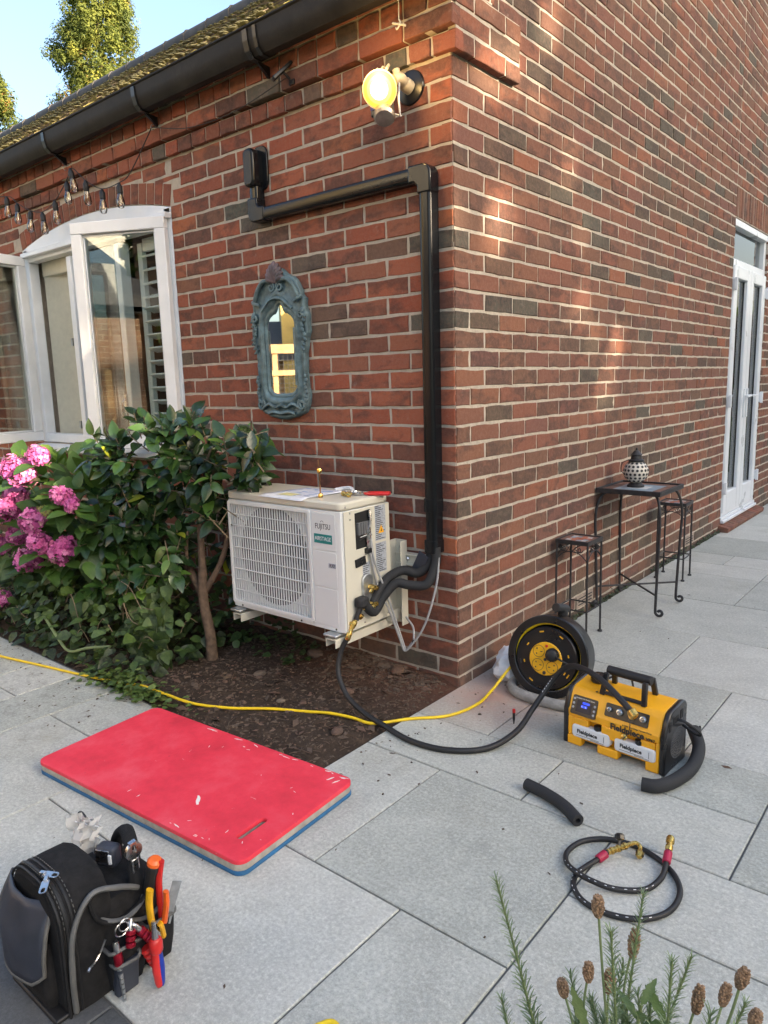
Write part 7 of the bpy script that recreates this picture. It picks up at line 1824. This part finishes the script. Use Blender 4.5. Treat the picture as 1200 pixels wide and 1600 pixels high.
# ------------------------------------------------------------------ conifers beyond the roof
def conifer(base, h, prof, ncl, label, seed):
    r6 = random.Random(seed); t = empty('conifer_tree', base, 0, label, 'tree')
    b = MB(); b.tube([(0, 0, 0), (0, 0, h * .5), (0, 0, h * .97)], [.2, .09, .02], 8); b.build('trunk', M['bark'], t)
    cr_ = MB()
    def rad(z):
        for (z0, r0), (z1, r1) in zip(prof, prof[1:]):
            if z0 <= z <= z1: return r0 + (r1 - r0) * (z - z0) / (z1 - z0)
        return .1
    for k in range(ncl):
        z = h * (1 - r6.random() ** 1.0 * .8); a = r6.uniform(0, 6.283); rr4 = rad(z) * r6.uniform(.2, 1.0) ** .55 * (1 + .22 * noise.noise(Vector((math.cos(a) * 1.3, math.sin(a) * 1.3, z * .7))))
        c = Vector((math.cos(a) * rr4, math.sin(a) * rr4, z)); out = Vector((math.cos(a), math.sin(a), .5)).normalized()
        cs = r6.uniform(.17, .36); t0 = min(.85, max(.05, r6.gauss(.5, .2)))
        if r6.random() < .05: t0 = .97
        for q in range(96):
            d = Vector((r6.gauss(0, 1), r6.gauss(0, 1), r6.gauss(0, 1))).normalized(); p = c + Vector((d.x, d.y, d.z * 1.15)) * cs * r6.uniform(.5, 1)
            s_ = r6.uniform(.04, .075); nn = (d + out * .5 + Vector((0, 0, .3))).normalized(); x = nn.orthogonal().normalized(); y = nn.cross(x); an_ = r6.uniform(0, 6.28)
            u_ = x * math.cos(an_) + y * math.sin(an_); w_ = nn.cross(u_)
            cr_.add([p - u_ * s_ * .6, p - w_ * s_ * .4 + u_ * s_ * .3, p + u_ * s_ * 1.5 + nn * s_ * .3, p + w_ * s_ * .4 + u_ * s_ * .3], [(0, 1, 2, 3)], 0, None, min(1, max(0, t0 + r6.gauss(0, .08))))
    cr_.build('crown', M['leaf_conifer'], t, tone=True, smooth=0)
conifer((-22.4, 12.2, -.1), 17.5, [(0, .6), (2, 2.0), (9.5, 1.62), (12, 1.5), (14.2, 1.2), (16, .7), (17.5, .1)], 1250, 'tall conifer with yellow green sprays rising beyond the mossy roof', 2)
conifer((-24.7, 9.6, -.1), 11.7, [(0, .6), (2, 1.6), (8, 1.5), (10.2, 1.05), (11.2, .55), (11.7, .08)], 520, 'shorter conifer at the left edge of the sky beyond the roof', 3)

# ------------------------------------------------------------------ the garden round about, out of the frame: it shades and is reflected
def hedge(name, boxes, crowns, label, cat, seed, size=.16):
    r7 = random.Random(seed); t = empty(name, boxes[0][0] if boxes else crowns[0][0], 0, label, cat); t.location.z = -.09; b = t.location.copy()
    if boxes:
        c_ = MB()
        for c, d in boxes: c_.box(Vector(c) - b, d)
        c_.build('blocking_core', M['bark'], t, smooth=0)  # solid box put inside the leaves to stop the sun
    lf = MB()
    def leafq(p, s_):
        n_ = Vector((r7.gauss(0, 1), r7.gauss(0, 1), r7.gauss(0, 1))).normalized(); x = n_.orthogonal().normalized(); y = n_.cross(x)
        lf.add([p - x * s_, p - y * s_ * .6, p + x * s_, p + y * s_ * .6], [(0, 1, 2, 3)], 0, Matrix.Translation(-b), r7.random())
    for c, d in boxes:
        ar_ = int((d[1] * d[2] * 2 + d[0] * d[2] * 2 + d[0] * d[1]) * 26)
        for k in range(ar_):
            f_ = r7.random(); q = [r7.uniform(-.5, .5) * d[0], r7.uniform(-.5, .5) * d[1], r7.uniform(-.5, .5) * d[2]]
            ax = r7.choice((0, 0, 0, 1, 2)); q[ax] = math.copysign(d[ax] / 2 + r7.uniform(0, .15), r7.uniform(-1, 1))
            leafq(Vector(c) + Vector(q), size * r7.uniform(.6, 1.2))
    for c, r_, n_ in crowns:
        for k in range(n_):
            d = Vector((r7.gauss(0, 1), r7.gauss(0, 1), r7.gauss(0, 1))).normalized() * r7.random() ** .4
            if noise.noise(Vector((d.x * 3 + seed, d.y * 3, d.z * 3))) < -.22: continue
            leafq(Vector(c) + Vector((d.x * r_[0], d.y * r_[1], d.z * r_[2])), size * r7.uniform(.7, 1.4))
    lf.build('crown', M['leaf_hedge'], t, tone=True, smooth=0); return t
hedge('tree_row', [((20.5, -5.6, 3.6), (2.4, 15.6, 7.2)), ((20.5, 2.75, 3.85), (2.0, 1.2, 7.7)), ((20.5, 13.8, 4.45), (2.4, 18.0, 8.9)), ((20.5, 4.0, 3.5), (2.0, 1.6, 7.0))], [((20.5, 2.8, 8.5), (.9, .75, 1.1), 120), ((20.5, 4.0, 8.2), (1.0, 1.1, 2.2), 560), ((20.5, -3, 7.2), (1.5, 5.0, 1.5), 2500)], 'row of tall trees at the end of the garden, outside the picture', 'trees', 1, .2)  # unseen trees; heights and gaps shaped to shade the patio, dapple the wall
hedge('garden_tree', [], [((20.5, 7.9, 10.6), (2.0, 4.5, 4.0), 11000), ((20.5, 4.4, 9.6), (1.4, 1.0, 1.6), 1600), ((20.5, 16.5, 9.6), (2.0, 4.5, 3.4), 5000)], 'broad leafy garden tree rising above the row, outside the picture', 'tree', 2, .26)
def rot_box(mb, E, t_, n_, u, z, dpt, mat_=0):
    """box from u0..u1 along t_, z0..z1, depth behind the face"""
    E = Vector(E); t_ = Vector(t_).normalized(); n_ = Vector(n_).normalized()
    m_ = Matrix((t_, -n_, Vector((0, 0, 1)))).transposed().to_4x4(); m_.translation = E
    mb.box(((u[0] + u[1]) / 2, (dpt[0] + dpt[1]) / 2, (z[0] + z[1]) / 2), (u[1] - u[0], dpt[1] - dpt[0], z[1] - z[0]), mat_, m_)
rhs = empty('rendered_house', (-6, -8, -.09), 0, 'yellow house across the garden, seen in the mirror, with an added light bouncing wing', 'house')
Eo = Vector((-7.62, -6.02, .0)) - Vector((-6, -8, -.09)); tt, nn_ = (.67, -.74, 0), (.74, .67, 0)
mb = MB(); rot_box(mb, Eo, tt, nn_, (1.5, 11), (-.1, 6.4), (0, 5)); mb.build('wall', M['far_render'], rhs, smooth=0)  # wide pale wing added out of view to bounce sunlight onto the front wall
mb = MB(); rot_box(mb, Eo, tt, nn_, (0.1, 1.499), (-.1, 6.4), (.003, 5)); mb.build('gable_wall', M['far_yellow'], rhs, smooth=0)
mb = MB(); rot_box(mb, Eo, tt, nn_, (-.1, 11.2), (6.4, 6.6), (-.2, 5.2)); mb.build('roof', M['far_roof'], rhs, smooth=0)
ls = empty('garden_shed', (-9, -5.5, -.09), 0, 'low dark roofed shed beside the rendered house, seen in the mirror', 'shed')
Es = Vector((-9.7, -4.0, 0)) - Vector((-9, -5.5, -.09))
mb = MB(); rot_box(mb, Es, tt, nn_, (0, 4.5), (-.1, 1.7), (0, 2)); mb.build('wall', M['timber'], ls, smooth=0)
mb = MB(); m_ = Matrix((Vector(tt).normalized(), -Vector(nn_).normalized(), Vector((0, 0, 1)))).transposed().to_4x4(); m_.translation = Es
mb.prism([(-.2, 1.7), (1.2, 2.35), (1.2, 2.45), (-.2, 1.8)], -.1, 4.6, 0, m_ @ Matrix(((0, 0, 1, 0), (1, 0, 0, 0), (0, 1, 0, 0), (0, 0, 0, 1)))); mb.build('roof', M['far_roof'], ls, fix=True, smooth=0)
tf = empty('trellis_fence', (-5.6, -4.8, -.09), 0, 'timber fence with wire mesh panels across the garden, seen in the mirror', 'fence')
Ef = Vector((-6.9, -3.6, 0)) - Vector((-5.6, -4.8, -.09))
for u_ in [i * .62 for i in range(7)]:
    mb = MB(); rot_box(mb, Ef, tt, nn_, (u_, u_ + .07), (-.1, 1.72), (0, .07)); mb.build('post', M['timber'], tf, smooth=0)
for z_ in (.25, 1.02, 1.42, 1.72):
    mb = MB(); rot_box(mb, Ef, tt, nn_, (0, 3.85), (z_, z_ + (.07 if z_ < 1.6 else .12)), (-.03, -.001)); mb.build('rail', M['timber'], tf, smooth=0)
mb = MB()
for i in range(60): rot_box(mb, Ef, tt, nn_, (i * .063, i * .063 + .006), (0, 1.7), (.02, .026))
for i in range(26): rot_box(mb, Ef, tt, nn_, (0, 3.8), (i * .063 + .05, i * .063 + .056), (.027, .033))
mb.build('wire_mesh', M['ink'], tf, smooth=0)
bst = empty('brick_store', (-3.5, -6.6, -.09), 0, 'small brick garden store with a dark roof, seen in the open window pane', 'shed')
Eb = Vector((-5.0, -5.3, 0)) - Vector((-3.5, -6.6, -.09)); tb2, nb2 = (.87, -.5, 0), (.5, .87, 0)
m_ = Matrix((Vector(tb2).normalized(), -Vector(nb2).normalized(), Vector((0, 0, 1)))).transposed().to_4x4(); m_.translation = Eb
wl3 = MB(); wl3.box((1.6, 1.0, 1.15), (3.2, 2.0, 2.5)); wo = wl3.build('wall', M['far_brick'], bst, smooth=0)
wo.data.transform(Matrix.Rotation(0, 4, 'X'))
# brick courses run in the object's own xz plane: build upright as xy and turn it
wo.data.clear_geometry(); mb = MB(); mb.box((1.57, 1.15, -1.0), (3.14, 2.5, 2.0))
wo.data.from_pydata(mb.v, [], mb.f); wo.data.update(); wo.matrix_local = m_ @ Matrix.Rotation(R(90), 4, 'X')
mb = MB(); mb.prism([(-.25, 2.4), (2.2, 3.6), (2.2, 3.75), (-.25, 2.55)], -.2, 3.4, 0, m_ @ Matrix(((0, 0, 1, 0), (1, 0, 0, 0), (0, 1, 0, 0), (0, 0, 0, 1)))); mb.build('roof', M['far_roof'], bst, fix=True, smooth=0)
mb = MB(); mb.box((1.6, -.08, 2.38), (3.4, .12, .1), 0, m_); mb.build('gutter', M['black_plastic'], bst, smooth=0)

hedge('added_bush', [((-.7, -7.9, 2.6), (3.2, 1.2, 5.2))], [], 'added dark bush beside the brick store, only to darken the window pane reflection', 'bush', 5, .12)  # unseen dark mass added where the pane reflection falls into shadow
hedge('hedge', [((9, 24, 1.5), (20, 1.4, 3.2))], [], 'clipped hedge closing the far end of the garden, outside the picture', 'hedge', 6, .2)
